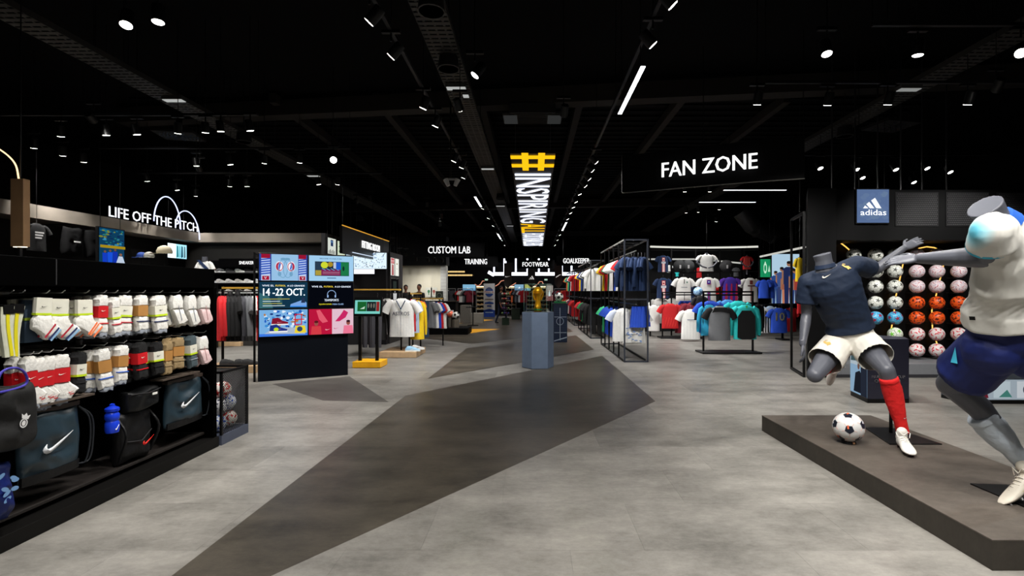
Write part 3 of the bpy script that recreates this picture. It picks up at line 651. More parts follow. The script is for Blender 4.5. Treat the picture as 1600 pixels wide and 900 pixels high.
# steel clip stand over the long socks
q = P(22, 450, 2.62); t = thing('clip_stand', 'small steel hook comb above the long yellow striped socks', 'hook', (-2.86, 2.63, 1.345), 0)
m = MB()
m.bb((-.2, -.06, -.012), (.04, .06, 0), C(110, 112, 110, .4, .6)); m.build('bracket', t)
for k in range(4): m = MB(); m.tube([(-.02, -.045+k*.03, 0), (.03, -.045+k*.03, .03)], .003, STEEL); m.build('prong', t)

# ---- bags on the lower part
TEAL = C(30, 48, 58, .42, var=.25, scale=5, bump=.5, spec=.5); BAGBLK = C(8, 8, 10, .5, var=.3, bump=.5, spec=.3)
def bag_mesh(w_, h, t_, mat, seed, amp=.02, name='bag_body', sc=7):
    m = MB(); ny, nz = 22, 26
    def pt(i, j, s):
        y = (i/ny-.5)*w_; z = -j/nz*h; e = (1-abs(i/ny*2-1)**4)*(1-abs(j/nz*2-1)**6)
        n_ = noise.noise(V((y*sc+seed, z*sc, s*3))); n2 = noise.noise(V((y*sc*.4+z*sc*1.4, seed+z*sc*.5, s)))
        return V((s*(t_*.5*e**.5)+s*amp*e*(1-abs(n_)*3)+s*amp*.8*n2*e, y*(1+.04*math.sin(z*9+seed)), z+.01*math.sin(y*20+seed)))
    for s in (1, -1):
        vs = [pt(i, j, s) for j in range(nz+1) for i in range(ny+1)]
        m.add(vs, [(j*(ny+1)+i, j*(ny+1)+i+1, (j+1)*(ny+1)+i+1, (j+1)*(ny+1)+i) for j in range(nz) for i in range(ny)], mat)
    me = m.mesh(name); bm = bmesh.new(); bm.from_mesh(me); bmesh.ops.remove_doubles(bm, verts=bm.verts, dist=.0008); bmesh.ops.recalc_face_normals(bm, faces=bm.faces); bm.to_mesh(me); bm.free()
    me.polygons.foreach_set('use_smooth', [True]*len(me.polygons)); return me
def swoosh_part(t, x, y, z, w_, h, mat, tilt=.25):
    m = MB(); m.T = frame((x, y, z), (0, 1, tilt), v=(0, -tilt, 1)); m.poly([(a*w_, b*h) for a, b in SWOOSH], mat); o = m.build('logo', t, fix=False)
    s = o.modifiers.new('thick', 'SOLIDIFY'); s.thickness = .004; s.offset = 0; return o
def drawbag(Y, z, w_, h, label, seed, rot=0):
    t = thing('drawstring_bag', label, 'bag', (-2.84, Y, z), rot)
    put(bag_mesh(w_, h, .07, TEAL, seed), 'bag_body', t)
    m = MB(); m.box((0, 0, .0), (.05, w_*.98, .03), C(60, 50, 44, .5)); m.build('header_bar', t, .004)
    m = MB(); m.loft([[V((x*(1-abs(k/10*2-1)**4*.5), -w_/2*.97+k*w_*.97/10, -h*(.995)+z_)) for x, z_ in ((.04, .0), (.045, .05), (-.03, .05), (-.03, 0))] for k in range(11)], BAGBLK); m.build('bottom_panel', t)
    for s in (0, 1):
        m = MB(); m.tube([(.03, w_/2-.02, -.02), (.05, w_/2+.03+.02*s, -.1), (.05, w_/2+.04+.02*s, -h*.6), (.04, w_/2+.02+.025*s, -h*.92), (.02, w_/2-.01, -h*.95)], .005, C(22, 26, 32, .6), 6, sm=4); m.build('cord', t)
    swoosh_part(t, .062, -w_*.25, -h*.62, w_*.55, h*.3, C(225, 228, 232, .5)); return t
drawbag(2.93, .66, .36, .40, 'large dark teal drawstring bag with white tick, near the left corner', 3)
drawbag(4.06, .64, .42, .37, 'dark teal drawstring bag with white tick beside the wire basket', 11)
# hanging strips of the bag shelf
for Y, z in ((2.95, .70), (3.95, .68)):
    m = MB(); m.box((-.09, Y-1.6, z), (.10, .42, .012), C(74, 64, 56, .5)); m.build('bag_shelf', G, smooth=False)
# small dark backpack with red tick, black pouch
t = thing('backpack', 'black backpack with a small red tick below the blue bottle', 'bag', (-2.88, 3.58, .50), 0)
put(bag_mesh(.30, .36, .12, BAGBLK, 21, .012), 'bag_body', t); swoosh_part(t, .09, .0, -.26, .11, .07, C(225, 40, 30, .5))
m = MB(); m.tube([(.05, -.12, -.2), (.08, 0, -.22), (.05, .13, -.17)], .004, DKGREY); m.build('zip', t)
for s in (-1, 1): m = MB(); m.tube([(.02, s*.14, -.03), (.09, s*.15, -.15), (.03, s*.14, -.33)], .009, BAGBLK, sm=4); m.build('strap', t)
t = thing('wash_bag', 'black wash bag with small white label above the backpack', 'bag', (-2.85, 3.62, .645), 0)
put(bag_mesh(.31, .15, .12, C(8, 9, 10, .45, bump=.6, spec=.3), 31, .012), 'bag_body', t); m = MB(); m.box((.074, .05, -.045), (.004, .045, .016), WHITE); m.build('label_tag', t)
m = MB(); m.tube([(.05, -.14, -.02), (.075, 0, -.03), (.05, .14, -.02)], .004, DKGREY); m.build('zip', t)
# blue drinking bottle
t = thing('drinking_bottle', 'blue drinking bottle with white tick hanging between the bags', 'bottle', (-2.80, 3.325, .408)); BL = C(24, 60, 205, .3)
m = MB(); m.lathe([(.003, 0), (.036, .002), (.04, .02), (.04, .065), (.033, .08), (.04, .095), (.041, .12), (.033, .135), (.03, .14)], (0, 0, 0), BL, 20); m.build('bottle_body', t)
m = MB(); m.lathe([(.03, .14), (.04, .145), (.041, .162), (.034, .168), (.016, .178), (.014, .19), (.003, .195)], (0, 0, 0), C(20, 52, 190, .25), 20); m.build('cap', t)
swoosh_part(t, .041, -.018, .02, .042, .022, WHITE, .9)
# dark duffel with white crest at the far left, blue bag under it
t = thing('shoe_bag', 'dark grey bag with a white crest at the left edge', 'bag', (-2.72, 2.56, .865), .15)
put(bag_mesh(.34, .34, .12, C(18, 18, 18, .7, bump=.5), 41, .02), 'bag_body', t)
m = MB(); m.T = frame((.082, .02, -.2), (0, 1, -.35), v=(0, .35, 1)); W_ = C(225, 225, 225)
m.ring(.0, 0, .024, .024, .006, W_); m.ell(0, 0, .012, .014, W_); m.poly([(-.02, .022), (-.028, .045), (-.012, .038), (0, .052), (.012, .038), (.028, .045), (.02, .022)], W_); m.build('crest', t, fix=False)
m = MB(); m.tube([(.05, -.1, .0), (.06, -.08, .08), (.06, 0, .09), (.06, .06, .05), (.05, .07, -.01), (.05, -.08, -.02), (.05, -.1, 0)], .006, C(70, 62, 170, .5), sm=5); m.build('handle', t)
t = thing('patterned_bag', 'bright blue and white patterned bag in the lower left corner', 'bag', (-2.76, 2.47, .46), .1)
put(bag_mesh(.36, .30, .08, C(12, 30, 96, .45, bump=.6), 51, .05), 'bag_body', t)
for k in range(8):
    m = MB(); a = random.uniform(-.12, .12); b = random.uniform(-.2, -.03); m.T = frame((.085, a, b), (0, 1, random.uniform(-.6, .6))); m.ell(0, 0, .022, .012, C(110, 150, 195)); m.build('print', t, fix=False)
# strap clips glinting
for px, py, l in ((505/4*1, 0, ''),): pass

# ---- wire basket with balls at the end of the gondola
WBK = thing('wire_basket', 'black perforated metal bin with mini footballs behind the gondola end', 'basket', (-2.72, 4.37, 0))
m = MB(); m.bb((-.42, 0, 0), (0, .41, .085), C(70, 76, 92, .5)); m.build('plinth', WBK)
for a in ((-.42, 0), (-.42, .39), (-.02, 0), (-.02, .39)): m = MB(); m.bb((a[0], a[1], .085), (a[0]+.02, a[1]+.02, .645), BLACKM); m.build('post', WBK)
for a, b in (((-.42, 0), (0, .02)), ((-.42, .39), (0, .41)), ((-.42, .02), (-.40, .39)), ((-.02, .02), (0, .39))): m = MB(); m.bb((*a, .625), (*b, .645), BLACKM); m.build('top_rail', WBK)
m = MB()
for k in range(-14, 24):   # diagonal slats of the pierced sheet
    z0 = .09+k*.024
    y0, z_0, y1, z_1 = .02, z0, .39, z0+.30
    if z_0 < .09: y0 += (.09-z_0)/.30*.37; z_0 = .09
    if z_1 > .625: y1 -= (z_1-.625)/.30*.37; z_1 = .625
    if y1-y0 > .01 and z_1 > z_0: m.prism([(-.004, y0, z_0), (-.004, y1, z_1), (-.004, y1, z_1+.006), (-.004, y0, z_0+.006)], (.003, 0, 0), BLACKM)
m.build('pierced_side', WBK, smooth=False, kind='stuff')
m = MB(); m.bb((-.415, .02, .09), (-.41, .39, .62), C(150, 150, 145)); m.bb((-.41, .4, .09), (-.01, .405, .62), C(120, 120, 120)); m.build('inner_sheet', WBK)
MB_COLS = [((222, 222, 225), (40, 80, 170)), ((225, 225, 220), (200, 40, 50)), ((215, 215, 218), (40, 40, 44)), ((230, 200, 40), (30, 60, 160))]

# star / panel painted balls shared by shelf, basket and displays
ICO = []
_bm = bmesh.new(); bmesh.ops.create_icosphere(_bm, subdivisions=1, radius=1); ICO = [v.co.normalized().copy() for v in _bm.verts]; _bm.free()
def ball_mesh(name, base, deco, style, sub=5, line=None):
    bm = bmesh.new(); bmesh.ops.create_icosphere(bm, subdivisions=sub, radius=.11); me = bpy.data.meshes.new(name)
    R = Matrix.Rotation(.55, 3, 'X') @ Matrix.Rotation(.3, 3, 'Z')
    mats = [C(*base, .35, var=.05), C(*deco, .35, var=.05), C(*(line or base), .35, var=.05)]
    for f in bm.faces:
        d = R @ f.calc_center_median().normalized(); ds = sorted(((d.dot(i), k) for k, i in enumerate(ICO)), reverse=True)
        c = ICO[ds[0][1]]; a = math.acos(min(1, ds[0][0])); t1 = c.orthogonal().normalized()
        nb = ICO[[k for k, i in enumerate(ICO) if .3 < i.dot(c) < .6][0]]; t1 = (nb-c*nb.dot(c)).normalized(); t2 = c.cross(t1)
        ph = math.atan2(d.dot(t2), d.dot(t1)); q = abs(((ph/(2*PI)*5) % 1)-.5)*2
        k = 0
        a2 = math.acos(min(1, ds[1][0]))
        if style == 'star':
            if a < .15+.27*q**2.0: k = 1
            elif a2-a < .035: k = 2
        elif style == 'swirl':
            s_ = ((ph/(2*PI)*5)+a*2.4) % 1
            s2 = ((ph/(2*PI)*3)+a*1.0) % 1
            if .12 < a < .55 and s2 < (.26 if name == 'ball_red' else .12): k = 1
            elif name != 'ball_red' and .12 < a < .5 and .5 < s2 < .56: k = 2
        elif style == 'blot':
            n_ = noise.noise(d*4.2)
            if n_ > .16: k = 1
            elif a2-a < .03: k = 2
        elif style == 'classic':
            if a < .33: k = 1
            elif a2-a < .03: k = 2
        f.material_index = k; f.smooth = True
    bm.to_mesh(me); bm.free()
    for x in mats: me.materials.append(x)
    return me
BM = {'star': ball_mesh('ball_star', (224, 226, 220), (28, 34, 24), 'star', line=(150, 152, 140)), 'blue': ball_mesh('ball_blue', (60, 165, 210), (150, 20, 50), 'star', line=(200, 225, 235)),
      'green': ball_mesh('ball_green', (222, 228, 215), (110, 200, 50), 'star', line=(40, 50, 40)), 'yellow': ball_mesh('ball_yellow', (232, 222, 40), (90, 20, 60), 'star', line=(60, 60, 40)),
      'pink': ball_mesh('ball_pink', (232, 218, 222), (175, 50, 80), 'swirl', line=(95, 75, 150)), 'orange': ball_mesh('ball_orange', (240, 88, 30), (90, 30, 20), 'blot', line=(240, 140, 30)),
      'red': ball_mesh('ball_red', (232, 222, 222), (205, 25, 45), 'swirl', line=(205, 25, 45)), 'classic': ball_mesh('ball_classic', (232, 232, 228), (18, 18, 20), 'classic', 4, line=(120, 120, 120)),
      'coral': ball_mesh('ball_coral', (238, 120, 90), (220, 90, 60), 'classic', 4), 'mblue': ball_mesh('ball_mblue', (215, 220, 228), (40, 80, 180), 'blot', 4), 'mred': ball_mesh('ball_mred', (228, 222, 215), (205, 50, 50), 'blot', 4), 'mdark': ball_mesh('ball_mdark', (205, 205, 210), (60, 60, 80), 'blot', 4)}
def football(kind, loc, label, group=None, sc=1, rot=None, cat='football', name='football'):
    o = put(BM[kind], name); o.location = loc; o.scale = (sc, sc, sc); o.rotation_euler = rot or (random.uniform(0, 6), random.uniform(0, 6), random.uniform(0, 6))
    return tag(o, label, cat, group)
ML = ['front left at the bottom', 'back left at the bottom', 'front right at the bottom', 'back right at the bottom', 'front left in the middle', 'front right in the middle', 'back in the middle', 'on top at the front', 'on top at the back']
for i, (x, y, z, k) in enumerate(((-.11, .11, .165, 'mblue'), (-.30, .12, .165, 'mdark'), (-.12, .29, .165, 'mred'), (-.31, .30, .165, 'mblue'), (-.12, .14, .305, 'mdark'), (-.13, .29, .315, 'mblue'), (-.30, .2, .31, 'mred'), (-.12, .2, .45, 'mred'), (-.28, .28, .44, 'mdark'))):
    football(k, (-2.72+x, 4.37+y, z), 'small patched football inside the black pierced bin, %s' % ML[i], 'mini footballs in the pierced bin', .68, name='mini_football')

# ================================================================== "life off the pitch" corner
CONC = C(128, 120, 110, .8, var=.3, scale=2.5, bump=.3)
m = MB(); m.bb((-8.6, 3.5, 2.53), (-8.03, 12.3, 2.75), CONC); struct(m, 'trim_20')
m = MB(); m.bb((-8.03, 12.0, 2.53), (-5.03, 12.3, 2.75), CONC); struct(m, 'trim_21')
m = MB(); m.bb((-8.8, 3.5, 0), (-8.6, 12.5, 2.6), C(16, 15, 15, .8)); struct(m, 'wall_sneaker_side')
m = MB(); m.bb((-8.6, 12.35, 0), (-5.03, 12.5, 2.53), C(34, 32, 30, .8)); struct(m, 'wall_sneaker_back')
t = thing('neon_sign', 'glowing white sign LIFE OFF THE PITCH with two neon loops', 'sign', (-8.0, 9.43, 2.75)); W2 = E(245, 248, 255, 1.5)
m = MB(); m.T = frame((0, 0, .015), (0, 1, 0)); m.text('LIFE OFF THE PITCH', 0, 0, 2.5, .2, W2, .005); m.build('lettering', t)
def arc(y0, y1, h, z0, z1): return [V((-.0+.03, y0+(y1-y0)*(1-math.cos(PI*k/20))/2, max(0, 1)*(z0+(z1-z0)*k/20)+h*math.sin(PI*k/20))) for k in range(21)]
N1 = E(205, 215, 255, 1.8)
m = MB(); m.tube(arc(1.08, 1.88, .62, .08, .0), .012, N1, 6); m.build('neon_loop', t)
m = MB(); m.tube(arc(1.72, 2.52, .50, .05, -.17), .012, N1, 6); m.build('neon_loop', t)
# shelf run under the band
m = MB(); m.bb((-8.55, 7.0, .0), (-7.55, 12.0, 1.55), C(14, 14, 15, .5)); t0 = m.build('display_counter', bevel=.004); tag(t0, 'long dark counter carrying caps behind the sock wall', 'counter')
def framed(label, T, wd, h, fn, cat='screen', name='screen', depth=.05, col=None, group=None, rods=True):
    t = bpy.data.objects.new(name, None); COL.objects.link(t); t.matrix_world = T; tag(t, label, cat, group)
    m = MB(); m.bb((-.015, -.015, -depth), (wd+.015, h+.015, -.002), col or BLACKM); m.build('casing', t, smooth=False)
    m = MB(); fn(m, wd, h); m.build('picture', t, smooth=False, fix=False)
    if rods:
        z0 = T[2][3]
        for x in (.1*wd, .9*wd): m = MB(); m.tube([(x, h, -.03), (x, 5.2-z0, -.03)], .005, BLACKM, 5); m.build('suspension_rod', t)
    return t
def crowd(m, wd, h, base, figs, seed, s=1.0):
    """simple full length figures: body, head, legs as flat print"""
    rnd = random.Random(seed); m.rect(0, 0, wd, h, E(*base, s))
    for x, hh, shirt, short in figs:
        cx = x*wd; H_ = hh*h; w_ = H_*.13
        m.poly([(cx-w_*.8, 0), (cx-w_*.1, 0), (cx, H_*.45), (cx+w_*.1, 0), (cx+w_*.8, 0), (cx+w_*.9, H_*.5), (cx-w_*.9, H_*.5)], E(*short, s))
        m.poly([(cx-w_, H_*.45), (cx+w_, H_*.45), (cx+w_*1.1, H_*.7), (cx+w_*1.3, H_*.8), (cx+w_*.5, H_*.86), (cx-w_*.5, H_*.86), (cx-w_*1.3, H_*.8), (cx-w_*1.1, H_*.7)], E(*shirt, s))
        m.poly([(cx-w_*1.3, H_*.78), (cx-w_*1.0, H_*.78), (cx-w_*1.0, H_*.45), (cx-w_*1.3, H_*.45)], E(150, 105, 80, s)); m.poly([(cx+w_*1.3, H_*.78), (cx+w_, H_*.78), (cx+w_, H_*.45), (cx+w_*1.3, H_*.45)], E(150, 105, 80, s))
        m.ell(cx, H_*.93, w_*.42, H_*.06, E(150, 105, 80, s)); m.ell(cx, H_*.965, w_*.42, H_*.035, E(25, 20, 18, s))
def life_poster(m, wd, h):
    m.rect(0, 0, wd, h, E(14, 60, 90, 1)); rnd = random.Random(4)
    for i in range(46):
        x = rnd.uniform(0, .86)*wd; y = rnd.uniform(.48, .96)*h; c = rnd.choice(((20, 110, 150), (40, 130, 120), (130, 140, 50), (15, 40, 90), (60, 150, 190)))
        m.ell(x+.05*wd, y, rnd.uniform(.03, .10)*wd, rnd.uniform(.01, .035)*h, E(*c, .8), 8)
    m.rect(0, .42*h, wd, .50*h, E(190, 160, 30, .7))
    for x, hh, c in ((.18, .36, (20, 60, 190)), (.38, .40, (25, 80, 215)), (.58, .44, (20, 50, 170))):
        m.poly([((x-.09)*wd, 0), ((x+.09)*wd, 0), ((x+.10)*wd, hh*.75*h), ((x-.10)*wd, hh*.75*h)], E(*c, 1)); m.ell(x*wd, hh*.86*h, .05*wd, .035*h, E(120, 85, 70, .8))
    m.poly([(.62*wd, 0), (.98*wd, 0), (.88*wd, .2*h), (.72*wd, .2*h)], E(200, 215, 235, .9)); m.ell(.8*wd, .25*h, .06*wd, .04*h, E(140, 100, 80, .9))
framed('tall poster of blue dressed fans behind the sock wall', frame((-7.5, 8.64, 1.86), (0, 1, 0)), .53, .6, life_poster, 'poster', 'poster')
def life_tv(m, wd, h):
    m.rect(0, 0, wd, h, E(150, 205, 225, 1.6)); m.rect(0, 0, .42*wd, h, E(225, 240, 245, 1.8))
    for x, c in ((.5, (40, 120, 130)), (.62, (110, 190, 200)), (.74, (20, 70, 90)), (.88, (90, 120, 130))): m.poly([((x-.05)*wd, .05*h), ((x+.06)*wd, .1*h), ((x+.04)*wd, .85*h), ((x-.03)*wd, .9*h)], E(*c, 1.2))
framed('small bright landscape screen under the neon loops', frame((-8.3, 11.36, 2.12), (0, 1, 0)), .62, .33, life_tv)
for px, py, w_, c, l in ((221, 398, .26, (30, 60, 130), 'blue cap on the counter behind the sock wall'), (233, 398, .27, (150, 148, 140), 'grey cap beside the blue cap'), (257, 392, .40, (190, 180, 155), 'large beige cap left of the bright small screen')):
    q = P(px, py, 10.3); t = thing('cap', l, 'cap', (q.x, q.y, q.z-.05)); s = w_/.26; mt = C(*c, .8)
    m = MB(); m.lathe([(.09*s, 0), (.092*s, .03*s), (.075*s, .075*s), (.04*s, .1*s), (.004, .108*s)], (0, 0, 0), mt, 16); m.build('crown', t)
    m = MB(); m.loft([[V((math.cos(a)*.09*s*k, -abs(math.sin(a))*.09*s*k-(k-1)*.09*s, -.002-.02*(k-1))) for a in [PI*i/12 for i in range(13)]] for k in (1, 1.5)], mt, cap=False, closed=False); o = m.build('peak', t, fix=False); sd = o.modifiers.new('t', 'SOLIDIFY'); sd.thickness = .006
    m = MB(); m.tube([(0, 0, 0), (0, 0, 1.55-(q.z-.05))], .01, BLACKM); m.build('stand', t)
# black t-shirt and dark caps hung on the side wall
for px, py, Y, l, prt in ((52, 367, 7.2, 'black shirt with white print on the side wall', 1), ):
    q = P(px, py, Y)
t = garment_later = None
for px, py, l in ((112, 378, 'black backpack with a white bar label hanging on the side wall, left'), (147, 382, 'black backpack with a white bar label hanging on the side wall, right')):
    Y = FC*8.05/(CX-px); q = P(px, py, Y); t = thing('backpack', l, 'bag', q, 0, 'backpacks on the side wall')
    put(bag_mesh(.36, .5, .16, C(10, 10, 11, .8, spec=.1), px, .01), 'bag_body', t).location = (0, 0, .25)
    m = MB(); m.box((.10, 0, 0), (.01, .12, .025), C(235, 235, 235)); m.build('label_bar', t); m = MB(); m.tube([(0, 0, .25), (-.1, 0, .3), (-.5, 0, .3)], .008, BLACKM); m.build('wall_hook', t)
for i, (px, Y) in enumerate(((50, 8.2), (66, 8.6), (116, 9.0), (152, 9.4), (231, 10.2), (285, 11.0))):
    X = -(CX-px)/FC*Y; t = thing('price_stand', '%ssmall stand of tiny white price cards on the dark counter' % nth('price', 'first '), 'card stand', (X, Y, 1.552), 0, 'price card stands'); h = .28 if i < 5 else .2
    m = MB(); m.bb((-.1, -.1, 0), (.1, .1, .012), BLACKM); m.tube([(0, 0, 0), (0, 0, h)], .006, BLACKM); m.build('stand', t)
    for r_ in range(3):
        for c_ in range(3): m = MB(); m.bb((-.08+c_*.065, -.012, h-.1+r_*.04-.05), (-.045+c_*.065, -.006, h-.1+r_*.04-.03), C(230, 230, 225)); m.build('price_card', t)
# ---- mannequin bust at the gondola end (behind)
# hanging oak box and neon arc at the left edge
a = P(16, 385, 5.0); t = thing('hanging_oak_box', 'light oak box hanging at the upper left edge', 'hanging fixture', (a.x, a.y, a.z))
m = MB(); m.bb((0, 0, 0), (.13, .07, .68), C(176, 138, 100, .5, var=.25, scale=6)); m.build('oak_body', t, .004)
m = MB(); m.bb((.015, .012, -.006), (.115, .058, .001), E(255, 235, 205, 3)); m.build('diffuser', t)
m = MB(); m.tube([(.05, .035, .68), (.02, .035, .82), (-.06, .035, .92), (-.2, .035, 1.02)], .007, E(255, 215, 160, 2), sm=4); m.build('neon_arc', t)
m = MB(); m.tube([(.07, .035, .68), (.07, .035, 5.2-a.z)], .006, BLACKM); m.build('suspension_rod', t)
t = thing('wall_lamp', 'small lit lamp below the hanging oak box', 'lamp', (a.x+.06, a.y+.035, a.z-.006))
m = MB(); m.tube([(0, 0, 0), (0, 0, -.12)], .02, BLACKM); m.build('stem', t)
t['label'] = 'small black stem hanging under the oak box'; t['category'] = 'fixture'

# ---- sneaker shelves under SNEAKERS
SH = thing('sneaker_shelf', 'black wall shelf with three rows of sneakers', 'shelf', (-7.9, 11.75, 0))
m = MB(); m.bb((0, .55, 1.2), (2.75, .59, 2.1), BLACK); m.build('back_panel', SH)
for z in (1.80, 1.55, 1.30): m = MB(); m.bb((0, .18, z-.02), (2.75, .55, z), C(26, 26, 28)); m.build('shelf_board', SH)
SHOE_C = {}
def shoe_mesh(c1, c2, c3=(235, 235, 232)):
    k = (c1, c2, c3)
    if k in SHOE_C: return SHOE_C[k]
    prof = [(-.14, .052, .032), (-.11, .095, .038), (-.05, .10, .038), (0, .082, .04), (.06, .058, .045), (.11, .045, .042), (.135, .03, .025)]
    m = MB(); m.loft([[V((x, wy*math.cos(a), .018+max(0, math.sin(a))*(h-.018))) for a in [PI*i/8 for i in range(9)]] for x, h, wy in prof], C(*c1, .7)); up_ = m.mesh('upper')
    m = MB(); m.loft([[V((x, -wy-.003, 0)), V((x, wy+.003, 0)), V((x, wy+.003, .026)), V((x, -wy-.003, .026))] for x, h, wy in prof], C(*c3, .6)); so = m.mesh('sole')
    m = MB(); m.prism([(-.06, -.0395, .03), (-.02, -.0405, .03), (.04, -.043, .05), (-.0, -.041, .045)], (0, .001, 0), C(*c2)); m.prism([(-.06, .0395, .03), (-.02, .0405, .03), (.04, .043, .05), (-.0, .041, .045)], (0, -.001, 0), C(*c2))
    for i in range(4): m.tube([(.0+i*.02, -.022, .088-i*.008), (.0+i*.02, .022, .088-i*.008)], .003, C(*c2), 5)
    la = m.mesh('laces'); SHOE_C[k] = (up_, so, la); return SHOE_C[k]
def shoe(loc, rz, label, cols, group=None, name='sneaker', cat='shoe', sc=1):
    t = thing(name, label, cat, loc, rz, group); u_, s_, l_ = shoe_mesh(*cols)
    put(u_, 'upper', t); put(s_, 'sole', t); put(l_, 'laces', t); t.scale = (sc, sc, sc); return t
cc = [((60, 60, 62), (235, 235, 235)), ((40, 40, 42), (90, 90, 90), (90, 90, 92)), ((232, 230, 226), (30, 30, 32)), ((46, 46, 48), (80, 80, 80), (110, 110, 112)), ((90, 90, 92), (220, 220, 220))]
c2_ = [((230, 228, 224), (30, 30, 32)), ((228, 228, 226), (25, 25, 28)), ((205, 200, 192), (90, 90, 90)), ((225, 225, 225), (60, 60, 62)), ((200, 200, 205), (30, 30, 32))]
c3_ = [((40, 40, 42), (200, 200, 200)), ((232, 230, 226), (100, 100, 100)), ((60, 60, 64), (230, 230, 230)), ((226, 222, 214), (150, 150, 150)), ((220, 218, 222), (60, 60, 60))]
for r_, (z, cs, rn) in enumerate(((1.80, cc, 'top'), (1.55, c2_, 'middle'), (1.30, c3_, 'bottom'))):
    for i in range(6):
        px = 332+i*14.5; X = (px-CX)/FC*12.1; col = cs[(i+4) % 5]
        shoe((X, 12.08, z+.002), -.15, '%ssneaker from the left on the %s sneaker shelf row' % (nth('snk'+rn, 'first '), rn), col, 'sneakers on the wall shelf')

# ================================================================== video wall
K0 = V((-4.08, 7.42, 0)); KU = V((.871, .491, 0)).normalized()
VW = thing('video_display', 'free standing black wall carrying six screens over a navy panel', 'video wall', K0, math.atan2(KU.y, KU.x))
m = MB(); m.bb((0, 0, .0), (1.27, .34, .66), C(5, 11, 22, .5, var=.1, spec=.2)); m.build('base_cabinet', VW, .004)
m = MB(); m.bb((0.0, .03, .66), (1.34, .1, 1.93), BLACKM); m.build('screen_mount', VW, .004)
for x, y in ((-.06, .38), (-.06, .02), (1.2, .38)): m = MB(); m.bb((x, y, 0), (x+.03, y+.03, 1.93), BLACKM); m.build('frame_post', VW)
for a, b in (((-.06, .02, 1.9), (-.03, .41, 1.93)), ((-.06, .02, 0), (-.03, .41, .03)), ((-.06, .38, 1.9), (1.23, .41, 1.93))): m = MB(); m.bb(a, b, BLACKM); m.build('frame_rail', VW)
def vscreen(col, row, label, fn, tilt=0):
    x0 = .015+col*.675; z0 = .675+(2-row)*.418; wd, h = .655, .395
    t = thing('display_screen', label, 'screen', K0+KU*x0+V((0, 0, z0)), math.atan2(KU.y, KU.x), 'screens of the video wall')
    m = MB(); m.bb((-.008, -.045, -.008), (wd+.008, .028, h+.008), BLACKM); m.build('casing', t, .003)
    m = MB(); m.T = frame((0, -.046, 0), (1, 0, 0)); fn(m, wd, h); m.build('picture', t, smooth=False, fix=False)
S1 = 1.0
def v_boots(m, w_, h):
    m.rect(0, 0, w_, h, E(140, 185, 225, S1)); m.rect(0, 0, .28*w_, h, E(40, 70, 150, S1)); m.rect(.79*w_, 0, w_, h, E(40, 70, 150, S1)); m.rect(.245*w_, 0, .80*w_, h, E(150, 192, 228, S1))
    for x0, x1 in ((.04, .22), (.81, .97)):
        m.rect(x0*w_, 0, x1*w_, h, E(190, 205, 235, S1)); m.rect(x0*w_, .84*h, x1*w_, h, E(150, 20, 50, S1)); m.rect((x0+.02)*w_, 0.02*h, (x1-.02)*w_, .17*h, E(165, 20, 50, S1))
        for k in range(7): m.poly([(x0*w_, (.22+k*.09)*h), (x1*w_, (.26+k*.09)*h), (x1*w_, (.31+k*.09)*h), (x0*w_, (.27+k*.09)*h)], E(40, 80, 190, S1))
        m.text('V', (x0+.06)*w_, .05*h, .05*w_, .09*h, E(235, 225, 235, S1))
    for s, x in ((-1, .41), (1, .65)):
        m.ell(x*w_, .54*h, .085*w_, .2*h, E(235, 235, 245, S1)); m.ell(x*w_, .53*h, .075*w_, .17*h, E(180, 40, 70, S1))
        m.ell((x-.015*s)*w_, .53*h, .045*w_, .13*h, E(240, 240, 250, S1)); m.poly([((x-.03)*w_, .42*h), ((x+.0)*w_, .42*h), ((x+.03)*w_, .64*h), ((x)*w_, .66*h)], E(50, 90, 200, S1))
        m.ell((x-s*-.0)*w_, .25*h, .035*w_, .09*h, E(110, 160, 195, S1)); m.ell((.53+s*.04)*w_, .82*h, .06*w_, .05*h, E(110, 160, 195, S1)); m.ring((.53+s*.05)*w_, .45*h, .1*w_, .35*h, .01, E(115, 165, 200, S1))
def v_map(m, w_, h):
    m.rect(0, 0, w_, h, E(160, 205, 238, S1)); m.rect(.13*w_, .2*h, .9*w_, .77*h, E(30, 40, 60, S1)); m.rect(.14*w_, .43*h, .26*w_, .75*h, E(40, 60, 80, S1)); m.rect(.14*w_, .22*h, .27*w_, .42*h, E(170, 150, 60, S1))
    m.rect(.27*w_, .22*h, .70*w_, .46*h, E(125, 35, 85, S1)); m.ell(.34*w_, .63*h, .08*w_, .13*h, E(205, 215, 50, S1)); m.ell(.47*w_, .66*h, .06*w_, .1*h, E(170, 140, 40, S1)); m.rect(.54*w_, .5*h, .62*w_, .75*h, E(185, 200, 225, S1))
    for k in range(4): m.poly([((.27+k*.1)*w_, .5*h), ((.3+k*.1)*w_, .5*h), ((.38+k*.1)*w_, .42*h), ((.35+k*.1)*w_, .42*h)], E(90, 170, 215, S1))
    m.rect(.6*w_, .46*h, .72*w_, .75*h, E(30, 90, 200, S1)); m.rect(.71*w_, .22*h, .89*w_, .76*h, E(28, 120, 70, S1)); m.ell(.77*w_, .5*h, .025*w_, .1*h, E(15, 50, 40, S1))
    m.rect(.3*w_, .34*h, .68*w_, .355*h, E(200, 160, 170, S1)); m.rect(.3*w_, .28*h, .68*w_, .29*h, E(200, 160, 170, S1))
    m.text('WELCOME TO OUR STORE', .23*w_, .86*h, .5*w_, .05*h, E(25, 60, 110, S1)); m.rect(.4*w_, .1*h, .6*w_, .13*h, E(60, 95, 140, S1))
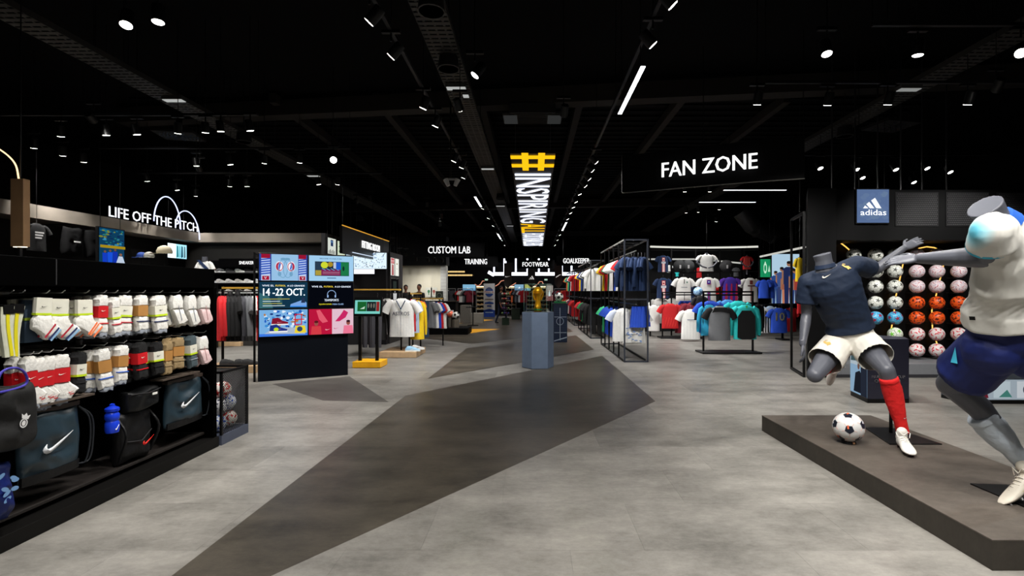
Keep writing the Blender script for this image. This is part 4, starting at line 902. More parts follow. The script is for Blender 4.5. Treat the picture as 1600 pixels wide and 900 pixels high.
def hdr(m, w_, h, y):
    W = E(225, 235, 250, 1.3); m.text('VIVE EL', .06*w_, y*h, .24*w_, .065*h, W); m.text('FUTBOL', .33*w_, y*h, .21*w_, .065*h, E(235, 205, 60, 1.2)); m.text('A LO GRANDE', .57*w_, y*h, .37*w_, .065*h, W)
def v_date(m, w_, h):
    m.rect(0, 0, w_, h, E(18, 52, 74, S1)); m.poly([(0, 0), (.28*w_, 0), (.2*w_, .45*h), (0, .6*h)], E(70, 130, 140, .6)); m.poly([(.36*w_, .1*h), (.48*w_, .1*h), (.44*w_, .6*h), (.38*w_, .6*h)], E(60, 115, 130, .5)); hdr(m, w_, h, .83)
    m.text('14 -22 OCT.', .08*w_, .48*h, .86*w_, .28*h, E(240, 248, 255, 1.6))
    for k, (x1, c) in enumerate(((.62, (190, 180, 80)), (.42, (220, 235, 240)), (.46, (190, 180, 80)), (.52, (220, 235, 240)))): m.rect(.07*w_, (.34-k*.085)*h, x1*w_, (.365-k*.085)*h, E(*c, .9))
    m.poly([(.63*w_, .06*h), (.98*w_, .04*h), (.98*w_, .2*h), (.9*w_, .32*h), (.75*w_, .22*h), (.64*w_, .15*h)], E(120, 165, 225, 1)); m.poly([(.86*w_, .2*h), (.95*w_, .2*h), (.93*w_, .42*h), (.88*w_, .4*h)], E(35, 50, 80, 1)); m.rect(.63*w_, .05*h, .98*w_, .09*h, E(60, 140, 235, 1.1))
def v_team(m, w_, h):
    m.rect(0, 0, w_, h, E(6, 8, 16, S1)); hdr(m, w_, h, .80); W = E(150, 180, 225, 1.1)
    m.ring(.5*w_, .52*h, .10*w_, .17*h, .008, W, 24, -.3, PI+.3); m.rect(.40*w_, .40*h, .43*w_, .5*h, W); m.rect(.57*w_, .40*h, .60*w_, .5*h, W)
    m.text('TEAMSPORTS', .34*w_, .25*h, .32*w_, .09*h, E(220, 230, 245, 1.2)); m.text('EQUIPACIONES', .22*w_, .1*h, .28*w_, .06*h, E(215, 205, 40, 1.2)); m.text('PARA CLUBS', .52*w_, .1*h, .25*w_, .06*h, W)
def v_shoes(m, w_, h):
    m.rect(0, 0, w_, h, E(120, 175, 225, S1)); rnd = random.Random(2)
    for i in range(60):
        c = rnd.choice(((30, 90, 190), (200, 225, 245), (60, 140, 210), (235, 240, 250), (20, 50, 120), (180, 120, 60)))
        m.ell(rnd.uniform(.04, .95)*w_, rnd.uniform(.35, .97)*h, rnd.uniform(.015, .05)*w_, rnd.uniform(.02, .07)*h, E(*c, S1), 7)
    m.rect(0, 0, w_, .1*h, E(60, 120, 225, S1)); m.poly([(.1*w_, .1*h), (.3*w_, .34*h), (.9*w_, .3*h), (.95*w_, .05*h)], E(170, 185, 205, S1))
    def sn(x, y, s, c1, c2): m.poly([(x, y), (x+.33*s, y), (x+.35*s, y+.05*s), (x+.22*s, y+.09*s), (x+.14*s, y+.16*s), (x+.02*s, y+.14*s)], E(*c1, S1)); m.rect(x, y-.015*s, x+.35*s, y+.015*s, E(*c2, S1)); m.shape(SWOOSH, x+.12*s, y+.04*s, .12*s, .05*s, E(210, 130, 150, S1))
    sn(.24*w_, .44*h, .66, (130, 22, 45), (235, 235, 235)); sn(.2*w_, .17*h, .7, (30, 50, 130), (240, 240, 240)); m.ell(.34*w_, .26*h, .05*w_, .07*h, E(190, 220, 40, S1))
    m.ring(.8*w_, .62*h, .11*w_, .3*h, .02, E(205, 30, 50, S1), 4, .8, .8+2*PI); m.rect(.69*w_, .6*h, .93*w_, .64*h, E(205, 30, 50, S1)); m.poly([(.72*w_, .1*h), (.97*w_, .1*h), (.94*w_, .38*h), (.74*w_, .38*h)], E(235, 210, 50, S1)); m.ell(.83*w_, .25*h, .06*w_, .1*h, E(40, 70, 110, S1))
def v_pink(m, w_, h):
    m.rect(0, 0, .51*w_, h, E(185, 22, 60, S1)); m.rect(.51*w_, 0, w_, h, E(225, 190, 205, S1))
    m.poly([(.16*w_, .95*h), (.24*w_, .97*h), (.38*w_, .6*h), (.42*w_, .5*h), (.3*w_, .45*h), (.22*w_, .6*h)], E(225, 90, 110, S1)); m.poly([(.58*w_, .5*h), (.68*w_, .5*h), (.82*w_, .65*h), (.88*w_, .85*h), (.78*w_, .96*h), (.7*w_, .75*h)], E(200, 40, 100, S1))
    for x, c, k in ((.16, (210, 60, 70), (90, 25, 30)), (.88, (235, 120, 150), (60, 25, 35))):
        m.poly([((x-.12)*w_, 0), ((x+.12)*w_, 0), ((x+.1)*w_, .33*h), ((x-.1)*w_, .33*h)], E(*c, S1)); m.ell(x*w_, .44*h, .045*w_, .1*h, E(150, 80, 70, S1)); m.ell(x*w_, .5*h, .045*w_, .05*h, E(*k, S1))
    m.shape(SWOOSH, .36*w_, .16*h, .12*w_, .12*h, E(250, 190, 200, S1)); m.shape(SWOOSH, .55*w_, .2*h, .12*w_, .1*h, E(200, 60, 110, S1))
vscreen(0, 0, 'upper left video wall screen with blue background and boots', v_boots); vscreen(1, 0, 'upper right video wall screen with store map on light blue', v_map)
vscreen(0, 1, 'middle left video wall screen reading 14 -22 OCT.', v_date); vscreen(1, 1, 'black middle right video wall screen reading TEAMSPORTS', v_team)
vscreen(0, 2, 'lower left video wall screen with stacked sneakers', v_shoes); vscreen(1, 2, 'lower right video wall screen in red and pink', v_pink)

# small touch totem on the yellow foot
q = P(556, 490, 8.9); t = thing('touch_totem', 'small touch screen totem with teal picture beside the video wall', 'kiosk', (q.x, 8.9, 0)); wd = 39/FC*8.9
m = MB(); m.box((wd/2, 0, q.z+.12), (wd+.05, .05, .34), BLACKM, Matrix.Rotation(-.12, 3, 'X')); m.build('screen_casing', t)
m = MB(); m.T = frame((0, -.06, q.z), (1, 0, 0), v=(0, .12, 1)); h = .24
m.rect(0, 0, wd, h, E(120, 205, 195, 1)); m.rect(.1*wd, .18*h, .46*wd, .9*h, E(25, 95, 45, 1)); m.rect(.47*wd, .18*h, .84*wd, .9*h, E(25, 35, 35, 1)); m.rect(.85*wd, .18*h, .98*wd, .9*h, E(140, 40, 40, 1)); m.poly([(.2*wd, .35*h), (.4*wd, .55*h), (.38*wd, .35*h)], E(190, 220, 200, 1))
for k in range(3): m.ell((.54+k*.11)*wd, .6*h, .03*wd, .18*h, E(110, 110, 100, 1))
m.build('picture', t, smooth=False, fix=False)
m = MB(); m.bb((wd*.78, 0, .1), (wd*.78+.05, .05, q.z), BLACKM); m.build('leg', t); m = MB(); m.bb((wd*.1, 0, .1), (wd*.1+.05, .05, q.z), BLACKM); m.build('leg', t)
m = MB(); m.bb((-.02, -.12, 0.0012), (wd+.03, .3, .11), YEL); m.build('foot', t, .006)

# ================================================================== platform with two mannequins
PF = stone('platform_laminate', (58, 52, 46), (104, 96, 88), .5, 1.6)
PF_SHADE = stone('platform_laminate_shaded', (34, 31, 27), (62, 57, 50), .6, 1.6)  # same laminate as the top, with the sides' shade put into the colour
o = thing('display_platform', 'low dark stone look platform carrying the two running mannequins', 'platform', (2.22, 2.41, .0012))
m = MB(); m.bb((0, 0, 0), (1.05, 2.42, .1428), PF_SHADE); m.build('side_panels', o, smooth=False); m = MB(); m.bb((-.001, -.001, .1428), (1.051, 2.421, .1488), PF); m.build('top_panel', o, smooth=False)
MAN = C(80, 82, 90, .42, var=.05, spec=.45)

def limb(m, pts, radii, n=14):
    for i in range(len(pts)-1): m.cap(pts[i], radii[i], pts[i+1], radii[i+1], MAN, n)
def ring_torso(m, secs, mat, n=24, e=0.0, pw=1.0):
    """secs: (centre, half width, half depth, side vector)"""
    rings = []
    for i, (c, a, b, sd) in enumerate(secs):
        c = V(c); ax = (V(secs[min(i+1, len(secs)-1)][0])-V(secs[max(i-1, 0)][0])).normalized()
        s = V(sd); s = (s-ax*s.dot(ax)).normalized(); f = ax.cross(s)
        rings.append([c+s*((a+e)*math.copysign(abs(math.cos(t))**pw, math.cos(t)))+f*((b+e)*math.copysign(abs(math.sin(t))**pw, math.sin(t))) for t in [2*PI*j/n for j in range(n)]])
    m.loft(rings, mat)
def hand(m, w, d, n, curl=.25, sc=1.0, thumb=1, spread=.12):
    w = V(w); d = V(d).normalized(); n = V(n); n = (n-d*n.dot(d)).normalized(); s = d.cross(n)
    R_ = lambda p, a, b: [p+s*(a*math.cos(t)*sc)+n*(b*math.sin(t)*sc) for t in [2*PI*j/12 for j in range(12)]]
    m.loft([R_(w-d*.03, .024, .019), R_(w+d*.01, .026, .018), R_(w+d*.045*sc, .039, .016), R_(w+d*.085*sc, .042, .013), R_(w+d*.098*sc, .038, .010)], MAN)
    for k, (o_, L) in enumerate(((-.031, .066), (-.0105, .078), (.0105, .074), (.031, .058))):
        p = w+d*.088*sc+s*o_*sc; ang = 0.0; dd = (d+s*(o_*spread*40*.25)).normalized(); r = .0095*sc
        for q in range(3):
            ang += curl*(1+.15*k)*(.6 if q == 0 else 1)
            dv_ = dd*math.cos(ang)+n*(-math.sin(ang)); p2 = p+dv_*L*sc*(.45, .32, .25)[q]; m.cap(p, r, p2, r*.9, MAN, 8); p = p2; r *= .9
    t0 = w+d*.03*sc-s*thumb*.028*sc; t1 = t0+(d*.7-s*thumb*.75-n*.2).normalized()*.042*sc; t2 = t1+(d*.95-s*thumb*.25-n*.3).normalized()*.034*sc
    m.cap(t0, .014*sc, t1, .011*sc, MAN, 8); m.cap(t1, .0105*sc, t2, .0085*sc, MAN, 8)
def cloth(m, p0, r0, p1, r1, mat, flat=None, n=20):
    p0 = V(p0); p1 = V(p1); k = 5
    m.tube([p0.lerp(p1, i/k) for i in range(k+1)], [r0+(r1-r0)*i/k for i in range(k+1)], mat, n)
def boot(parent, heel, toe, up, mats, sock_r=.043, name='boot', tick=None, label=None):
    """football boot from heel to toe point at sole level"""
    heel = V(heel); toe = V(toe); d = (toe-heel); L = d.length; d.normalize(); up = V(up); up = (up-d*up.dot(d)).normalized(); s = d.cross(up)
    prof = [(-.05, .02, .045, .018), (0.0, .0, .085, .032), (.12, 0, .10, .036), (.28, .005, .092, .035), (.42, .004, .075, .036), (.58, 0, .062, .042), (.75, 0, .048, .046), (.9, .006, .036, .036), (1.0, .012, .024, .018)]
    sc = L/.27; rings = []
    for t, z0, z1, w_ in prof:
        c = heel+d*(t*L)+up*((z0+z1)/2*sc); rings.append([c+s*(w_*sc*math.cos(a))+up*((z1-z0)/2*sc*math.sin(a)) for a in [2*PI*j/14 for j in range(14)]])
    b = MB(); b.loft(rings, mats[0]); o = b.build(name, parent, label=label); ss = o.modifiers.new('s', 'SUBSURF'); ss.levels = 1; ss.render_levels = 1
    k = MB(); k.cap(heel+d*(.10*L)+up*.07*sc, .036*sc, heel+d*(.13*L)+up*.115*sc, .034*sc, mats[0], 12); k.build('collar', o)
    for t, q in ((.05, .6), (.05, -.6), (.25, .5), (.25, -.5), (.6, .7), (.6, -.7), (.72, 0), (.85, .5), (.85, -.5)): p = heel+d*(t*L)+s*(q*.03*sc); k = MB(); k.tube([p+up*.012*sc, p-up*.008*sc], [.008*sc, .005*sc], mats[1], 8); k.build('stud', o)
    k = MB()
    for i in range(5):
        t = .34+i*.075; z = (.087-.009*i)*sc
        k.tube([heel+d*(t*L)-s*.024*sc+up*(z-.008*sc), heel+d*((t+.02)*L)+up*(z+.004), heel+d*(t*L)+s*.024*sc+up*(z-.008*sc)], .003, mats[2], 6)
    for q in (-1, 1): k.tube([heel+d*(.3*L)+up*.1*sc, heel+d*(.26*L)+s*(q*.03)+up*.125*sc, heel+d*(.22*L)+s*(q*.045)+up*.115*sc, heel+d*(.3*L)+s*(q*.035)+up*.085*sc], .0028, mats[2], 6)
    k.build('laces', o)
    if tick:
        k = MB(); k.T = frame(heel+d*(.2*L)+up*.02*sc+s*tick[1]*(.0415*sc), d*(-tick[1]) if tick[1] < 0 else d, v=up); k.shape(SWOOSH, .0, .0, .10*sc, .045*sc, tick[0]); k.build('tick', o, fix=False)
    return o
def side_of(a, b): return (V(a)-V(b)).normalized()
# ---------------- mannequin in the navy shirt: joints from the photograph
def Q(px, py, Y): return P(px, py, Y)
R = dict(neckT=Q(1284, 397, 4.05), neckB=Q(1290, 417, 4.05), shL=Q(1263, 441, 4.17), shR=Q(1338, 414, 4.02), chest=Q(1303, 448, 4.07), waist=Q(1325, 500, 4.16), pelv=Q(1331, 531, 4.2),
         hipL=Q(1306, 540, 4.24), hipR=Q(1350, 536, 4.16), kneeR=Q(1385, 578, 3.85), ankR=Q(1410, 672, 3.88), kneeL=Q(1273, 586, 4.05), ankL=Q(1303, 560, 4.42),
         elL=Q(1260, 492, 4.22), wrL=Q(1254, 537, 4.14), elR=Q(1369, 422, 4.18), wrR=Q(1412, 388, 4.12))
MR = thing('mannequin', 'headless grey mannequin in navy shirt, white shorts and red socks', 'mannequin', (2.85, 3.95, .15)); base = V((2.85, 3.95, .15))
for k in R: R[k] = R[k]-base
shs = side_of(R['shR'], R['shL']); hps = side_of(R['hipR'], R['hipL'])
m = MB()
tors = [(R['pelv']-V((0, 0, .07)), .11, .08, hps), (R['pelv'], .155, .105, hps), (R['pelv'].lerp(R['waist'], .6), .15, .10, hps), (R['waist'], .135, .095, hps), (R['waist'].lerp(R['chest'], .5), .15, .11, shs), (R['chest'], .17, .115, shs), (R['chest'].lerp(R['neckB'], .55), .165, .09, shs), (R['neckB'].lerp(R['chest'], .12), .09, .07, shs), (R['neckB'], .062, .062, shs)]
ring_torso(m, tors, MAN)
m.tube([R['neckB']-V((0, 0, .04)), R['neckB'].lerp(R['neckT'], .5), R['neckT']], [.07, .062, .067], MAN, 20)
limb(m, [R['chest'].lerp(R['shL'], .45)+V((0, 0, .04)), R['shL'], R['elL'], R['elL'].lerp(R['wrL'], .3), R['wrL']], [.06, .06, .04, .042, .027])
limb(m, [R['chest'].lerp(R['shR'], .45)+V((0, 0, .04)), R['shR'], R['elR'], R['elR'].lerp(R['wrR'], .3), R['wrR']], [.06, .056, .04, .042, .027])
hand(m, R['wrL'], (.12, -.05, -1), (.8, -.5, .1), .35, 1, -1); hand(m, R['wrR'], (.9, -.1, .5), (-.35, -.75, .6), .10, 1, 1)
limb(m, [R['hipR'], R['hipR'].lerp(R['kneeR'], .5), R['kneeR'], R['kneeR'].lerp(R['ankR'], .3)+V((.012, .02, 0)), R['ankR']], [.098, .082, .058, .057, .036], 18)
limb(m, [R['hipL'], R['hipL'].lerp(R['kneeL'], .5), R['kneeL'], R['kneeL'].lerp(R['ankL'], .4), R['ankL']], [.098, .086, .062, .056, .036], 18)
put(organic(m, 'body', .0048, 5), 'body', MR)
NAVY = C(9, 27, 50, .75, var=.12, scale=40, bump=.15); WSH = C(218, 214, 204, .8, var=.06, scale=30, bump=.15)
m = MB()
hem = R['waist'].lerp(R['pelv'], .45)
ring_torso(m, [(hem, .185, .135, hps), (R['waist'], .168, .125, hps), (R['waist'].lerp(R['chest'], .5), .18, .135, shs), (R['chest'], .196, .142, shs), (R['chest'].lerp(R['neckB'], .55), .185, .112, shs), (R['neckB'].lerp(R['chest'], .10), .098, .08, shs)], NAVY)
def sleeve(m, a, b, t, r0, r1, mat, root): cloth(m, a, r0, a.lerp(b, t), r1, mat); m.cap(root, r0*1.02, a, r0, mat)
sleeve(m, R['shL'], R['elL'], .62, .076, .088, NAVY, R['chest'].lerp(R['shL'], .5)+V((0, 0, .05)))
sleeve(m, R['shR'], R['elR'], .62, .074, .080, NAVY, R['chest'].lerp(R['shR'], .5)+V((0, 0, .05)))
shirt = put(open_ends(organic(m, 'football_shirt', .0075, 2, .007, 8, 3, (1, 1, 1.7)), [(hem, R['pelv']-R['waist'], .3), (R['shL'].lerp(R['elL'], .62), R['elL']-R['shL'], .13), (R['shR'].lerp(R['elR'], .62), R['elR']-R['shR'], .13)]), 'football_shirt', MR, 'navy football shirt with gold crest and tick'); thick(shirt)
m = MB(); m.tube([R['neckB'].lerp(R['chest'], .02)+V((-.003, 0, -.005)), R['neckB']+V((-.008, 0, .022))], [.078, .071], C(14, 34, 60, .7), 20); m.build('collar', shirt)
def on_surface(target, px, py, Y0=1.5):
    """point of the mannequin's clothing that the pixel sees (world space), and its normal"""
    d = P(px, py, 10)-cam.location; d.normalize(); me = target.data
    bm = bmesh.new(); bm.from_mesh(me); from mathutils.bvhtree import BVHTree
    bv = BVHTree.FromBMesh(bm); off = target.parent.location if target.parent else V((0, 0, 0))
    h = bv.ray_cast(cam.location-off, d); bm.free(); return (h[0], h[1]) if h[0] else (None, None)
def badge(target, px, py, fn, name, parent, tilt=0):
    p, n = on_surface(target, px, py)
    if p is None: return
    if n.dot(V((-1, -2, 0))) < 0: n = -n
    u = V((0, 0, 1)).cross(n).normalized(); v = n.cross(u); c, s = math.cos(tilt), math.sin(tilt)
    m = MB(); m.T = frame(p+n*.004, u*c+v*s, v=v*c-u*s); fn(m); m.build(name, parent, fix=False)
GOLD = C(205, 170, 95, .5)
badge(shirt, 1291, 431, lambda m: m.shape(SWOOSH, -.03, -.015, .065, .045, C(225, 215, 200)), 'tick', shirt, .25)
def rooster(m): m.poly([(-.03, .02), (-.02, .03), (-.005, .015), (.02, .02), (.035, -.01), (.02, -.015), (.01, -.03), (0, -.01), (-.015, 0)], GOLD); m.rect(-.02, .034, .0, .042, GOLD)
badge(shirt, 1322, 418, rooster, 'crest', shirt, -.2)
m = MB()
def shorts(m, J, mat, hipr, k0, k1, hemr, e=.02):
    for a in ('hipR', 'hipL'): m.cap(J['pelv'], hipr*.95, J[a], hipr, mat, 20)
    ring_torso(m, [(J['pelv']-V((0, 0, .05)), .15, .11, hps), (J['pelv'], .172, .128, hps), (J['pelv'].lerp(J['waist'], .7), .158, .115, hps)], mat)
    for a, b in (('hipR', 'kneeR'), ('hipL', 'kneeL')):
        p0 = J[a].lerp(J['pelv'], .25)+V((0, 0, .02)); cloth(m, p0, hipr, J[a].lerp(J[b], k1), hemr, mat)
shorts(m, R, WSH, .116, 0, .56, .132)
sh = put(open_ends(organic(m, 'shorts', .0075, 2, .006, 9, 5), [(R['hipR'].lerp(R['kneeR'], .56), R['kneeR']-R['hipR'], .19), (R['hipL'].lerp(R['kneeL'], .56), R['kneeL']-R['hipL'], .19)]), 'shorts', MR, 'white shorts with gold crest'); thick(sh)
badge(sh, 1292, 537, rooster, 'crest', sh, .1); 
def sockp(parent, k, a, t0, mat, r, name='sock', tick=None):
    m = MB(); k = V(k); a = V(a); p = [k.lerp(a, t0), k.lerp(a, t0+(1-t0)*.22)+V((.010, .012, 0)), k.lerp(a, t0+(1-t0)*.5)+V((.006, .008, 0)), k.lerp(a, .85), k.lerp(a, 1.05)]
    m.tube(p, [r*1.02, r*1.12, r*1.0, r*.72, r*.70], mat, 20); m.tube([k.lerp(a, t0-.01), k.lerp(a, t0+.05)], [r*1.06, r*1.08], mat, 20)
    me = organic(m, name, .007, 2, .0025, 22, 4); return put(me, name, parent)
REDS = C(215, 28, 28, .85, var=.08, scale=60, bump=.3)
sk = sockp(MR, R['kneeR'], R['ankR'], .14, REDS, .061); badge(sk, 1414, 652, lambda m: m.shape(SWOOSH, -.02, -.01, .04, .02, WHITE), 'tick', sk)
sockp(MR, R['kneeL'], R['ankL'], .3, REDS, .058)
BW = (C(226, 222, 214, .4), C(50, 30, 30, .5), C(235, 232, 225, .6))
hl = FL(1407, 697, .16)-base; te = FL(1427, 716, .16)-base
boot(MR, hl, hl+(te-hl).normalized()*.28, (0, 0, 1), BW)
boot(MR, R['ankL']+V((.03, .05, -.02)), R['ankL']+V((-.06, .0, -.24)), (.1, -.95, .2), BW)
m = MB(); m.prism([FL(1351, 669, .15)-base, FL(1390, 695, .15)-base, FL(1472, 695, .15)-base, FL(1393, 669, .15)-base], (0, 0, .008), C(10, 10, 11, .4)); m.build('base_plate', MR)
q = FL(1392, 676, .158)-base; m = MB(); m.tube([q, q+V((0, 0, .42)), R['kneeR'].lerp(R['ankR'], .25)+V((.03, .05, 0))], .013, BLACKM, 10); m.build('support_pole', MR)

# ---------------- mannequin in the white shirt, nearer
Wj = dict(neckT=Q(1538, 322, 2.40), neckB=Q(1558, 348, 2.42), shL=Q(1549, 362, 2.36), shR=Q(1655, 366, 2.66), chest=Q(1585, 405, 2.50), waist=Q(1575, 480, 2.60), pelv=Q(1578, 530, 2.66),
          hipL=Q(1550, 546, 2.68), hipR=Q(1622, 556, 2.62), kneeL=Q(1486, 600, 2.98), ankL=Q(1599, 722, 2.90), kneeR=V((2.95, 2.25, .72)), ankR=V((2.98, 1.86, .80)),
          elL=Q(1550, 401, 2.45), wrL=Q(1437, 404, 2.80), elR=Q(1730, 460, 2.75), wrR=Q(1720, 520, 2.95))
MW = thing('mannequin', 'headless grey mannequin in white shirt and blue shorts reaching out an arm', 'mannequin', (2.75, 2.8, .15)); bw = V((2.75, 2.8, .15))
for k in Wj: Wj[k] = Wj[k]-bw
shs = side_of(Wj['shR'], Wj['shL']); hps = side_of(Wj['hipR'], Wj['hipL'])
m = MB(); J = Wj
ring_torso(m, [(J['pelv']-V((0, 0, .07)), .11, .08, hps), (J['pelv'], .15, .105, hps), (J['waist'], .132, .095, hps), (J['waist'].lerp(J['chest'], .5), .145, .11, shs), (J['chest'], .16, .115, shs), (J['chest'].lerp(J['neckB'], .55), .145, .09, shs), (J['neckB'].lerp(J['chest'], .12), .08, .07, shs), (J['neckB'], .062, .062, shs)], MAN)
m.tube([J['neckB']-V((0, 0, .04)), J['neckB'].lerp(J['neckT'], .5), J['neckT']], [.072, .064, .074], MAN, 20)
limb(m, [J['chest'].lerp(J['shL'], .5)+V((0, 0, .03)), J['shL'], J['elL'], J['elL'].lerp(J['wrL'], .3), J['wrL']], [.07, .068, .058, .052, .029])
limb(m, [J['chest'].lerp(J['shR'], .5)+V((0, 0, .03)), J['shR'], J['elR'], J['elR'].lerp(J['wrR'], .3), J['wrR']], [.06, .06, .042, .043, .027])
hand(m, J['wrL'], (-.42, .38, -.02), (-.45, -.45, .75), .14, 1, -1); hand(m, J['wrR'], (-.1, .3, -.9), (.9, 0, 0), .3)
limb(m, [J['hipL'], J['hipL'].lerp(J['kneeL'], .5), J['kneeL'], J['kneeL'].lerp(J['ankL'], .32)+V((.02, -.01, .01)), J['ankL']], [.11, .098, .074, .066, .038], 18)
limb(m, [J['hipR'], J['hipR'].lerp(J['kneeR'], .5), J['kneeR'], J['kneeR'].lerp(J['ankR'], .35), J['ankR']], [.1, .084, .062, .058, .036], 18)
put(organic(m, 'body', .0048, 5), 'body', MW)
WSHIRT = C(214, 212, 204, .8, var=.05, scale=40, bump=.15); AQUA = C(60, 175, 205, .7); RBLUE = C(8, 24, 84, .65, var=.1, bump=.2)
m = MB()
ring_torso(m, [(J['waist'].lerp(J['pelv'], .38), .200, .170, hps), (J['waist'], .195, .158, hps), (J['waist'].lerp(J['chest'], .5), .185, .150, shs), (J['chest'], .185, .148, shs), (J['chest'].lerp(J['neckB'], .55), .158, .112, shs), (J['neckB'].lerp(J['chest'], .10), .09, .08, shs)], WSHIRT)
m.cap(J['neckB'].lerp(J['chest'], .34), .088, J['shL'].lerp(J['neckB'], .12)+V((0, 0, .0)), .082, WSHIRT, 20); m.cap(J['neckB'].lerp(J['chest'], .36), .085, J['shR'], .08, WSHIRT, 20); m.cap(J['chest'], .13, J['shL'], .075, WSHIRT, 20)
cloth(m, J['shL'], .078, J['shL'].lerp(J['elL'], .5), .096, WSHIRT); m.cap(J['chest'].lerp(J['shL'], .5)+V((0, 0, .045)), .085, J['shL'], .080, WSHIRT)
cloth(m, J['shR'], .078, J['shR'].lerp(J['elR'], .6), .086, WSHIRT); m.cap(J['chest'].lerp(J['shR'], .5)+V((0, 0, .045)), .08, J['shR'], .078, WSHIRT)
ws = put(open_ends(organic(m, 'football_shirt', .0075, 3, .013, 5, 9, (1.8, 1.8, .5)), [(J['waist'].lerp(J['pelv'], .38), J['pelv']-J['waist'], .32), (J['shL'].lerp(J['elL'], .5), J['elL']-J['shL'], .13), (J['shR'].lerp(J['elR'], .6), J['elR']-J['shR'], .13)]), 'football_shirt', MW, 'white football shirt with aqua shoulders and blue collar'); thick(ws)
for q_ in ('shL', 'shR'): pass
def patch_mat(pt):
    m = bpy.data.materials.new('white_aqua_fabric'); m.use_nodes = True; nt = m.node_tree; bs = nt.nodes['Principled BSDF']; L = nt.links.new
    tc = nt.nodes.new('ShaderNodeTexCoord'); vm = nt.nodes.new('ShaderNodeVectorMath'); vm.operation = 'DISTANCE'; vm.inputs[1].default_value = pt; L(tc.outputs['Object'], vm.inputs[0])
    cr = nt.nodes.new('ShaderNodeValToRGB'); L(vm.outputs['Value'], cr.inputs[0]); e = cr.color_ramp.elements
    e[0].position = .03; e[0].color = (*lin((90, 182, 205)), 1); e[1].position = .105; e[1].color = (*lin((214, 212, 204)), 1); k = e.new(.065); k.color = (*lin((155, 205, 215)), 1)
    L(cr.outputs[0], bs.inputs['Base Color']); bs.inputs['Roughness'].default_value = .8; return m
# aqua shoulder patch woven into the white fabric
ws.data.materials.clear(); ws.data.materials.append(patch_mat(J['shL']+V((-.10, .01, .0))))
m = MB(); a_ = J['shL'].lerp(J['elL'], .44); b_ = J['shL'].lerp(J['elL'], .52); m.tube([a_, b_], [.0975, .098], AQUA, 28, cap=False); m.build('sleeve_cuff', ws)
m = MB(); m.tube([J['neckB'].lerp(J['chest'], .06), J['neckB'].lerp(J['neckT'], .10), J['neckB'].lerp(J['neckT'], .28)], [.096, .084, .076], C(22, 80, 165, .7), 22); m.build('collar', ws)
badge(ws, 1520, 497, lambda m: m.rect(-.014, -.01, .014, .01, BLACKM), 'hem_patch', ws)
m = MB()
ring_torso(m, [(J['pelv']-V((0, 0, .07)), .16, .13, hps), (J['pelv'], .195, .155, hps), (J['pelv'].lerp(J['waist'], .7), .165, .13, hps)], RBLUE)
[m.cap(J['pelv'], .13, J[q_], .135, RBLUE, 20) for q_ in ('hipL', 'hipR')]; cloth(m, J['hipL'].lerp(J['pelv'], .3)+V((0, 0, .03)), .135, J['hipL'].lerp(J['kneeL'], .62)+V((.0, 0, -.01)), .145, RBLUE); cloth(m, J['hipR'].lerp(J['pelv'], .3)+V((0, 0, .03)), .118, J['hipR'].lerp(J['kneeR'], .62), .135, RBLUE)
wsh = put(open_ends(organic(m, 'shorts', .0075, 2, .008, 8, 15), [(J['hipL'].lerp(J['kneeL'], .62), J['kneeL']-J['hipL'], .2), (J['hipR'].lerp(J['kneeR'], .62), J['kneeR']-J['hipR'], .2)]), 'shorts', MW, 'royal blue shorts with aqua side wedge'); thick(wsh); wsh.data.materials.append(AQUA)
badge(wsh, 1492, 556, lambda m: m.poly([(-.02, -.04), (.035, -.04), (-.0, .05)], AQUA), 'side_wedge', wsh)
SOCKW = C(196, 206, 216, .9, var=.05, scale=50, bump=.35)
sockp(MW, J['kneeL'], J['ankL'], .42, SOCKW, .071); sockp(MW, J['kneeR'], J['ankR'], .2, SOCKW, .06)
BW2 = (C(216, 208, 192, .45), C(225, 225, 225, .5), C(235, 228, 215, .6))
te = FL(1580, 784, .16)-bw; hl = J['ankL']+V((.045, -.06, -.10)); boot(MW, hl, hl+(te-hl).normalized()*.28, (.3, .2, 1), BW2, tick=(C(230, 215, 40, .5), -1))
boot(MW, J['ankR']+V((.03, -.07, .02)), J['ankR']+V((.03, -.12, -.24)), (0, -1, .2), BW2)
m = MB(); m.prism([FL(1516, 757, .15)-bw, FL(1640, 810, .15)-bw, V((3.2, 2.62, .15))-bw, V((3.2, 3.05, .15))-bw], (0, 0, .008), C(10, 10, 11, .4)); m.build('base_plate', MW)
m = MB(); q = V((2.95, 2.8, .158))-bw; m.tube([q, q+V((0, 0, .45)), V((2.72, 2.62, .98))-bw], .013, BLACKM, 10); m.build('support_pole', MW)

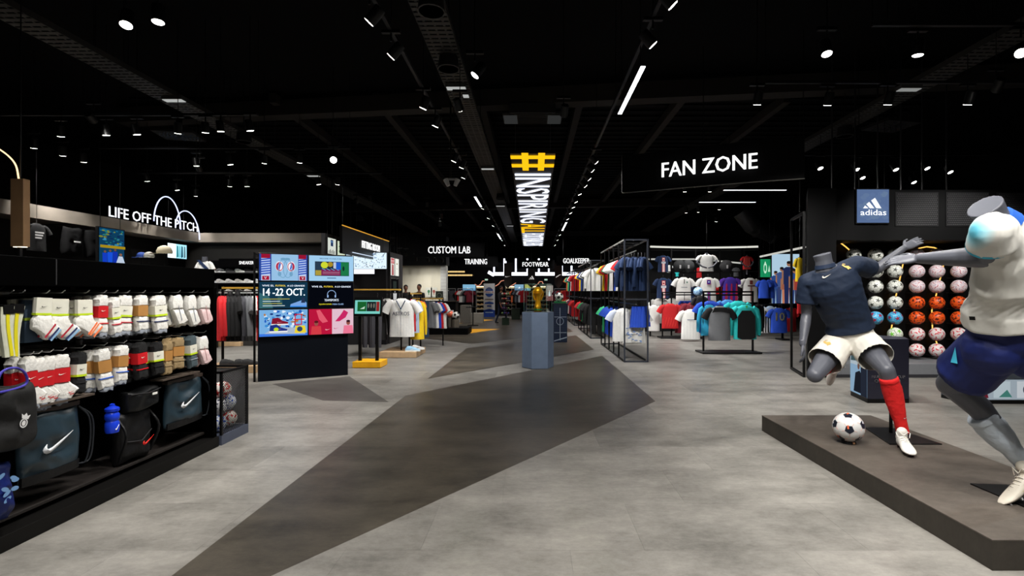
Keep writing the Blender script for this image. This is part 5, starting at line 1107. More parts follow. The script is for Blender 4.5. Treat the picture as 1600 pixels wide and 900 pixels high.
# ---------------- match ball on the platform with raised dark panels
BC = V((2.50, 3.95, .276)); t = thing('match_ball', 'white match ball with dark and orange pentagon prints on the platform', 'football', (BC.x, BC.y, .15)); bl = V((0, 0, .126))
m = MB(); m.ball(bl, .112, C(228, 228, 226, .4, var=.04, bump=.2, scale=200), 32); m.build('ball_cover', t)
Rb = Matrix.Rotation(.35, 3, 'X') @ Matrix.Rotation(-.25, 3, 'Y') @ Matrix.Rotation(.5, 3, 'Z')
for k, c in enumerate(ICO):
    c = Rb @ c; t1 = c.orthogonal().normalized(); nb = [Rb @ i for i in ICO if .3 < (Rb @ i).dot(c) < .6][0]; t1 = (nb-c*nb.dot(c)).normalized(); t2 = c.cross(t1)
    def sp(r_, ph, R_=.1132): d = (c*math.cos(r_)+(t1*math.cos(ph)+t2*math.sin(ph))*math.sin(r_)).normalized(); return bl+d*R_
    m = MB(); out = [sp(.30, 2*PI*i/5+PI/5) for i in range(5)]; vs = []
    for i in range(5):
        for q in range(4): p = out[i].lerp(out[(i+1) % 5], q/4)-bl; vs.append(bl+p.normalized()*.1134)
    m.add([bl+c*.1142]+vs, [(0, i+1, (i+1) % 20+1) for i in range(20)], C(24, 30, 44, .4)); o = m.build('pentagon_panel', t)
    m = MB(); a0 = k*1.3
    m.add([sp(.06, a0, .1152), sp(.30, a0-.25, .1146), sp(.30, a0+.15, .1146), sp(.12, a0+.9, .115)], [(0, 1, 2, 3)], C(235, 110, 70, .5) if k % 2 else C(225, 225, 230, .5)); m.build('panel_print', o, fix=False)
    m = MB()
    for i in range(5): m.tube([sp(.30, 2*PI*i/5+PI/5, .1125), sp(.5, 2*PI*i/5+PI/5, .1125)], .0012, C(225, 150, 130, .5), 4)
    m.build('seam', o)
m = MB(); m.ring(0, 0, .055, .055, .02, BLACKM); mm = MB(); mm.lathe([(.035, 0), (.055, 0), (.05, .018), (.042, .018)], (0, 0, 0), BLACKM, 20); mm.build('stand_ring', t)
m = MB(); m.box((.01, -.05, .012), (.016, .01, .014), C(200, 150, 110)); m.build('ring_clip', t)

# ================================================================== trophy pedestal
Yp = 8.9; xc = (840.5-CX)/FC*Yp; zt = HC-32/FC*Yp+.0
PEDM = C(98, 114, 138, .7, var=.22, scale=7, bump=.3)
t = thing('pedestal', 'hexagonal grey stone pedestal in the middle of the aisle', 'pedestal', (xc, Yp, 0.0012), 0)
rr = .285; hexa = [V((rr*math.cos(a), rr*math.sin(a), 0)) for a in [PI/6*0+PI/3*i+.12 for i in range(6)]]
m = MB(); m.prism(hexa, (0, 0, zt-.004), PEDM); m.build('stone_body', t, .006, smooth=False)
m = MB(); m.prism([p*.96+V((0, 0, zt-.004)) for p in hexa], (0, 0, .004), C(60, 62, 66, .5)); m.build('top_plate', t, smooth=False)
gc = thing('glass_case', 'clear glass case over the gold trophy', 'display case', (xc, Yp, zt+.004), 0); gh = .485
sq = [V((.25*math.cos(a), .25*math.sin(a), 0)) for a in [PI/3*i+.12 for i in range(6)]]
for i in range(6):
    a, b = sq[i], sq[(i+1) % 6]; n_ = (a+b).normalized()*.004
    m = MB(); m.prism([a, b, b+V((0, 0, gh)), a+V((0, 0, gh))], n_, GLASS); m.build('glass_pane', gc, smooth=False)
m = MB(); m.prism([p+V((0, 0, gh)) for p in sq], (0, 0, .006), GLASS); m.build('glass_lid', gc, smooth=False)
m = MB(); GE2 = C(90, 120, 110, .2)
for i in range(6): m.tube([sq[i], sq[i]+V((0, 0, gh))], .004, GE2, 5); m.tube([sq[i]+V((0, 0, gh)), sq[(i+1) % 6]+V((0, 0, gh))], .004, GE2, 5)
m.build('glass_edges', gc, smooth=False)
t = thing('trophy', 'shining gold trophy with a ball shaped top inside the glass case', 'trophy', (xc, Yp, zt+.004), .3); AU = C(235, 165, 30, .30, .65, var=.1, scale=30, bump=.4)
m = MB(); m.lathe([(.002, 0), (.068, 0), (.072, .02), (.066, .05), (.07, .055), (.064, .085)], (0, 0, 0), C(205, 150, 40, .3, 1.0), 28); m.build('foot', t)
m = MB(); m.lathe([(.069, .022), (.0725, .025), (.070, .045), (.066, .047)], (0, 0, 0), C(20, 110, 60, .4), 28); m.build('green_band', t)
m = MB(); n_ = 28; rings = []
for k in range(15):
    u = k/14; r = .058-.026*math.sin(u*2.4)+.05*u**2.5
    rings.append([V((r*(1+.22*math.cos(2*(j/n_*2*PI)+u*4)*(.3+u*.6))*math.cos(2*PI*j/n_), r*(1+.22*math.cos(2*(j/n_*2*PI)+u*4)*(.3+u*.6))*math.sin(2*PI*j/n_), .085+u*.24)) for j in range(n_)])
m.loft(rings, AU); m.build('twisted_stem', t)
m = MB(); m.ball((0, 0, .355), .085, AU, 24); m.build('top_ball', t)
m = MB()
for s in (-1, 1): m.tube([(s*.05, 0, .2), (s*.085, 0, .28), (s*.092, 0, .34), (s*.06, 0, .40)], [.018, .022, .02, .012], AU, 10)
m.build('raised_arms', t)

# pitch table behind the pedestal
a = FL(865, 535); b = FL(884, 532); t = thing('pitch_stand', 'dark blue stand printed with white pitch lines behind the pedestal', 'display stand', (a.x, a.y, 0.0012)); h = HC-20/FC*a.y
wd = .36; PB = C(20, 36, 66, .4)
m = MB(); m.bb((0, 0, 0), (wd, .5, h), PB); m.build('stand_body', t, .004)
m = MB(); m.T = frame((0, -.002, 0), (1, 0, 0)); LW = C(170, 185, 205, .5)
for k in range(1, 8): m.rect(k*wd/8-.001, .02, k*wd/8+.001, h-.02, C(60, 80, 115)); 
for k in range(1, 18): m.rect(.01, k*h/18-.001, wd-.01, k*h/18+.001, C(60, 80, 115))
m.rect(wd*.45, .05, wd*.49, h-.1, LW); m.rect(.02, .25, wd-.02, .264, LW); m.rect(.02, h-.35, wd-.02, h-.336, LW); m.ring(wd*.47, h*.55, .1, .1, .012, LW); m.poly([(.01, .02), (wd-.01, .12), (wd-.01, .15), (.01, .05)], LW)
m.build('pitch_print', t, smooth=False, fix=False)
m = MB(); m.bb((-.02, -.02, h), (wd+.02, .52, h+.02), C(50, 54, 60, .5)); m.build('top', t); m = MB(); m.bb((.02, .05, h+.02), (wd-.02, .5, h+.06), C(30, 120, 70, .9)); m.build('turf', t)
football('classic', (a.x+.15, a.y+.2, h+.06+.121), 'black and white football on the green turf of the pitch stand', None, 1.1, (0.3, .2, .5))

# ================================================================== ball wall
BX0, BX1, BY = 4.30, 8.6, 8.32
BWM = C(5, 5, 6, .6, spec=.2)
t = BWALL = thing('ball_display', 'tall black display wall holding rows of footballs', 'display wall', (BX0, 7.8, 0))
m = MB(); m.bb((.45, .75, .0), (BX1-BX0, .83, 2.25), BWM); m.build('back_panel', t)
m = MB(); m.prism([(0, 0, 0), (.45, 0, 0), (.45, .83, 0), (.43, .83, 0)], (0, 0, 2.96), BWM); m.build('side_column', t, .004)
m = MB(); m.bb((.45, .0, .0), (BX1-BX0, .75, .215), C(112, 114, 118, .5, var=.1)); m.build('plinth', t, .004); m = MB(); m.bb((.45, -.012, .0), (BX1-BX0, 0, .05), C(40, 40, 44)); m.build('kickboard', t)
m = MB(); m.bb((.45, .12, 2.16), (BX1-BX0, .8, 2.96), BWM); m.build('fascia', t, .004)
for x0 in (1.45, 2.25, 3.05, 3.7):   # pierced sheets on the fascia
    m = MB(); m.bb((x0, .105, 2.38), (x0+.68, .115, 2.92), C(26, 26, 28, .5)); m.build('grill_backing', t, smooth=False)
    m = MB()
    for i in range(22):
        for j in range(16):
            x = x0+.03+i*.029+(j % 2)*.0145; z = 2.40+j*.032; m.prism([(x, .099, z), (x+.010, .099, z+.006), (x, .099, z+.016), (x-.010, .099, z+.006)], (0, .006, 0), C(78, 78, 80, .5))
    m.build('pierced_grill', t, smooth=False, kind='stuff')
for x in (.62, 1.0, 1.37, 1.75, 2.1, 2.5): m = MB(); m.tube([(x, .4, 2.96), (x, .4, 5.2)], .012, C(30, 30, 34, .4)); m.build('hanging_rod', t)
a = P(1339, 348, 7.88); b = P(1389, 296, 7.88)
def tri(m, wd, h):
    m.rect(0, 0, wd, h, E(88, 110, 150, 1)); W = E(245, 248, 255, 1.4)
    for k in range(40): m.ell(random.Random(k).uniform(.1, .9)*wd, random.Random(k+50).uniform(.1, .9)*h, .1*wd, .06*h, E(92+k % 3*4, 114+k % 3*4, 154, 1), 10)
    m.poly([(.17*wd, .43*h), (.23*wd, .51*h), (.34*wd, .43*h)], W); m.poly([(.27*wd, .55*h), (.36*wd, .62*h), (.52*wd, .43*h), (.38*wd, .43*h)], W); m.poly([(.42*wd, .66*h), (.54*wd, .74*h), (.74*wd, .43*h), (.58*wd, .43*h)], W)
    m.text('adidas', .09*wd, .22*h, .8*wd, .17*h, W)
framed('lit blue square sign with three white stripes above the footballs', frame(a, (1, 0, 0)), b.x-a.x, b.z-a.z, tri, 'sign', 'lightbox')
rows = [398.5, 424, 447.7, 473, 496.7, 522, 547]; colsx = [1333.8, 1368, 1398.5, 1432.7, 1463.8, 1498]
S_, P_, O_, R_, B_, G_, Y_ = 'star', 'pink', 'orange', 'red', 'blue', 'green', 'yellow'
grid = [[S_, S_, S_, S_, None, None, None], [S_, S_, S_, S_, B_, None, None], [S_, S_, S_, S_, B_, G_, Y_], [P_, P_, P_, O_, O_, R_, R_], [P_, P_, P_, O_, O_, R_, R_], [None, P_, P_, O_, O_, R_, None]]
LK = {S_: 'white football with black stars', P_: 'white football with pink curls', O_: 'orange football', R_: 'white football with red swirls', B_: 'light blue football with red stars', G_: 'white football with green stars', Y_: 'yellow football'}
cn = ['leftmost column', 'second column', 'third column', 'fourth column', 'fifth column', 'last column']
rn = ['top row', 'second row', 'third row', 'fourth row', 'fifth row', 'sixth row', 'bottom row']
for i, cx_ in enumerate(colsx):
    for j, ry in enumerate(rows):
        q = P(cx_, ry, BY)
        pg = MB(); pg.lathe([(.05, -.012), (.06, -.012), (.06, .0), (.05, .0)], (q.x-BX0, q.y-7.8+.02, q.z-.10), DKGREY, 14); pg.bb((q.x-BX0-.012, q.y-7.8+.07, q.z-.112), (q.x-BX0+.012, .75, q.z-.100), DKGREY); pg.build('ball_holder', BWALL)
        k = grid[i][j]
        if k: football(k, q, '%s, %s, %s of the wall' % (LK[k], rn[j], cn[i]), 'footballs on the ball wall', 1.0)
NE = E(255, 190, 90, 1.6)
def neon(label, pix):
    p = [P(x, y, BY+.16) for x, y in pix]; b0 = p[0]; m = MB(); m.tube([v-b0 for v in p], .010, NE, 6); t = m.build('neon_tube'); t.location = b0; tag(t, label, 'neon light', 'neon lines on the ball wall')
neon('short warm neon line up and left of the footballs', [(1309, 376), (1322, 386), (1330, 393)])
neon('warm neon zigzag between the third and fourth ball columns', [(1411, 412), (1403, 450), (1398, 470), (1397, 490), (1393, 512), (1387, 525)])
neon('warm neon arch over the fourth and fifth ball columns', [(1428, 393), (1436, 388), (1448, 385.5), (1460, 387), (1470, 392), (1477, 398)])
neon('warm neon zigzag through the fifth ball column', [(1474, 415), (1463, 460), (1456, 485), (1457, 515), (1465, 540)])
# open black frame and side of the wall, left of it
t = thing('open_frame', 'slim black open frame left of the ball wall', 'frame', (4.28, 7.8, 0.0012))
Rz = Matrix.Rotation(-.27, 3, 'Z')
for c_, s_ in (((-.03, .02, 1.3), (.035, .035, 2.6)), ((-.03, .86, 1.3), (.035, .035, 2.6)), ((-.03, .44, .02), (.035, .84, .04)), ((-.03, .44, 2.58), (.035, .84, .04))): m = MB(); m.box(Rz @ V(c_), s_, BLACKM, Rz); m.build('bar', t)

# ================================================================== low printed stands behind the mannequins
KD = C(40, 40, 54, .35)
t = thing('pentagon_stand', 'five sided dark stand with tournament lettering behind the navy mannequin', 'display stand', (4.04, 6.02, 0.0012))
pg = [V((0, 0, 0)), V((.50, 0, 0)), V((.68, .32, 0)), V((.38, .68, 0)), V((.09, .46, 0))]
m = MB(); m.prism([p+V((0, 0, .05)) for p in pg], (0, 0, .72), KD); m.build('stand_body', t, smooth=False); m = MB(); m.prism(pg, (0, 0, .05), BLACKM); m.build('plinth', t, smooth=False)
m = MB(); m.T = frame((0, -.003, 0), (1, 0, 0)); W = C(225, 222, 225, .5); m.text('FIFA WORLD CUP', .05, .30, .40, .034, W); m.text('Qatar 2022', .08, .245, .32, .04, W); m.ell(.25, .40, .045, .055, W); m.ell(.25, .415, .02, .03, KD); m.rect(.0, .24, .5, .243, C(70, 62, 84)); m.build('front_print', t, smooth=False, fix=False)
u = V((.09, .46, 0))*-1; L = u.length
m = MB(); m.T = frame(V((.09, .46, .06))+V((-.004, 0, 0)), u); LB = lambda *c: E(*c, .75)
m.rect(0, 0, L, .70, LB(150, 185, 215)); m.rect(.0, .36, L, .70, LB(190, 205, 215)); m.poly([(.1, .02), (.36, .02), (.34, .24), (.27, .3), (.15, .26)], LB(30, 34, 44)); m.ell(.24, .35, .03, .04, LB(120, 85, 70)); m.rect(.3, 0, L, .70, LB(40, 46, 60)); m.poly([(.02, .4), (.28, .42), (.28, .55), (.04, .6)], LB(70, 95, 100)); m.build('side_print', t, smooth=False, fix=False)
t = thing('picture_stand', 'low pale printed stand seen between the white mannequin legs', 'display stand', (5.22, 5.98, 0.0012))
pg = [V((0, 0, 0)), V((.95, 0, 0)), V((1.0, .4, 0)), V((.45, .6, 0)), V((-.04, .35, 0))]
m = MB(); m.prism([p+V((0, 0, .04)) for p in pg], (0, 0, .26), C(70, 76, 84, .4)); m.build('stand_body', t, smooth=False); m = MB(); m.prism(pg, (0, 0, .04), BLACKM); m.build('plinth', t, smooth=False)
m = MB(); m.T = frame((0, -.003, .05), (1, 0, 0)); m.rect(0, 0, .95, .24, LB(165, 178, 188))
for x, c in ((.02, (200, 208, 215)), (.30, (190, 205, 212)), (.58, (205, 212, 218))): m.rect(x, .02, x+.2, .22, LB(*c))
m.ell(.08, .16, .03, .03, LB(70, 75, 90)); m.poly([(.12, .02), (.24, .02), (.22, .09), (.14, .09)], LB(110, 30, 45)); m.ell(.18, .135, .035, .05, LB(165, 120, 95)); m.ell(.18, .17, .038, .03, LB(25, 20, 18)); m.ell(.68, .12, .03, .05, LB(70, 75, 95)); m.poly([(.36, .03), (.52, .03), (.46, .12)], LB(70, 130, 120)); m.build('front_print', t, smooth=False, fix=False)
m = MB(); m.bb((.42, .1, .3), (.56, .14, .52), C(200, 210, 218)); m.build('upright_card', t)
m = MB(); m.T = frame((.42, .098, .3), (1, 0, 0)); m.ell(.08, .11, .025, .04, C(60, 64, 84)); m.build('card_print', t, fix=False)

# ================================================================== garments
BODY = C(200, 200, 200)
def garment_mesh(kind):
    """hangs from z=0; width along x, thickness along y; slot 0 body, 1 sleeves, 2 trim"""
    m = MB(); A, B, T_ = C(1, 1, 1), C(2, 2, 2), C(3, 3, 3); n = 20
    def body(zs, fold=.012):
        rings = []
        for z, a, b in zs:
            rings.append([V(((a)*math.copysign(abs(math.cos(t))**.8, math.cos(t)), (b+fold*math.cos(t*5+z*9)*min(1, -z*2))*math.sin(t), z)) for t in [2*PI*j/n for j in range(n)]])
        return rings
    if kind in ('tee', 'long', 'hood', 'sleeveless'):
        m.loft(body([(-.005, .075, .03), (-.03, .12, .045), (-.06, .20, .055), (-.10, .235, .06), (-.2, .245, .065), (-.35, .24, .065), (-.5, .245, .07), (-.62, .25, .075), (-.72, .255, .075)]), A)
        for s in (-1, 1):
            if kind == 'tee': pts = [((.17, 0, -.075), .06), ((.25, 0, -.12), .075), ((.31, 0, -.20), .08), ((.345, 0, -.27), .085)]
            elif kind == 'sleeveless': pts = [((.17, 0, -.075), .05), ((.22, 0, -.12), .05)]
            else: pts = [((.17, 0, -.075), .06), ((.25, 0, -.13), .07), ((.29, 0, -.26), .062), ((.31, .01, -.42), .055), ((.315, .02, -.58), .048), ((.315, .02, -.64), .036)]
            rings = []
            for i, (p, r) in enumerate(pts):
                p = V(p); d = (V(pts[min(i+1, len(pts)-1)][0])-V(pts[max(i-1, 0)][0])).normalized(); u = V((0, 1, 0)); v = d.cross(u)
                rings.append([V((s*q.x, q.y, q.z)) for q in [p+v*(r*math.cos(t))+u*(.045*math.sin(t)) for t in [2*PI*j/12 for j in range(12)]]])
            m.loft(rings, B)
        m.tube([(.07*math.cos(t), .03*math.sin(t)-.0, -.012-.035*max(0, -math.sin(t))) for t in [2*PI*j/12 for j in range(13)]], .011, T_, 6)
        if kind == 'hood': m.ball((0, .03, -.0), .1, B, 12, (1, .5, .8))
    elif kind == 'shorts':
        m.loft(body([(0, .17, .04), (-.04, .18, .045), (-.16, .20, .06), (-.22, .21, .065)]), A); m.loft(body([(0, .172, .043), (-.03, .174, .045)], 0), T_)
        for s in (-1, 1): m.loft([[V((s*(.1+c)+a*math.cos(t), (b+.01*math.cos(4*t))*math.sin(t), z)) for t in [2*PI*j/12 for j in range(12)]] for z, a, b, c in ((-.18, .105, .062, 0), (-.3, .11, .065, .01), (-.42, .12, .068, .02))], A)
    elif kind == 'trousers':
        m.loft(body([(0, .16, .035), (-.04, .17, .04), (-.2, .18, .05)]), A); m.loft(body([(0, .162, .038), (-.03, .164, .04)], 0), T_)
        for s in (-1, 1): m.loft([[V((s*.085+a*math.cos(t), (b+.008*math.cos(4*t))*math.sin(t), z)) for t in [2*PI*j/12 for j in range(12)]] for z, a, b in ((-.17, .09, .05), (-.5, .078, .05), (-.8, .07, .045), (-.98, .065, .04))], A)
    return m.mesh('garment')
GMESH = {k: garment_mesh(k) for k in ('tee', 'long', 'hood', 'sleeveless', 'shorts', 'trousers')}
GNAME = {'tee': 'football_shirt', 'long': 'sweatshirt', 'hood': 'hooded_top', 'sleeveless': 'vest', 'shorts': 'shorts', 'trousers': 'trousers'}
_m = MB(); _m.tube([(-.17, 0, -.055), (-.08, 0, -.01), (0, 0, .012), (.08, 0, -.01), (.17, 0, -.055)], .006, BLACKM, 6); _m.tube([(0, 0, .01), (0, 0, .05), (.015, 0, .075), (.0, 0, .09), (-.015, 0, .075)], .003, STEEL, 6); HANG = _m.mesh('hanger')
def G_(c): return C(*c, .85, var=.10, scale=25, bump=.25)
def garment(kind, loc, rz, c, label, group, sc=1, sleeve=None, trim=None, deco=None, hanger=True, cat=None, tilt=0, rod=False):
    if kind == 'sleeveless' : pass
    t = put(GMESH[kind], GNAME[kind]); t.location = loc; t.rotation_euler = (0, tilt, rz); t.scale = (sc, sc, sc) if not isinstance(sc, tuple) else sc
    for i, cc in enumerate((c, sleeve or c, trim or c)):
        if i < len(t.material_slots): t.material_slots[i].link = 'OBJECT'; t.material_slots[i].material = G_(cc)
    if hanger: put(HANG, 'hanger', t)
    if deco:
        m = MB(); m.T = frame((0, -.083, 0), (1, 0, 0)); deco(m); m.build('print', t, fix=False, smooth=False)
    if rod: m = MB(); m.tube([(0, 0, .085), (0, 0, (5.2-loc[2])/(sc if not isinstance(sc, tuple) else sc[2]))], .004, BLACKM, 5); m.build('suspension_wire', t)
    cats = {'tee': 'shirt', 'long': 'sweatshirt', 'hood': 'hoodie', 'sleeveless': 'vest', 'shorts': 'shorts', 'trousers': 'trousers'}
    return tag(t, label, cat or cats[kind], group)
COLN = {}
def cname(c):
    names = {(20, 42, 78): 'navy', (225, 225, 222): 'white', (190, 28, 34): 'red', (30, 70, 180): 'royal blue', (235, 200, 30): 'yellow', (30, 120, 70): 'green', (15, 15, 17): 'black', (110, 112, 116): 'grey', (60, 190, 130): 'mint green', (110, 24, 40): 'maroon', (235, 110, 60): 'orange', (70, 140, 210): 'sky blue', (48, 70, 100): 'denim blue', (90, 40, 130): 'purple', (60, 60, 66): 'dark grey', (40, 190, 190): 'turquoise', (170, 190, 215): 'pale blue'}
    return names[c]
NV, WH, RE, RB_, YE, GR, BK, GY_, MI, MA, OR, SB, DN, PU, DG, TQ, PBL = (20, 42, 78), (225, 225, 222), (190, 28, 34), (30, 70, 180), (235, 200, 30), (30, 120, 70), (15, 15, 17), (110, 112, 116), (60, 190, 130), (110, 24, 40), (235, 110, 60), (70, 140, 210), (48, 70, 100), (90, 40, 130), (60, 60, 66), (40, 190, 190), (170, 190, 215)
KW = {'tee': 'shirt', 'long': 'long top', 'hood': 'hooded top', 'shorts': 'shorts', 'trousers': 'trousers', 'sleeveless': 'vest'}
def hang_row(items, p0, p1, rz, where, order, sc=1, jitter=.05):
    """garments in one row on a bar from p0 to p1"""
    p0 = V(p0); p1 = V(p1); n = len(items)
    for i, it in enumerate(items):
        kind, c = it[0], it[1]; ex = it[2] if len(it) > 2 else {}
        p = p0.lerp(p1, (i+.5)/n); key = (c, kind, where); k = sum(1 for a in items if a[0] == kind and a[1] == c)
        pre = (nth(key, 'first ')) if k > 1 else ''
        garment(kind, p, rz+random.uniform(-jitter, jitter), c, '%s%s %s %s%s' % (pre, cname(c), KW[kind], where, (', from the %s' % order) if k > 1 else ''), 'clothes '+where, sc, **ex)

# ---- tall racks along the right of the aisle
def tall_rack(X0, X1, Y0, Y1, Z1, npost, label, up, low, where, sc=.92, xoff=0):
    t = thing('clothes_rack', label, 'clothes rack', (X0, Y0, 0.0012), 0, 'tall black garment racks'); w_, L = X1-X0, Y1-Y0; s = .028
    FR = C(58, 62, 72, .4, .3)
    for i in range(npost):
        y = L*i/(npost-1); m = MB(); m.bb((-s/2, y-s/2, 0), (s/2, y+s/2, Z1), FR if i == 0 else BLACKM); m.build('post', t)
    for y in (0, L): m = MB(); m.bb((w_-s/2, y-s/2, 0), (w_+s/2, y+s/2, Z1), FR if y == 0 else BLACKM); m.build('post', t)
    for x in (0, w_):
        for z in (s/2, Z1-s/2): m = MB(); m.bb((x-s/2, 0, z-s/2), (x+s/2, L, z+s/2), C(120, 120, 118, .4) if z > 1 and x == 0 else BLACKM); m.build('rail', t)
    for y in (0, L):
        for z in (s/2, Z1*.51, Z1-s/2): m = MB(); m.bb((0, y-s/2, z-s/2), (w_, y+s/2, z+s/2), FR); m.build('cross_rail', t)
    for i in range(1, npost): y = L*i/(npost-1); m = MB(); m.bb((0, y-s/2, Z1-s), (w_, y+s/2, Z1), BLACKM); m.build('cross_rail', t)
    m = MB(); m.bb((w_*.5-.2, .02, Z1*.5), (w_*.5+.2, L-.02, Z1*.5+.014), C(40, 42, 48, .4)); m.build('middle_shelf', t)
    for z in (2.12, 1.10): m = MB(); m.tube([(w_/2+xoff, 0, z), (w_/2+xoff, L, z)], .012, STEEL); m.build('hanging_bar', t)
    hang_row(up, (X0+w_/2+xoff, Y0+.12, 2.02), (X0+w_/2+xoff, Y1-.1, 2.02), 0, 'on the upper bar of the '+where, 'front', sc)
    hang_row(low, (X0+w_/2+xoff, Y0+.12, 1.00), (X0+w_/2+xoff, Y1-.1, 1.00), 0, 'on the lower bar of the '+where, 'front', sc)
tr = {'trim': (225, 225, 222)}
tall_rack(1.75, 2.19, 9.49, 12.7, 2.34, 6, 'nearest tall black rack of hanging shirts right of the aisle',
          [('tee', NV), ('long', NV), ('tee', WH, {'sleeve': RE}), ('tee', WH), ('tee', RB_, {'sleeve': WH}), ('tee', WH), ('tee', WH), ('tee', WH), ('tee', GR), ('tee', RE), ('tee', RE), ('tee', YE), ('tee', YE)],
          [('tee', WH), ('tee', WH), ('tee', WH), ('tee', NV), ('tee', NV), ('tee', RB_), ('tee', RB_), ('tee', RB_), ('tee', RB_), ('tee', RB_), ('tee', MI), ('tee', MI)],
          'nearest tall rack')
hang_row([('tee', NV), ('long', NV), ('tee', NV), ('tee', NV), ('long', NV), ('tee', NV), ('tee', NV)], (1.78, 9.82, 2.02), (2.22, 9.72, 2.02), 1.15, 'on the cross arm of the nearest tall rack', 'left', .92)
hang_row([('shorts', RB_), ('shorts', RB_), ('shorts', RB_), ('shorts', RB_), ('shorts', RB_)], (1.97, 9.66, 1.06), (2.2, 9.66, 1.06), 1.0, 'at the front of the nearest tall rack', 'left', .95)
garment('shorts', (1.93, 9.62, .70), 0, WH, 'white patterned shorts hanging lowest at the front of the nearest tall rack', 'clothes on the nearest tall rack', .8, deco=lambda m: [m.ell(random.Random(k).uniform(-.2, .2), random.Random(k+9).uniform(-.4, -.05), .03, .012, C(110, 140, 190), 8) for k in range(26)])
garment('tee', (1.78, 9.75, 1.02), .1, WH, 'white shirt with pale sleeves sticking out at the front left of the nearest tall rack', 'clothes on the nearest tall rack', .9, sleeve=(205, 215, 235))
tall_rack(1.66, 2.06, 14.2, 18.0, 2.24, 5, 'middle tall black rack of hanging shirts',
          [('tee', WH), ('long', WH), ('tee', WH), ('tee', BK), ('tee', GY_), ('tee', WH), ('tee', NV), ('tee', NV), ('tee', RB_), ('tee', YE), ('tee', YE), ('tee', RE)],
          [('trousers', BK), ('long', BK), ('tee', BK), ('tee', BK), ('tee', BK), ('long', BK), ('tee', GR), ('tee', MA), ('tee', RE), ('tee', RE)], 'middle tall rack')
tall_rack(1.64, 2.02, 19.5, 24.0, 2.2, 5, 'farthest tall black rack of hanging shirts',
          [('tee', RE), ('tee', RE), ('tee', RE), ('tee', WH), ('tee', NV), ('tee', NV), ('tee', MI), ('tee', MI), ('tee', OR), ('tee', OR)],
          [('tee', RE), ('tee', RE), ('tee', MA), ('tee', NV), ('tee', RE), ('tee', WH), ('tee', BK), ('tee', OR)], 'farthest tall rack')

# ---- fan racks
def h_rack(px0, px1, pyb, pyt, label, side=1, z_bar=None, dep=.5):
    a = FL(px0, pyb); b = FL(px1, pyb); Y = a.y; zt = HC-(pyt-CY)/FC*Y
    t = thing('clothes_rail', label, 'clothes rail', (a.x, Y, 0.0012), 0, 'low rails in the fan area'); w_ = b.x-a.x
    m = MB(); m.bb((-.1, -dep/2, 0), (w_+.1, dep/2, .035), C(20, 20, 22, .4)); m.build('base_plate', t, .004)
    for x in (0, w_): m = MB(); m.bb((x-.018, -.018, .035), (x+.018, .018, zt), BLACKM); m.build('post', t)
    for z in (zt, zt-.07): m = MB(); m.bb((-.018, -.018, z-.018), (w_+.018, .018, z+.018), BLACKM); m.build('bar', t)
    return t, a, w_, zt
def deco_num(m): 
    m.text('10', -.13, -.37, .26, .24, C(190, 180, 90)); m.text('10', -.12, -.36, .24, .22, C(236, 232, 205))
tk, a, w_, zt = h_rack(1099, 1176, 551, 456, 'low black rail with grey, black and turquoise tops, nearest the aisle')
GP = 'tops on the near low rail'
def hang(kind, px, pyt, pyb, Y, c, label, group, w=1, **k):
    q = P(px, pyt, Y); L = {'tee': .72, 'long': .72, 'hood': .72, 'sleeveless': .72, 'shorts': .42, 'trousers': .98}[kind]
    s = (pyb-pyt)/FC*Y/L
    m = MB(); 
    return garment(kind, (q.x, q.y, q.z), k.pop('rz', 0), c, label, group, (s*w, s, s), **k)
hang('tee', 1124, 478, 532, a.y-.12, GY_, 'grey raglan shirt with black shoulders facing the viewer on the near low rail', GP, .92, sleeve=BK, trim=BK, deco=lambda m: m.poly([(-.14, -.03), (.14, -.03), (.2, -.14), (.1, -.12), (0, -.11), (-.1, -.12), (-.2, -.14)], G_(BK)))
hang('tee', 1110, 470, 520, a.y+.12, RB_, 'bright blue shirt behind the grey raglan shirt', GP, 1.0); hang('tee', 1137, 468, 516, a.y+.14, (70, 140, 210), 'sky blue shirt behind the grey raglan shirt', GP, .9)
hang('long', 1108, 476, 524, a.y+.02, (40, 150, 190), 'teal top hanging left of the grey raglan shirt', GP, .8)
hang('long', 1153, 470, 524, a.y+.1, TQ, 'turquoise top behind the black backed one', GP, 1.0); hang('long', 1164, 476, 530, a.y-.1, TQ, 'turquoise hooded top with black front panel', GP, .95, deco=lambda m: (m.poly([(-.1, -.12), (.1, -.12), (.19, -.24), (.2, -.68), (.1, -.72), (-.1, -.72), (-.2, -.68), (-.19, -.24)], G_(BK)), m.poly([(-.03, -.02), (.03, -.02), (0, -.09)], C(80, 190, 90))))
garment('long', (a.x+w_+.16, a.y+.1, 1.07), .5, BK, 'black jacket at the right end of the near low rail', GP, (.6, .8, .85))
tk, a2, w2, zt2 = h_rack(1035, 1090, 528, 457, 'second low black rail with red and white shirts', dep=.45)
GP = 'tops on the second low rail'
hang('tee', 1047, 474, 513, a2.y-.1, RE, 'red patterned shirt with white collar facing the viewer on the second low rail', GP, .95, trim=WH, deco=lambda m: [m.poly([(-.2+k*.08, -.66), (-.19+k*.08, -.66), (-.12+k*.08, -.4), (-.13+k*.08, -.4)], C(225, 70, 50)) for k in range(5)])
hang('tee', 1079, 483, 530, a2.y-.9, WH, 'white shirt with thin stripes standing in front on the second low rail', GP, .9, deco=lambda m: (m.rect(-.12, -.26, .14, -.245, C(40, 60, 110)), [m.rect(-.2+k*.08, -.70, -.197+k*.08, -.28, C(150, 150, 165)) for k in range(6)]))
hang('tee', 1069, 474, 520, a2.y+.05, MA, 'maroon shirt behind the striped white one', GP, .9); hang('tee', 1082, 472, 520, a2.y-.3, (110, 24, 40), 'maroon shirt right of the striped white one', GP, .8)
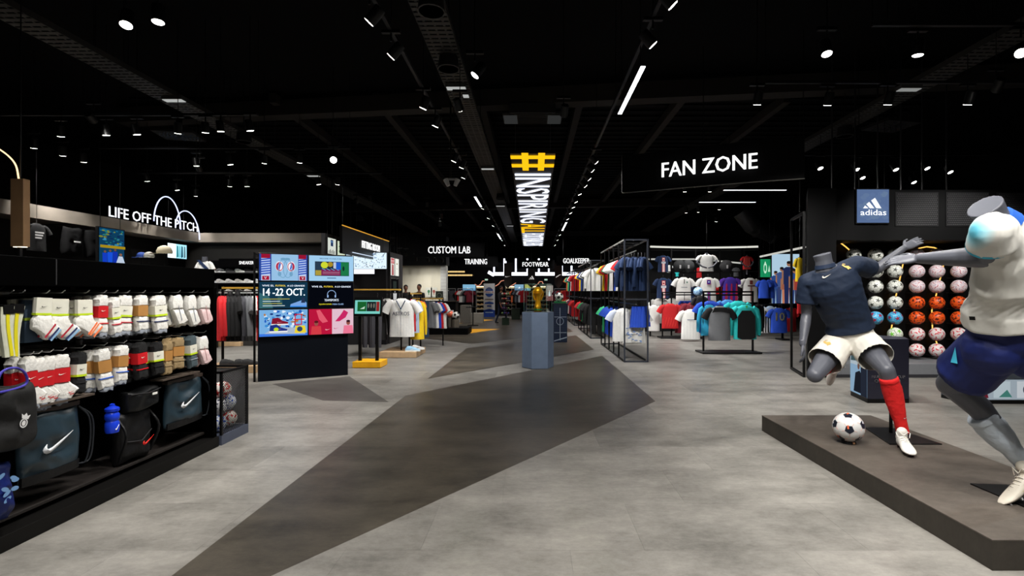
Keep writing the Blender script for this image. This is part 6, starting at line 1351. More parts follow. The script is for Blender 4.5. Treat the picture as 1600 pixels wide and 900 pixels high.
hang('tee', 1029, 466, 505, a2.y+.6, (225, 225, 222), 'white shirt left of the red patterned shirt', GP, .8); hang('tee', 1022, 476, 517, a2.y+.3, WH, 'white shirt lowest at the left of the second low rail', GP, .6); hang('tee', 1050, 466, 500, a2.y+.8, WH, 'white shirt behind the red patterned shirt', GP, 1.0)
hang('tee', 1075, 466, 496, a2.y+.7, RB_, 'royal blue shirt behind the maroon one', GP, .9); hang('tee', 1094, 462, 500, 11.2, BK, 'black shirt between the two low rails', GP, .7)
t_ = football('blue', P(1091, 457, 11.3)+V((0, 0, .02)), 'pale blue mini football resting on the end of the near low rail', None, .95)
BM['blue_pale'] = ball_mesh('ball_pale', (150, 185, 215), (70, 110, 160), 'blot', 4); t_.data = BM['blue_pale']

# curved fan wall with bust mannequins and shirts
FW = thing('fan_display', 'curved black grid wall carrying football shirts under a white light line', 'display wall', (2.6, 14.6, 0.0012)); fo = V((2.6, 14.6, 0.0012))
def cw(px, py, Y=None):
    Y = Y or 14.8+.5*math.cos((px-1100)/90*1.3); return P(px, py, Y)
for px in (1016, 1049, 1087, 1125, 1159, 1186):
    q = cw(px, 388); m = MB(); m.bb((q.x-fo.x-.02, q.y-fo.y-.02, 0), (q.x-fo.x+.02, q.y-fo.y+.02, q.z+.02), BLACKM); m.build('post', FW)
for py in (392, 425, 457):
    pts = [cw(px, py)-fo for px in (1016, 1049, 1087, 1125, 1159, 1186)]; z = pts[2].z; pts = [V((p.x, p.y, z)) for p in pts]; m = MB(); m.tube(pts, .014, BLACKM, 6); m.build('cross_bar', FW)
pts = [cw(px, 388)-fo for px in range(1016, 1190, 8)]; z = cw(1100, 387).z-fo.z
m = MB(); m.tube([V((p.x, p.y-.03, z)) for p in pts], .028, E(225, 225, 215, 1.0), 6); m.build('light_line', FW)
pts = [cw(px, 405, 16.2)-fo for px in range(1010, 1180, 10)]; m = MB(); m.tube([V((p.x, p.y, pts[8].z-.15*max(0, (i-8)/8))) for i, p in enumerate(pts)], .025, E(220, 220, 212, .7), 6); m.build('rear_light_line', FW)
m = MB(); m.loft([[V((p.x, p.y+1.6, 0)), V((p.x, p.y+1.65, 0)), V((p.x, p.y+1.65, 2.9)), V((p.x, p.y+1.6, 2.9))] for p in [cw(px, 400)-fo for px in (985, 1030, 1080, 1125, 1170, 1200)]], C(14, 15, 18, .6)); m.build('back_panel', FW)
GP = 'shirts on the curved fan wall'
def psg(m): m.rect(-.07, -.72, .07, -.1, C(190, 40, 50)); m.rect(-.05, -.72, .05, -.12, C(232, 205, 200)); m.rect(-.1, -.36, .1, -.28, C(200, 205, 215)); m.rect(-.05, -.29, .05, -.27, C(40, 60, 110)); m.ell(0, -.2, .035, .035, C(170, 40, 60))
NVD = (20, 42, 78)
hang('tee', 1036, 399, 425, 14.9, NVD, 'navy shirt with red and white centre stripe, upper left of the fan wall', GP, .9, deco=psg); hang('tee', 1036, 434, 466, 14.9, NVD, 'navy shirt with red and white centre stripe, lower left of the fan wall', GP, .9, deco=psg)
def arms(t, s=1):
    for k in (-1, 1):
        m = MB(); m.tube([(k*.33, 0, -.24), (k*.36, -.04, -.36), (k*.2, -.12, -.52), (k*.03, -.12, -.58)], [.045, .04, .032, .03], MAN, 10); m.build('arm', t)
    m = MB(); m.tube([(0, 0, -.03), (0, 0, .05)], [.05, .045], MAN, 12); m.build('neck', t)
b_ = hang('tee', 1104, 397, 424, 14.4, WH, 'white shirt bust with grey arms behind its back on top of the fan wall', GP, 1.15, rod=True, hanger=False, cat='mannequin'); arms(b_)
hang('tee', 1068, 433, 470, 14.8, WH, 'white shirt with thin black centre marks, second from the left on the fan wall', GP, .92, deco=lambda m: (m.rect(-.012, -.2, .012, -.06, G_(BK)), m.rect(-.1, -.32, .1, -.30, C(120, 125, 135)), m.ell(.09, -.16, .02, .025, C(40, 110, 90)), m.rect(-.01, -.7, .01, -.45, C(90, 95, 105))))
hang('tee', 1106, 433, 472, 14.8, WH, 'white shirt with purple badge and stripe, middle of the fan wall', GP, .95, deco=lambda m: (m.rect(-.06, -.21, .06, -.08, C(180, 30, 80)), m.rect(-.05, -.2, .05, -.09, C(30, 40, 150)), m.ell(0, -.14, .02, .02, WHITE), m.rect(-.045, -.72, .045, -.4, C(50, 50, 140)), m.rect(-.01, -.72, .01, -.4, C(200, 40, 80))))
hang('tee', 1141, 433, 470, 14.8, (60, 36, 140), 'purple and crimson shirt on the fan wall', GP, .95, sleeve=(80, 40, 150), deco=lambda m: [m.poly([(-.2+k*.16, -.72), (-.12+k*.16, -.72), (-.13+k*.16, -.2), (-.17+k*.16, -.2)], C(170, 25, 70)) for k in range(3)])
COLN_ = 0
hang('tee', 1172, 434, 472, 14.8, WH, 'white shirt with brown centre stripe at the right of the fan wall', GP, .9, deco=lambda m: (m.rect(-.05, -.2, .05, -.08, C(120, 50, 50)), m.rect(-.03, -.7, .03, -.25, C(150, 110, 105)), m.rect(-.12, -.26, .12, -.22, C(90, 60, 60))))
b_ = hang('tee', 1167, 400, 421, 14.6, RE, 'red and white striped shirt bust at the upper right of the fan wall', GP, .9, rod=True, hanger=False, deco=lambda m: [m.rect(-.2+k*.1, -.7, -.17+k*.1, -.1, C(235, 120, 110)) for k in range(4)], cat='mannequin'); arms(b_); m = MB(); m.tube([(0, 0, -.7), (0, 0, -1.0)], .05, MAN); m.build('torso_stand', b_)
hang('tee', 1046, 414, 426, 15.2, WH, 'small white shirt beside the upper navy striped shirt', GP, .9)
for px, l, c in ((1062, 'black round bag with white logo on the top bar of the fan wall, left one', (34, 36, 38)), (1075, 'dark grey round bag on the top bar of the fan wall, right one', (52, 54, 56)), (1135, 'grey round bag right of the white bust', (46, 46, 48))):
    q = P(px, 416, 14.9); t = thing('round_bag', l, 'bag', q, 0, 'bags on the fan wall'); m = MB(); m.ball((0, 0, 0), .2, G_(c), 16, (1, .6, .95)); m.build('bag_body', t); m = MB(); m.tube([(.14*math.cos(a), -.05, .14*math.sin(a)) for a in [PI*k/8 for k in range(9)]], .02, C(90, 92, 94)); m.build('strap', t); m = MB(); m.box((-.02, -.125, -.02), (.05, .01, .1), C(170, 170, 172)); m.build('logo', t)
for px, pyt, pyb, c, l in ((1092, 418, 434, RE, 'red shirts piece under the white bust, left'), (1099, 440, 465, RE, 'small red shirt behind the second white shirt'), (1122, 440, 462, RE, 'small red shirt right of the purple badge shirt'), (1058, 424, 432, TQ, 'turquoise shirt edge between the bags and shirts'), (1150, 418, 432, GY_, 'grey shirt piece above the purple shirt'), (1158, 438, 470, BK, 'black shirt between the purple and the brown striped shirts'), (1083, 444, 468, NV, 'dark patterned shirt behind the second white shirt')):
    hang('tee', px, pyt, pyb, 15.7, c, l, 'clothes behind the curved fan wall', .8)

# far right: lit team picture, green screen, blue shirts
def team(m, wd, h):
    crowd(m, wd, h, (175, 205, 225), [(.14, .66, (40, 70, 130), (40, 60, 110)), (.36, .74, (60, 80, 130), (50, 60, 100)), (.50, .62, (150, 90, 70), (190, 120, 90)), (.62, .86, (30, 40, 80), (30, 40, 80)), (.82, .70, (40, 70, 130), (40, 60, 110)), (.95, .6, (150, 60, 50), (60, 60, 90))], 3, .95)
a = P(1206, 474, 13.2); b = P(1237, 397, 13.2); framed('tall lit picture of a team in blue at the back right', frame(a, (1, 0, 0)), b.x-a.x+.2, b.z-a.z, team, 'poster', 'light_box')
a = P(1188, 433, 13.4); b = P(1205, 405, 13.4)
def grn(m, wd, h): m.rect(0, 0, wd, h, E(24, 140, 90, 1)); W = E(190, 235, 205, 1); m.ell(.45*wd, .5*h, .16*wd, .3*h, W); m.ell(.45*wd, .5*h, .09*wd, .18*h, E(24, 140, 90, 1)); m.ell(.45*wd, .8*h, .05*wd, .07*h, W); m.poly([(.7*wd, .3*h), (.9*wd, .3*h), (.82*wd, .7*h)], W)
framed('green screen with white emblem beside the team picture', frame(a, (1, 0, 0)), b.x-a.x, b.z-a.z, grn)
m = MB(); p0 = P(1188, 401, 13.3); p1 = P(1258, 386, 11.5); m.tube([V((0, 0, 0)), p1-p0], .025, E(220, 220, 212, .8), 6); t = m.build('light_line'); t.location = p0; tag(t, 'white light line above the green screen', 'light')
hang('tee', 1193, 437, 466, 12.8, RB_, 'royal blue shirt under the green screen, left', 'shirts under the green screen', .8, rod=True); hang('tee', 1202, 437, 466, 12.9, RB_, 'royal blue shirt under the green screen, right', 'shirts under the green screen', .8, rod=True)
tk, a3, w3, zt3 = h_rack(1222, 1223, 531, 462, 'single post stand with the number 10 shirt', dep=.4)
m = MB(); q0 = P(1188, 480, a3.y+.3); q1 = P(1240, 480, a3.y+.3); m.tube([V((q0.x-a3.x, .3, .975)), V((q1.x-a3.x, .3, .975))], .014, BLACKM); m.tube([V((0, 0, .975)), V((0, .3, .975))], .014, BLACKM); m.build('cross_bar', tk)
hang('tee', 1217, 481, 520, a3.y-.1, RB_, 'royal blue shirt with yellow number 10', 'shirts on the back right stand', .95, deco=deco_num, trim=YE)
hang('tee', 1203, 478, 518, a3.y+.3, PBL, 'pale blue shirt left of the number 10 shirt', 'shirts on the back right stand', .8)
hang('tee', 1194, 480, 520, a3.y+.3, WH, 'black and white striped shirt, leftmost on the back right stand', 'shirts on the back right stand', .7, deco=lambda m: [m.rect(-.22+k*.1, -.71, -.17+k*.1, -.1, G_(BK)) for k in range(5)])
hang('tee', 1236, 480, 518, a3.y+.3, RE, 'red shirt half hidden right of the number 10 shirt', 'shirts on the back right stand', .6)
hang('tee', 1249, 402, 440, 9.6, YE, 'yellow shirt hanging high by the open black frame', 'shirts by the open frame', .45, rod=True); hang('tee', 1250, 463, 490, 9.7, RE, 'red shirt hanging low by the open black frame', 'shirts by the open frame', .5, rod=True)
m = MB(); m.bb((0, 0, 0), (.05, 1.3, .3), C(60, 60, 62)); 
q = P(1254, 402, 8.8); 
# upper hanging display frame at the pillar
garment('tee', tuple(P(57, 349, 8.05)), PI/2, BK, 'black shirt with white lettering high on the side wall', 'shirts on the side wall', .62, rod=True, deco=lambda m: [m.rect(-.12, -.26-k*.07, .12-.03*k, -.22-k*.07, C(225, 225, 225)) for k in range(3)])
# ---- left racks
def wood_base(px0, px1, pyf, depth, h, label):
    a = FL(px0, pyf); b = FL(px1, pyf); t = thing('wood_plinth', label, 'plinth', (a.x, a.y, 0.0012), 0, 'oak plinths under the rails'); m = MB(); m.bb((0, 0, 0), (b.x-a.x, depth, h), WOODY); m.build('oak_block', t, .005); return a, b.x-a.x
def rail(loc, w_, z, label, rot=0, dep=.36, col=C(190, 150, 60, .5)):
    t = thing('clothes_rail', label, 'clothes rail', (loc[0], loc[1], loc[2]), rot, 'rails left of the aisle')
    for x in (0, w_):
        m = MB(); m.bb((x-.015, -.015, 0), (x+.015, .015, z), BLACKM); m.build('post', t)
    m = MB(); m.bb((0, -.03, z-.05), (w_, .03, z-.02), col); m.build('wood_bar', t); m = MB(); m.tube([(0, 0, z-.10), (w_, 0, z-.10)], .012, BLACKM); m.build('hanging_bar', t); return t
# L1: beside the gondola
a, w_ = wood_base(318, 400, 583, .55, .12, 'oak plinth with black shoes beside the wire bin')
rail((a.x+.1, a.y+.35, .122), w_-.2, 1.32, 'black rail with oak bar behind the gondola end')
hang_row([('long', RE), ('long', RE), ('hood', BK), ('long', BK), ('hood', BK), ('tee', BK), ('long', DG), ('long', GY_), ('tee', GY_), ('tee', WH), ('tee', RE), ('tee', RE)], (P(342, 462, a.y+.35)+V((0, 0, 0))), (P(412, 462, a.y+.35)), -1.0, 'on the rail behind the gondola end', 'left', (1, 1, 1.05))
for px, c in ((350, BK), (372, BK), (385, DG)):
    q = FL(px, 572, .12); shoe((q.x, a.y+.12, .122), .3+random.uniform(-.2, .2), '%sblack slipper on the oak plinth, counted from the left' % nth('slip', 'first '), ((24, 24, 26), (60, 60, 64), (40, 40, 42)), 'slippers on the oak plinth')
a, w_ = wood_base(338, 376, 541, .5, .10, 'farther oak block under the dark jackets')
# L2: baseball shirts
a, w_ = wood_base(592, 650, 559, .9, .115, 'oak plinth with blue sneaker under the white pinstripe jersey')
aw = a.y
rail((P(625, 0, aw+.25).x-1.2, aw+.35, .118), 1.2, 1.30, 'black rail with the white pinstripe jersey in front'); 
GP = 'clothes around the pinstripe jersey'
def ast(m):
    m.tube([(-.09, -.04, .0), (-.02, -.16, 0.004), (-.0, -.2, .004)], .009, G_(NV), 5); m.tube([(.09, -.04, 0), (.02, -.16, .004), (0, -.2, .004)], .009, G_(NV), 5); m.rect(-.004, -.7, .004, -.2, C(150, 155, 170)); m.text('ASTROS', -.17, -.32, .34, .07, C(90, 100, 130))
    for k in range(9): m.rect(-.22+k*.055, -.7, -.218+k*.055, -.3, C(170, 175, 190))
hang('tee', 628, 466, 526, aw+.2, WH, 'white pinstripe jersey with navy piping facing the viewer', GP, .93, deco=ast)
hang('tee', 605, 466, 522, aw+.5, WH, 'white jersey half hidden left of the pinstripe jersey', GP, .7)
for i, (px, c, kd, l) in enumerate(((641, RE, 'tee', 'red and blue shirt edge right behind the pinstripe jersey'), (646, PBL, 'tee', 'pale blue shirt right behind the pinstripe jersey'), (652, YE, 'long', 'yellow long top behind the pinstripe jersey'), (658, OR, 'tee', 'orange shirt edge behind the yellow top'))):
    hang(kd, px, 467+i, (518, 520, 530, 500)[i], aw+.55+.25*i, c, l, GP, .5, rz=.3)
hang('long', 590, 466, 531, aw+.3, BK, 'black jacket left of the pinstripe jersey', GP, .62, rz=.4)
for px, l in ((575, 'dark trousers left below the touch totem'), (587, 'dark grey trousers right below the touch totem')): hang('trousers', px, 480, 543, aw-.1, DG, l, GP, .9)
q = FL(652, 551, .115); shoe((P(646, 0, aw+.15).x, aw+.12, .118), 0.1, 'pale blue sneaker on the oak plinth', ((150, 195, 225), (225, 235, 240), (225, 235, 240)), 'sneakers under the jersey', sc=1.1); shoe((P(651, 0, aw+.3).x, aw+.42, .118), .3, 'grey sneaker behind the pale blue one', ((190, 190, 188), (90, 90, 92)), 'sneakers under the jersey')
rail((P(645, 0, 12.4).x, 12.4, 0.002), .75, 1.2, 'black rail with jeans and grey shirts behind the jersey rail', 0)
hang_row([('trousers', DN), ('trousers', DN), ('trousers', DN), ('tee', GY_), ('tee', GY_), ('tee', WH), ('tee', RB_), ('tee', RE), ('tee', WH)], P(655, 470, 12.4), P(690, 472, 12.4), -.7, 'on the rail behind the yellow top', 'left', .9)
rail((-2.6, 10.55, 0.002), 1.05, 1.33, 'black side rail with red, blue and yellow tops behind the pinstripe jersey', PI/2)

# ================================================================== middle distance, left
# fitting room block
FT = bpy.data.objects
t = thing('fitting_block', 'black fitting room block with screens behind the video wall', 'partition', (-4.72, 12.62, 0.0012))
m = MB(); m.bb((0, 0, 0), (1.02, 1.5, 2.34), C(12, 12, 17, .5)); m.build('block_body', t, .004); m = MB(); m.bb((1.02, .2, 0), (1.06, 1.45, 2.36), C(44, 42, 42, .5)); m.build('end_frame', t)
def mosaic(m, wd, h):
    m.rect(0, 0, wd, h, E(205, 222, 232, 1.3)); rnd = random.Random(8)
    for i in range(230):
        c = rnd.choice(((30, 40, 70), (120, 140, 160), (70, 90, 110), (240, 245, 250), (90, 130, 180), (150, 170, 175), (235, 240, 245)))
        x, y, r_ = rnd.uniform(.02, .97)*wd, rnd.uniform(.04, .96)*h, rnd.uniform(.006, .022)*wd; m.poly([(x, y), (x+r_, y+r_*.4), (x+r_*.8, y+r_*1.7), (x-r_*.2, y+r_*1.2)], E(*c, 1.1))
a = P(541, 420, 12.55); b = P(604, 395, 12.55); framed('wide bright mosaic screen above the fitting room', frame(a, (1, 0, 0)), b.x-a.x, b.z-a.z, mosaic)
a = P(553, 428, 12.55); b = P(585, 420.5, 12.55); framed('plain white lit panel under the mosaic screen', frame(a, (1, 0, 0)), b.x-a.x, b.z-a.z, lambda m, w_, h: m.rect(0, 0, w_, h, E(225, 228, 240, 1.6)))
def jer(m, wd, h): m.rect(0, 0, wd, h, E(215, 220, 210, 1)); m.rect(.35*wd, .5*h, .65*wd, .9*h, E(30, 50, 90, 1)); m.text('NYC', .32*wd, .72*h, .36*wd, .12*h, E(120, 170, 220, 1)); [m.rect((.1+k*.1)*wd, .02*h, (.15+k*.1)*wd, (.2+.05*(k % 3))*h, E(25, 28, 30, 1)) for k in range(8)]
def leaf(m, wd, h): m.rect(0, 0, wd, h, E(210, 222, 195, 1)); [m.ell((.3+.15*(k % 3))*wd, (.3+.11*k)*h, .14*wd, .05*h, E(50, 120, 70, 1), 9) for k in range(5)]; m.rect(.2*wd, .86*h, .8*wd, .9*h, E(60, 90, 70, 1))
framed('lit poster of a dark jersey over the video wall, left', frame((-4.6, 11.22, 2.2), (0, 1, 0)), .46, .36, jer, 'poster', 'poster', group=None)
framed('lit poster with green leaves over the video wall, right', frame((-4.6, 11.78, 2.2), (0, 1, 0)), .46, .34, leaf, 'poster', 'poster')
t = thing('poster_box', 'dark box carrying the two lit posters over the video wall', 'partition', (-4.72, 11.15, 1.9)); m = MB(); m.bb((0, 0, 0), (.08, 1.2, .75), C(26, 26, 28, .5)); m.build('box_body', t); m = MB(); m.bb((.03, .5, .75), (.05, .52, 3.3), BLACKM); m.build('hanging_rod', t)
def redp(m, wd, h): m.rect(0, 0, wd, h, E(225, 220, 212, 1)); m.rect(.1*wd, .68*h, .9*wd, .97*h, E(190, 50, 60, 1)); m.poly([(.3*wd, .02*h), (.75*wd, .02*h), (.7*wd, .6*h), (.35*wd, .64*h)], E(170, 70, 75, .9)); m.text('MVP', .15*wd, .7*h, .7*wd, .2*h, E(235, 200, 200, 1))
def whp(m, wd, h): m.rect(0, 0, wd, h, E(230, 232, 222, 1.1)); m.ell(.5*wd, .7*h, .15*wd, .05*h, E(150, 130, 80, 1)); m.rect(.3*wd, .4*h, .7*wd, .42*h, E(150, 150, 140, 1))
framed('narrow lit poster with red figure on the fitting room corner', frame((-3.65, 12.85, 1.76), (0, 1, 0)), .36, .46, redp, 'poster', 'poster'); framed('narrow whitish lit poster on the fitting room corner', frame((-3.65, 13.27, 1.76), (0, 1, 0)), .36, .46, whp, 'poster', 'poster')
def niche(m, wd, h): m.rect(0, 0, wd, h, E(20, 20, 22, .6)); m.poly([(.3*wd, .1*h), (.7*wd, .1*h), (.75*wd, .42*h), (.5*wd, .5*h), (.25*wd, .42*h)], E(215, 215, 215, .8)); m.rect(.25*wd, .6*h, .7*wd, .9*h, E(60, 70, 65, .5))
framed('grey framed niche with a white figure below the corner posters', frame((-3.65, 12.9, 1.02), (0, 1, 0)), .7, .66, niche, 'display', 'wall_niche', col=C(110, 108, 104))
t = thing('fitting_sign', 'hanging black fascia reading FITTING ROOM with a warm light edge', 'sign', (-4.0, 10.5, 2.15)); m = MB(); m.bb((-.06, 0, 0), (0, 3.4, .58), C(10, 10, 12, .4)); m.build('fascia', t)
m = MB(); m.T = frame((.012, 1.25-.05, .22), (0, 1, 0)); m.text('FITTING ROOM', 0, 0, 1.35, .17, E(255, 255, 255, 1.3), .01); m.build('lettering', t)
m = MB(); m.tube([(0, 0, .59), (0, 3.4, .59)], .012, E(235, 170, 60, .9), 6); m.build('warm_edge', t); m = MB(); m.tube([(.02, .55, .06), (.02, 2.9, .06)], .010, E(200, 215, 235, 1.2), 6); m.build('cool_line', t)
for y in (.1, 3.3): m = MB(); m.tube([(-.03, y, .58), (-.03, y, 3.05)], .006, BLACKM); m.build('suspension_rod', t)
# custom lab: cream wall, counter and two people
m = MB(); a = P(621, 415, 19); b = P(690, 415, 19); m.bb((a.x, 19, 0), (b.x, 19.2, a.z), C(226, 220, 198, .8, var=.04)); struct(m, 'wall_custom_lab')
wl = bpy.data.objects['wall_custom_lab']; TM = C(228, 222, 202, .6, var=.04)
_m = MB(); _m.bb((.005, 0, .005), (.235, .008, .235), TM); TME = _m.mesh('wall_tile', False)
for i in range(7):
    for j in range(9): o = put(TME, 'wall_tile', wl); o.location = (a.x+i*.24, 18.991, .1+j*.24)
m = MB(); a = P(690, 415, 18.9); m.bb((a.x, 18.7, 0), (a.x+.2, 19.1, a.z), C(150, 150, 146, .7)); struct(m, 'column_custom_lab')
pl = bpy.data.objects['column_custom_lab']
for k in range(18): m = MB(); m.bb((a.x-.005, 18.69, .05+k*.125), (a.x+.205, 18.70, .15+k*.125), C(165, 165, 162, .7)); m.build('stone', pl, smooth=False)
# dark soffit above
m = MB(); m.bb((P(604, 0, 19).x, 18.6, P(0, 415, 19).z), (P(700, 0, 19).x, 19.3, 3.4), BLACK); struct(m, 'trim_22')
t = thing('service_counter', 'black service counter with red lettering below the cream wall', 'counter', (P(648, 0, 16).x, 16, 0.0012)); wd = 64/FC*16; h = HC-17/FC*16
m = MB(); m.bb((0, 0, 0), (wd, .6, h), BLACK); m.build('counter_body', t, .004); m = MB(); m.bb((-.03, -.04, h), (wd+.03, .64, h+.03), C(30, 28, 28, .3)); m.build('counter_top', t)
m = MB(); m.T = frame((0, -.01, 0), (1, 0, 0)); m.text('MARCA', .9*wd*.5, .50*h, .24*wd, .14, E(210, 30, 40, .8)); m.ell(.38*wd, .56*h, .08, .08, C(50, 100, 170)); m.rect(.74*wd, .5*h, .95*wd, .74*h, C(190, 200, 210)); m.text('MARCA', .76*wd, .56*h, .18*wd, .09, C(200, 30, 40)); m.build('lettering', t, fix=False)
t = thing('till_screen', 'dark counter top monitor with round print before the cream wall', 'monitor', (P(686, 0, 16.2).x, 16.25, h+.031)); m = MB(); m.bb((-.12, 0, .06), (.12, .03, .32), C(30, 34, 30)); m.build('panel', t); m = MB(); m.bb((-.02, 0, 0), (.02, .03, .06), BLACKM); m.build('stand', t)
m = MB(); m.T = frame((0, -.002, .18), (1, 0, 0)); m.ring(0, 0, .08, .08, .012, C(120, 130, 110)); m.build('print', t, fix=False)
for px, c, l in ((668+2, (70, 130, 90), 'small sheet with a green picture on the cream wall'), (678, (170, 90, 80), 'small sheet with a red picture on the cream wall')):
    q = P(px, 464, 18.95); t = thing('picture_sheet', l, 'poster', q); m = MB(); m.bb((-.12, 0, 0), (.12, .02, .36), C(222, 222, 210)); m.build('sheet', t); m = MB(); m.T = frame((0, -.002, .18), (1, 0, 0)); m.ell(0, .03, .05, .06, C(*c)); m.rect(-.015, -.1, .015, 0, C(*c)); m.build('print', t, fix=False)

def person(loc, H_, rz, shirt, trousers_, hair, label, arms_=0, walk=0, skin=(120, 78, 58), sleeves=None, group=None):
    t = thing('person', label, 'person', loc, rz, group); k = H_/1.75; SKN = C(*skin, .6); TS, TT = G_(shirt), G_(trousers_)
    m = MB(); v = lambda x, y, z: V((x*k, y*k, z*k))
    la, lb = (v(-.1, .24*walk, .08), v(.1, -.26*walk, .08))
    for s, an in ((-1, la), (1, lb)):
        hip = v(s*.09, 0, .92); kn = hip.lerp(an, .52)+v(0, -.06*walk if s < 0 else -.08*walk, 0); limb(m, [hip, kn, an], [.085*k, .055*k, .04*k], 10); m.cap(an-v(0, -.02, .03), .04*k, an-v(0, .15, .045), .03*k, MAN, 8)
    ring_torso(m, [(v(0, 0, .86), .14*k, .1*k, (1, 0, 0)), (v(0, 0, 1.0), .15*k, .11*k, (1, 0, 0)), (v(0, 0, 1.15), .14*k, .1*k, (1, 0, 0)), (v(0, 0, 1.32), .18*k, .12*k, (1, 0, 0)), (v(0, 0, 1.43), .16*k, .09*k, (1, 0, 0)), (v(0, 0, 1.48), .06*k, .06*k, (1, 0, 0))], MAN)
    hands = []
    for s in (-1, 1):
        sh_ = v(s*.18, 0, 1.39)
        if arms_: el, wr = v(s*.26, -.06, 1.14), v(-s*.05, -.22, 1.12+.03*s)
        else: el, wr = v(s*.24, .1*walk*s, 1.1), v(s*.25, .1*walk*s-.1, .86)
        limb(m, [sh_, el, wr], [.052*k, .04*k, .027*k], 10); hand(m, wr, (wr-el), (s, 0, 0) if not arms_ else (0, -1, 0), .3, k)
    m.cap(v(0, 0, 1.45), .05*k, v(0, -.01, 1.55), .05*k, MAN, 12)
    m.ball(v(0, -.015, 1.64), .092*k, MAN, 16, (.82, 1.0, 1.18)); m.ball(v(0, -.105, 1.625), .016*k, MAN, 8, (1, 1, 1.4)); m.cap(v(-.02, -.085, 1.585), .009*k, v(.02, -.085, 1.585), .009*k, MAN, 6)
    for s in (-1, 1): m.ball(v(s*.078, 0, 1.635), .02*k, MAN, 8, (.5, .8, 1.2))
    me = organic(m, 'body', .012, 2); me.materials.clear()
    for x in (SKN, TS, TT, C(20, 18, 18)): me.materials.append(x)
    for f in me.polygons:
        z = f.center.z/k; x = abs(f.center.x)/k
        f.material_index = 3 if z < .09 else 2 if z < .93 and x < .20 else 1 if (z < 1.46 and z > .9 and (x < .21 or z > (1.0 if sleeves else 1.2))) and not (arms_ and f.center.y < -.17*k and not sleeves) else 0
    put(me, 'body', t)
    m = MB(); m.ball(v(0, .01, 1.675), .098*k, C(*hair, .8), 14, (.86, 1.0, .98)); m.build('hair', t)
    m = MB()
    for s in (-1, 1): m.ball(v(s*.032, -.093, 1.645), .009*k, C(20, 16, 14), 6)
    m.build('eyes', t); return t
person((P(634, 0, 17.4).x, 17.4, 0.0012), 1.56, .3, (16, 16, 18), (20, 20, 24), (14, 12, 12), 'person with short black hair in black, left of the two behind the counter')
person((P(655, 0, 17.2).x, 17.2, 0.0012), 1.58, -.3, (20, 20, 22), (20, 20, 24), (14, 12, 12), 'person in black with crossed arms, right of the two behind the counter', 1)
pw = person((P(783, 0, 21).x, 21, 0.0012), 1.56, .9, (12, 12, 14), (34, 44, 66), (16, 14, 14), 'person in black jacket and dark jeans walking in the far aisle', 0, 1, sleeves=True)
# dark platform with stone blocks and balls
a = FL(687, 523); t = thing('dark_plinth', 'low black plinth carrying the grey blocks and balls', 'plinth', (P(655, 0, a.y).x, a.y, 0.0012)); m = MB(); m.bb((0, 0, 0), ((731-655)/FC*a.y, 1.0, .2), BLACK); m.build('plinth_body', t, .005); Yb = a.y+.45
def block(px, wpx, pyt, label, c, Y):
    q = P(px, pyt, Y); t = thing('stone_block', label, 'display block', (q.x, Y, .2), 0, 'stone look display blocks'); w_ = wpx/FC*Y
    m = MB(); m.prism([V((w_/2*math.cos(a)*1.1, w_/2*math.sin(a)*1.1, 0)) for a in [PI/3*i+.3 for i in range(6)]], (0, 0, q.z-.2), C(*c, .7, var=.2, bump=.3)); m.build('block_body', t, .004, smooth=False); return q
q = block(689, 17, 490, 'widest grey display block with a white shoe', (112, 116, 122), Yb); shoe((q.x, q.y, q.z+.001), .3, 'white shoe on the widest grey block', ((225, 222, 218), (200, 60, 60)), None)
q = block(703, 7, 496, 'slim brown grey block under the coral ball', (96, 90, 82), Yb); football('coral', (q.x, q.y, q.z+.11), 'coral football on the slim block')
q = block(712, 10, 499, 'short grey block under the black and white ball', (108, 100, 88), Yb-.1); football('classic', (q.x, q.y, q.z+.122), 'black and white football on the short block', None, 1.1)

# ================================================================== far end: footwear
YF = 28.0
m = MB(); m.bb((P(690, 0, YF).x-.5, YF+.6, 0), (P(905, 0, YF).x+1.5, YF+.75, 3.0), C(22, 21, 21, .7)); struct(m, 'wall_footwear')
def fshelf(px0, px1, label, cols, seed):
    a = P(px0, 0, YF); b = P(px1, 0, YF); t = thing('shoe_shelf', label, 'shelf', (a.x, YF, 0.0012), 0, 'shoe shelves at the far wall'); w_ = b.x-a.x; rnd = random.Random(seed)
    m = MB(); m.bb((0, .4, 0), (w_, .44, 1.62), C(40, 36, 30)); m.build('back_panel', t)
    m = MB(); m.bb((-.04, -.02, 1.62), (w_+.04, .44, 1.70), C(150, 146, 138)); m.build('header', t)
    m = MB(); m.bb((0.02, .02, 1.60), (w_-.02, .06, 1.618), E(255, 236, 196, 5)); m.build('light_strip', t)
    for s in (0, w_): m = MB(); m.bb((s-.02, 0, 0), (s+.02, .44, 1.62), C(150, 150, 146)); m.build('upright', t)
    for j in range(6):
        z = .32+j*.24; m = MB(); m.bb((0, .05, z-.02), (w_, .4, z), C(170, 150, 105)); m.build('shelf_board', t)
    n = max(2, int(w_/.36))
    for j in range(6):
        for i in range(n):
            c = rnd.choice(cols); shoe(((i+.5)*w_/n+a.x, YF+.2, .323+j*.24), rnd.uniform(-.2, .2), '%sshoe on the %s, from lower left' % (nth(label, 'first '), label) if n*6 <= 20 else 'small shoe on the '+label, c, 'shoes on the '+label)
YW = [((235, 205, 140), (120, 80, 40)), ((225, 190, 110), (40, 40, 40)), ((225, 220, 205), (60, 60, 60)), ((240, 170, 90), (230, 225, 215)), ((200, 160, 90), (230, 225, 215))]
fshelf(744, 757, 'narrow shoe shelf left of the tall banner', YW, 1); fshelf(790, 806, 'shoe shelf right behind the walking person', YW, 2); fshelf(822, 838, 'shoe shelf seen left of the trophy', YW, 3); fshelf(844, 858, 'shoe shelf seen behind the trophy case', YW, 4)
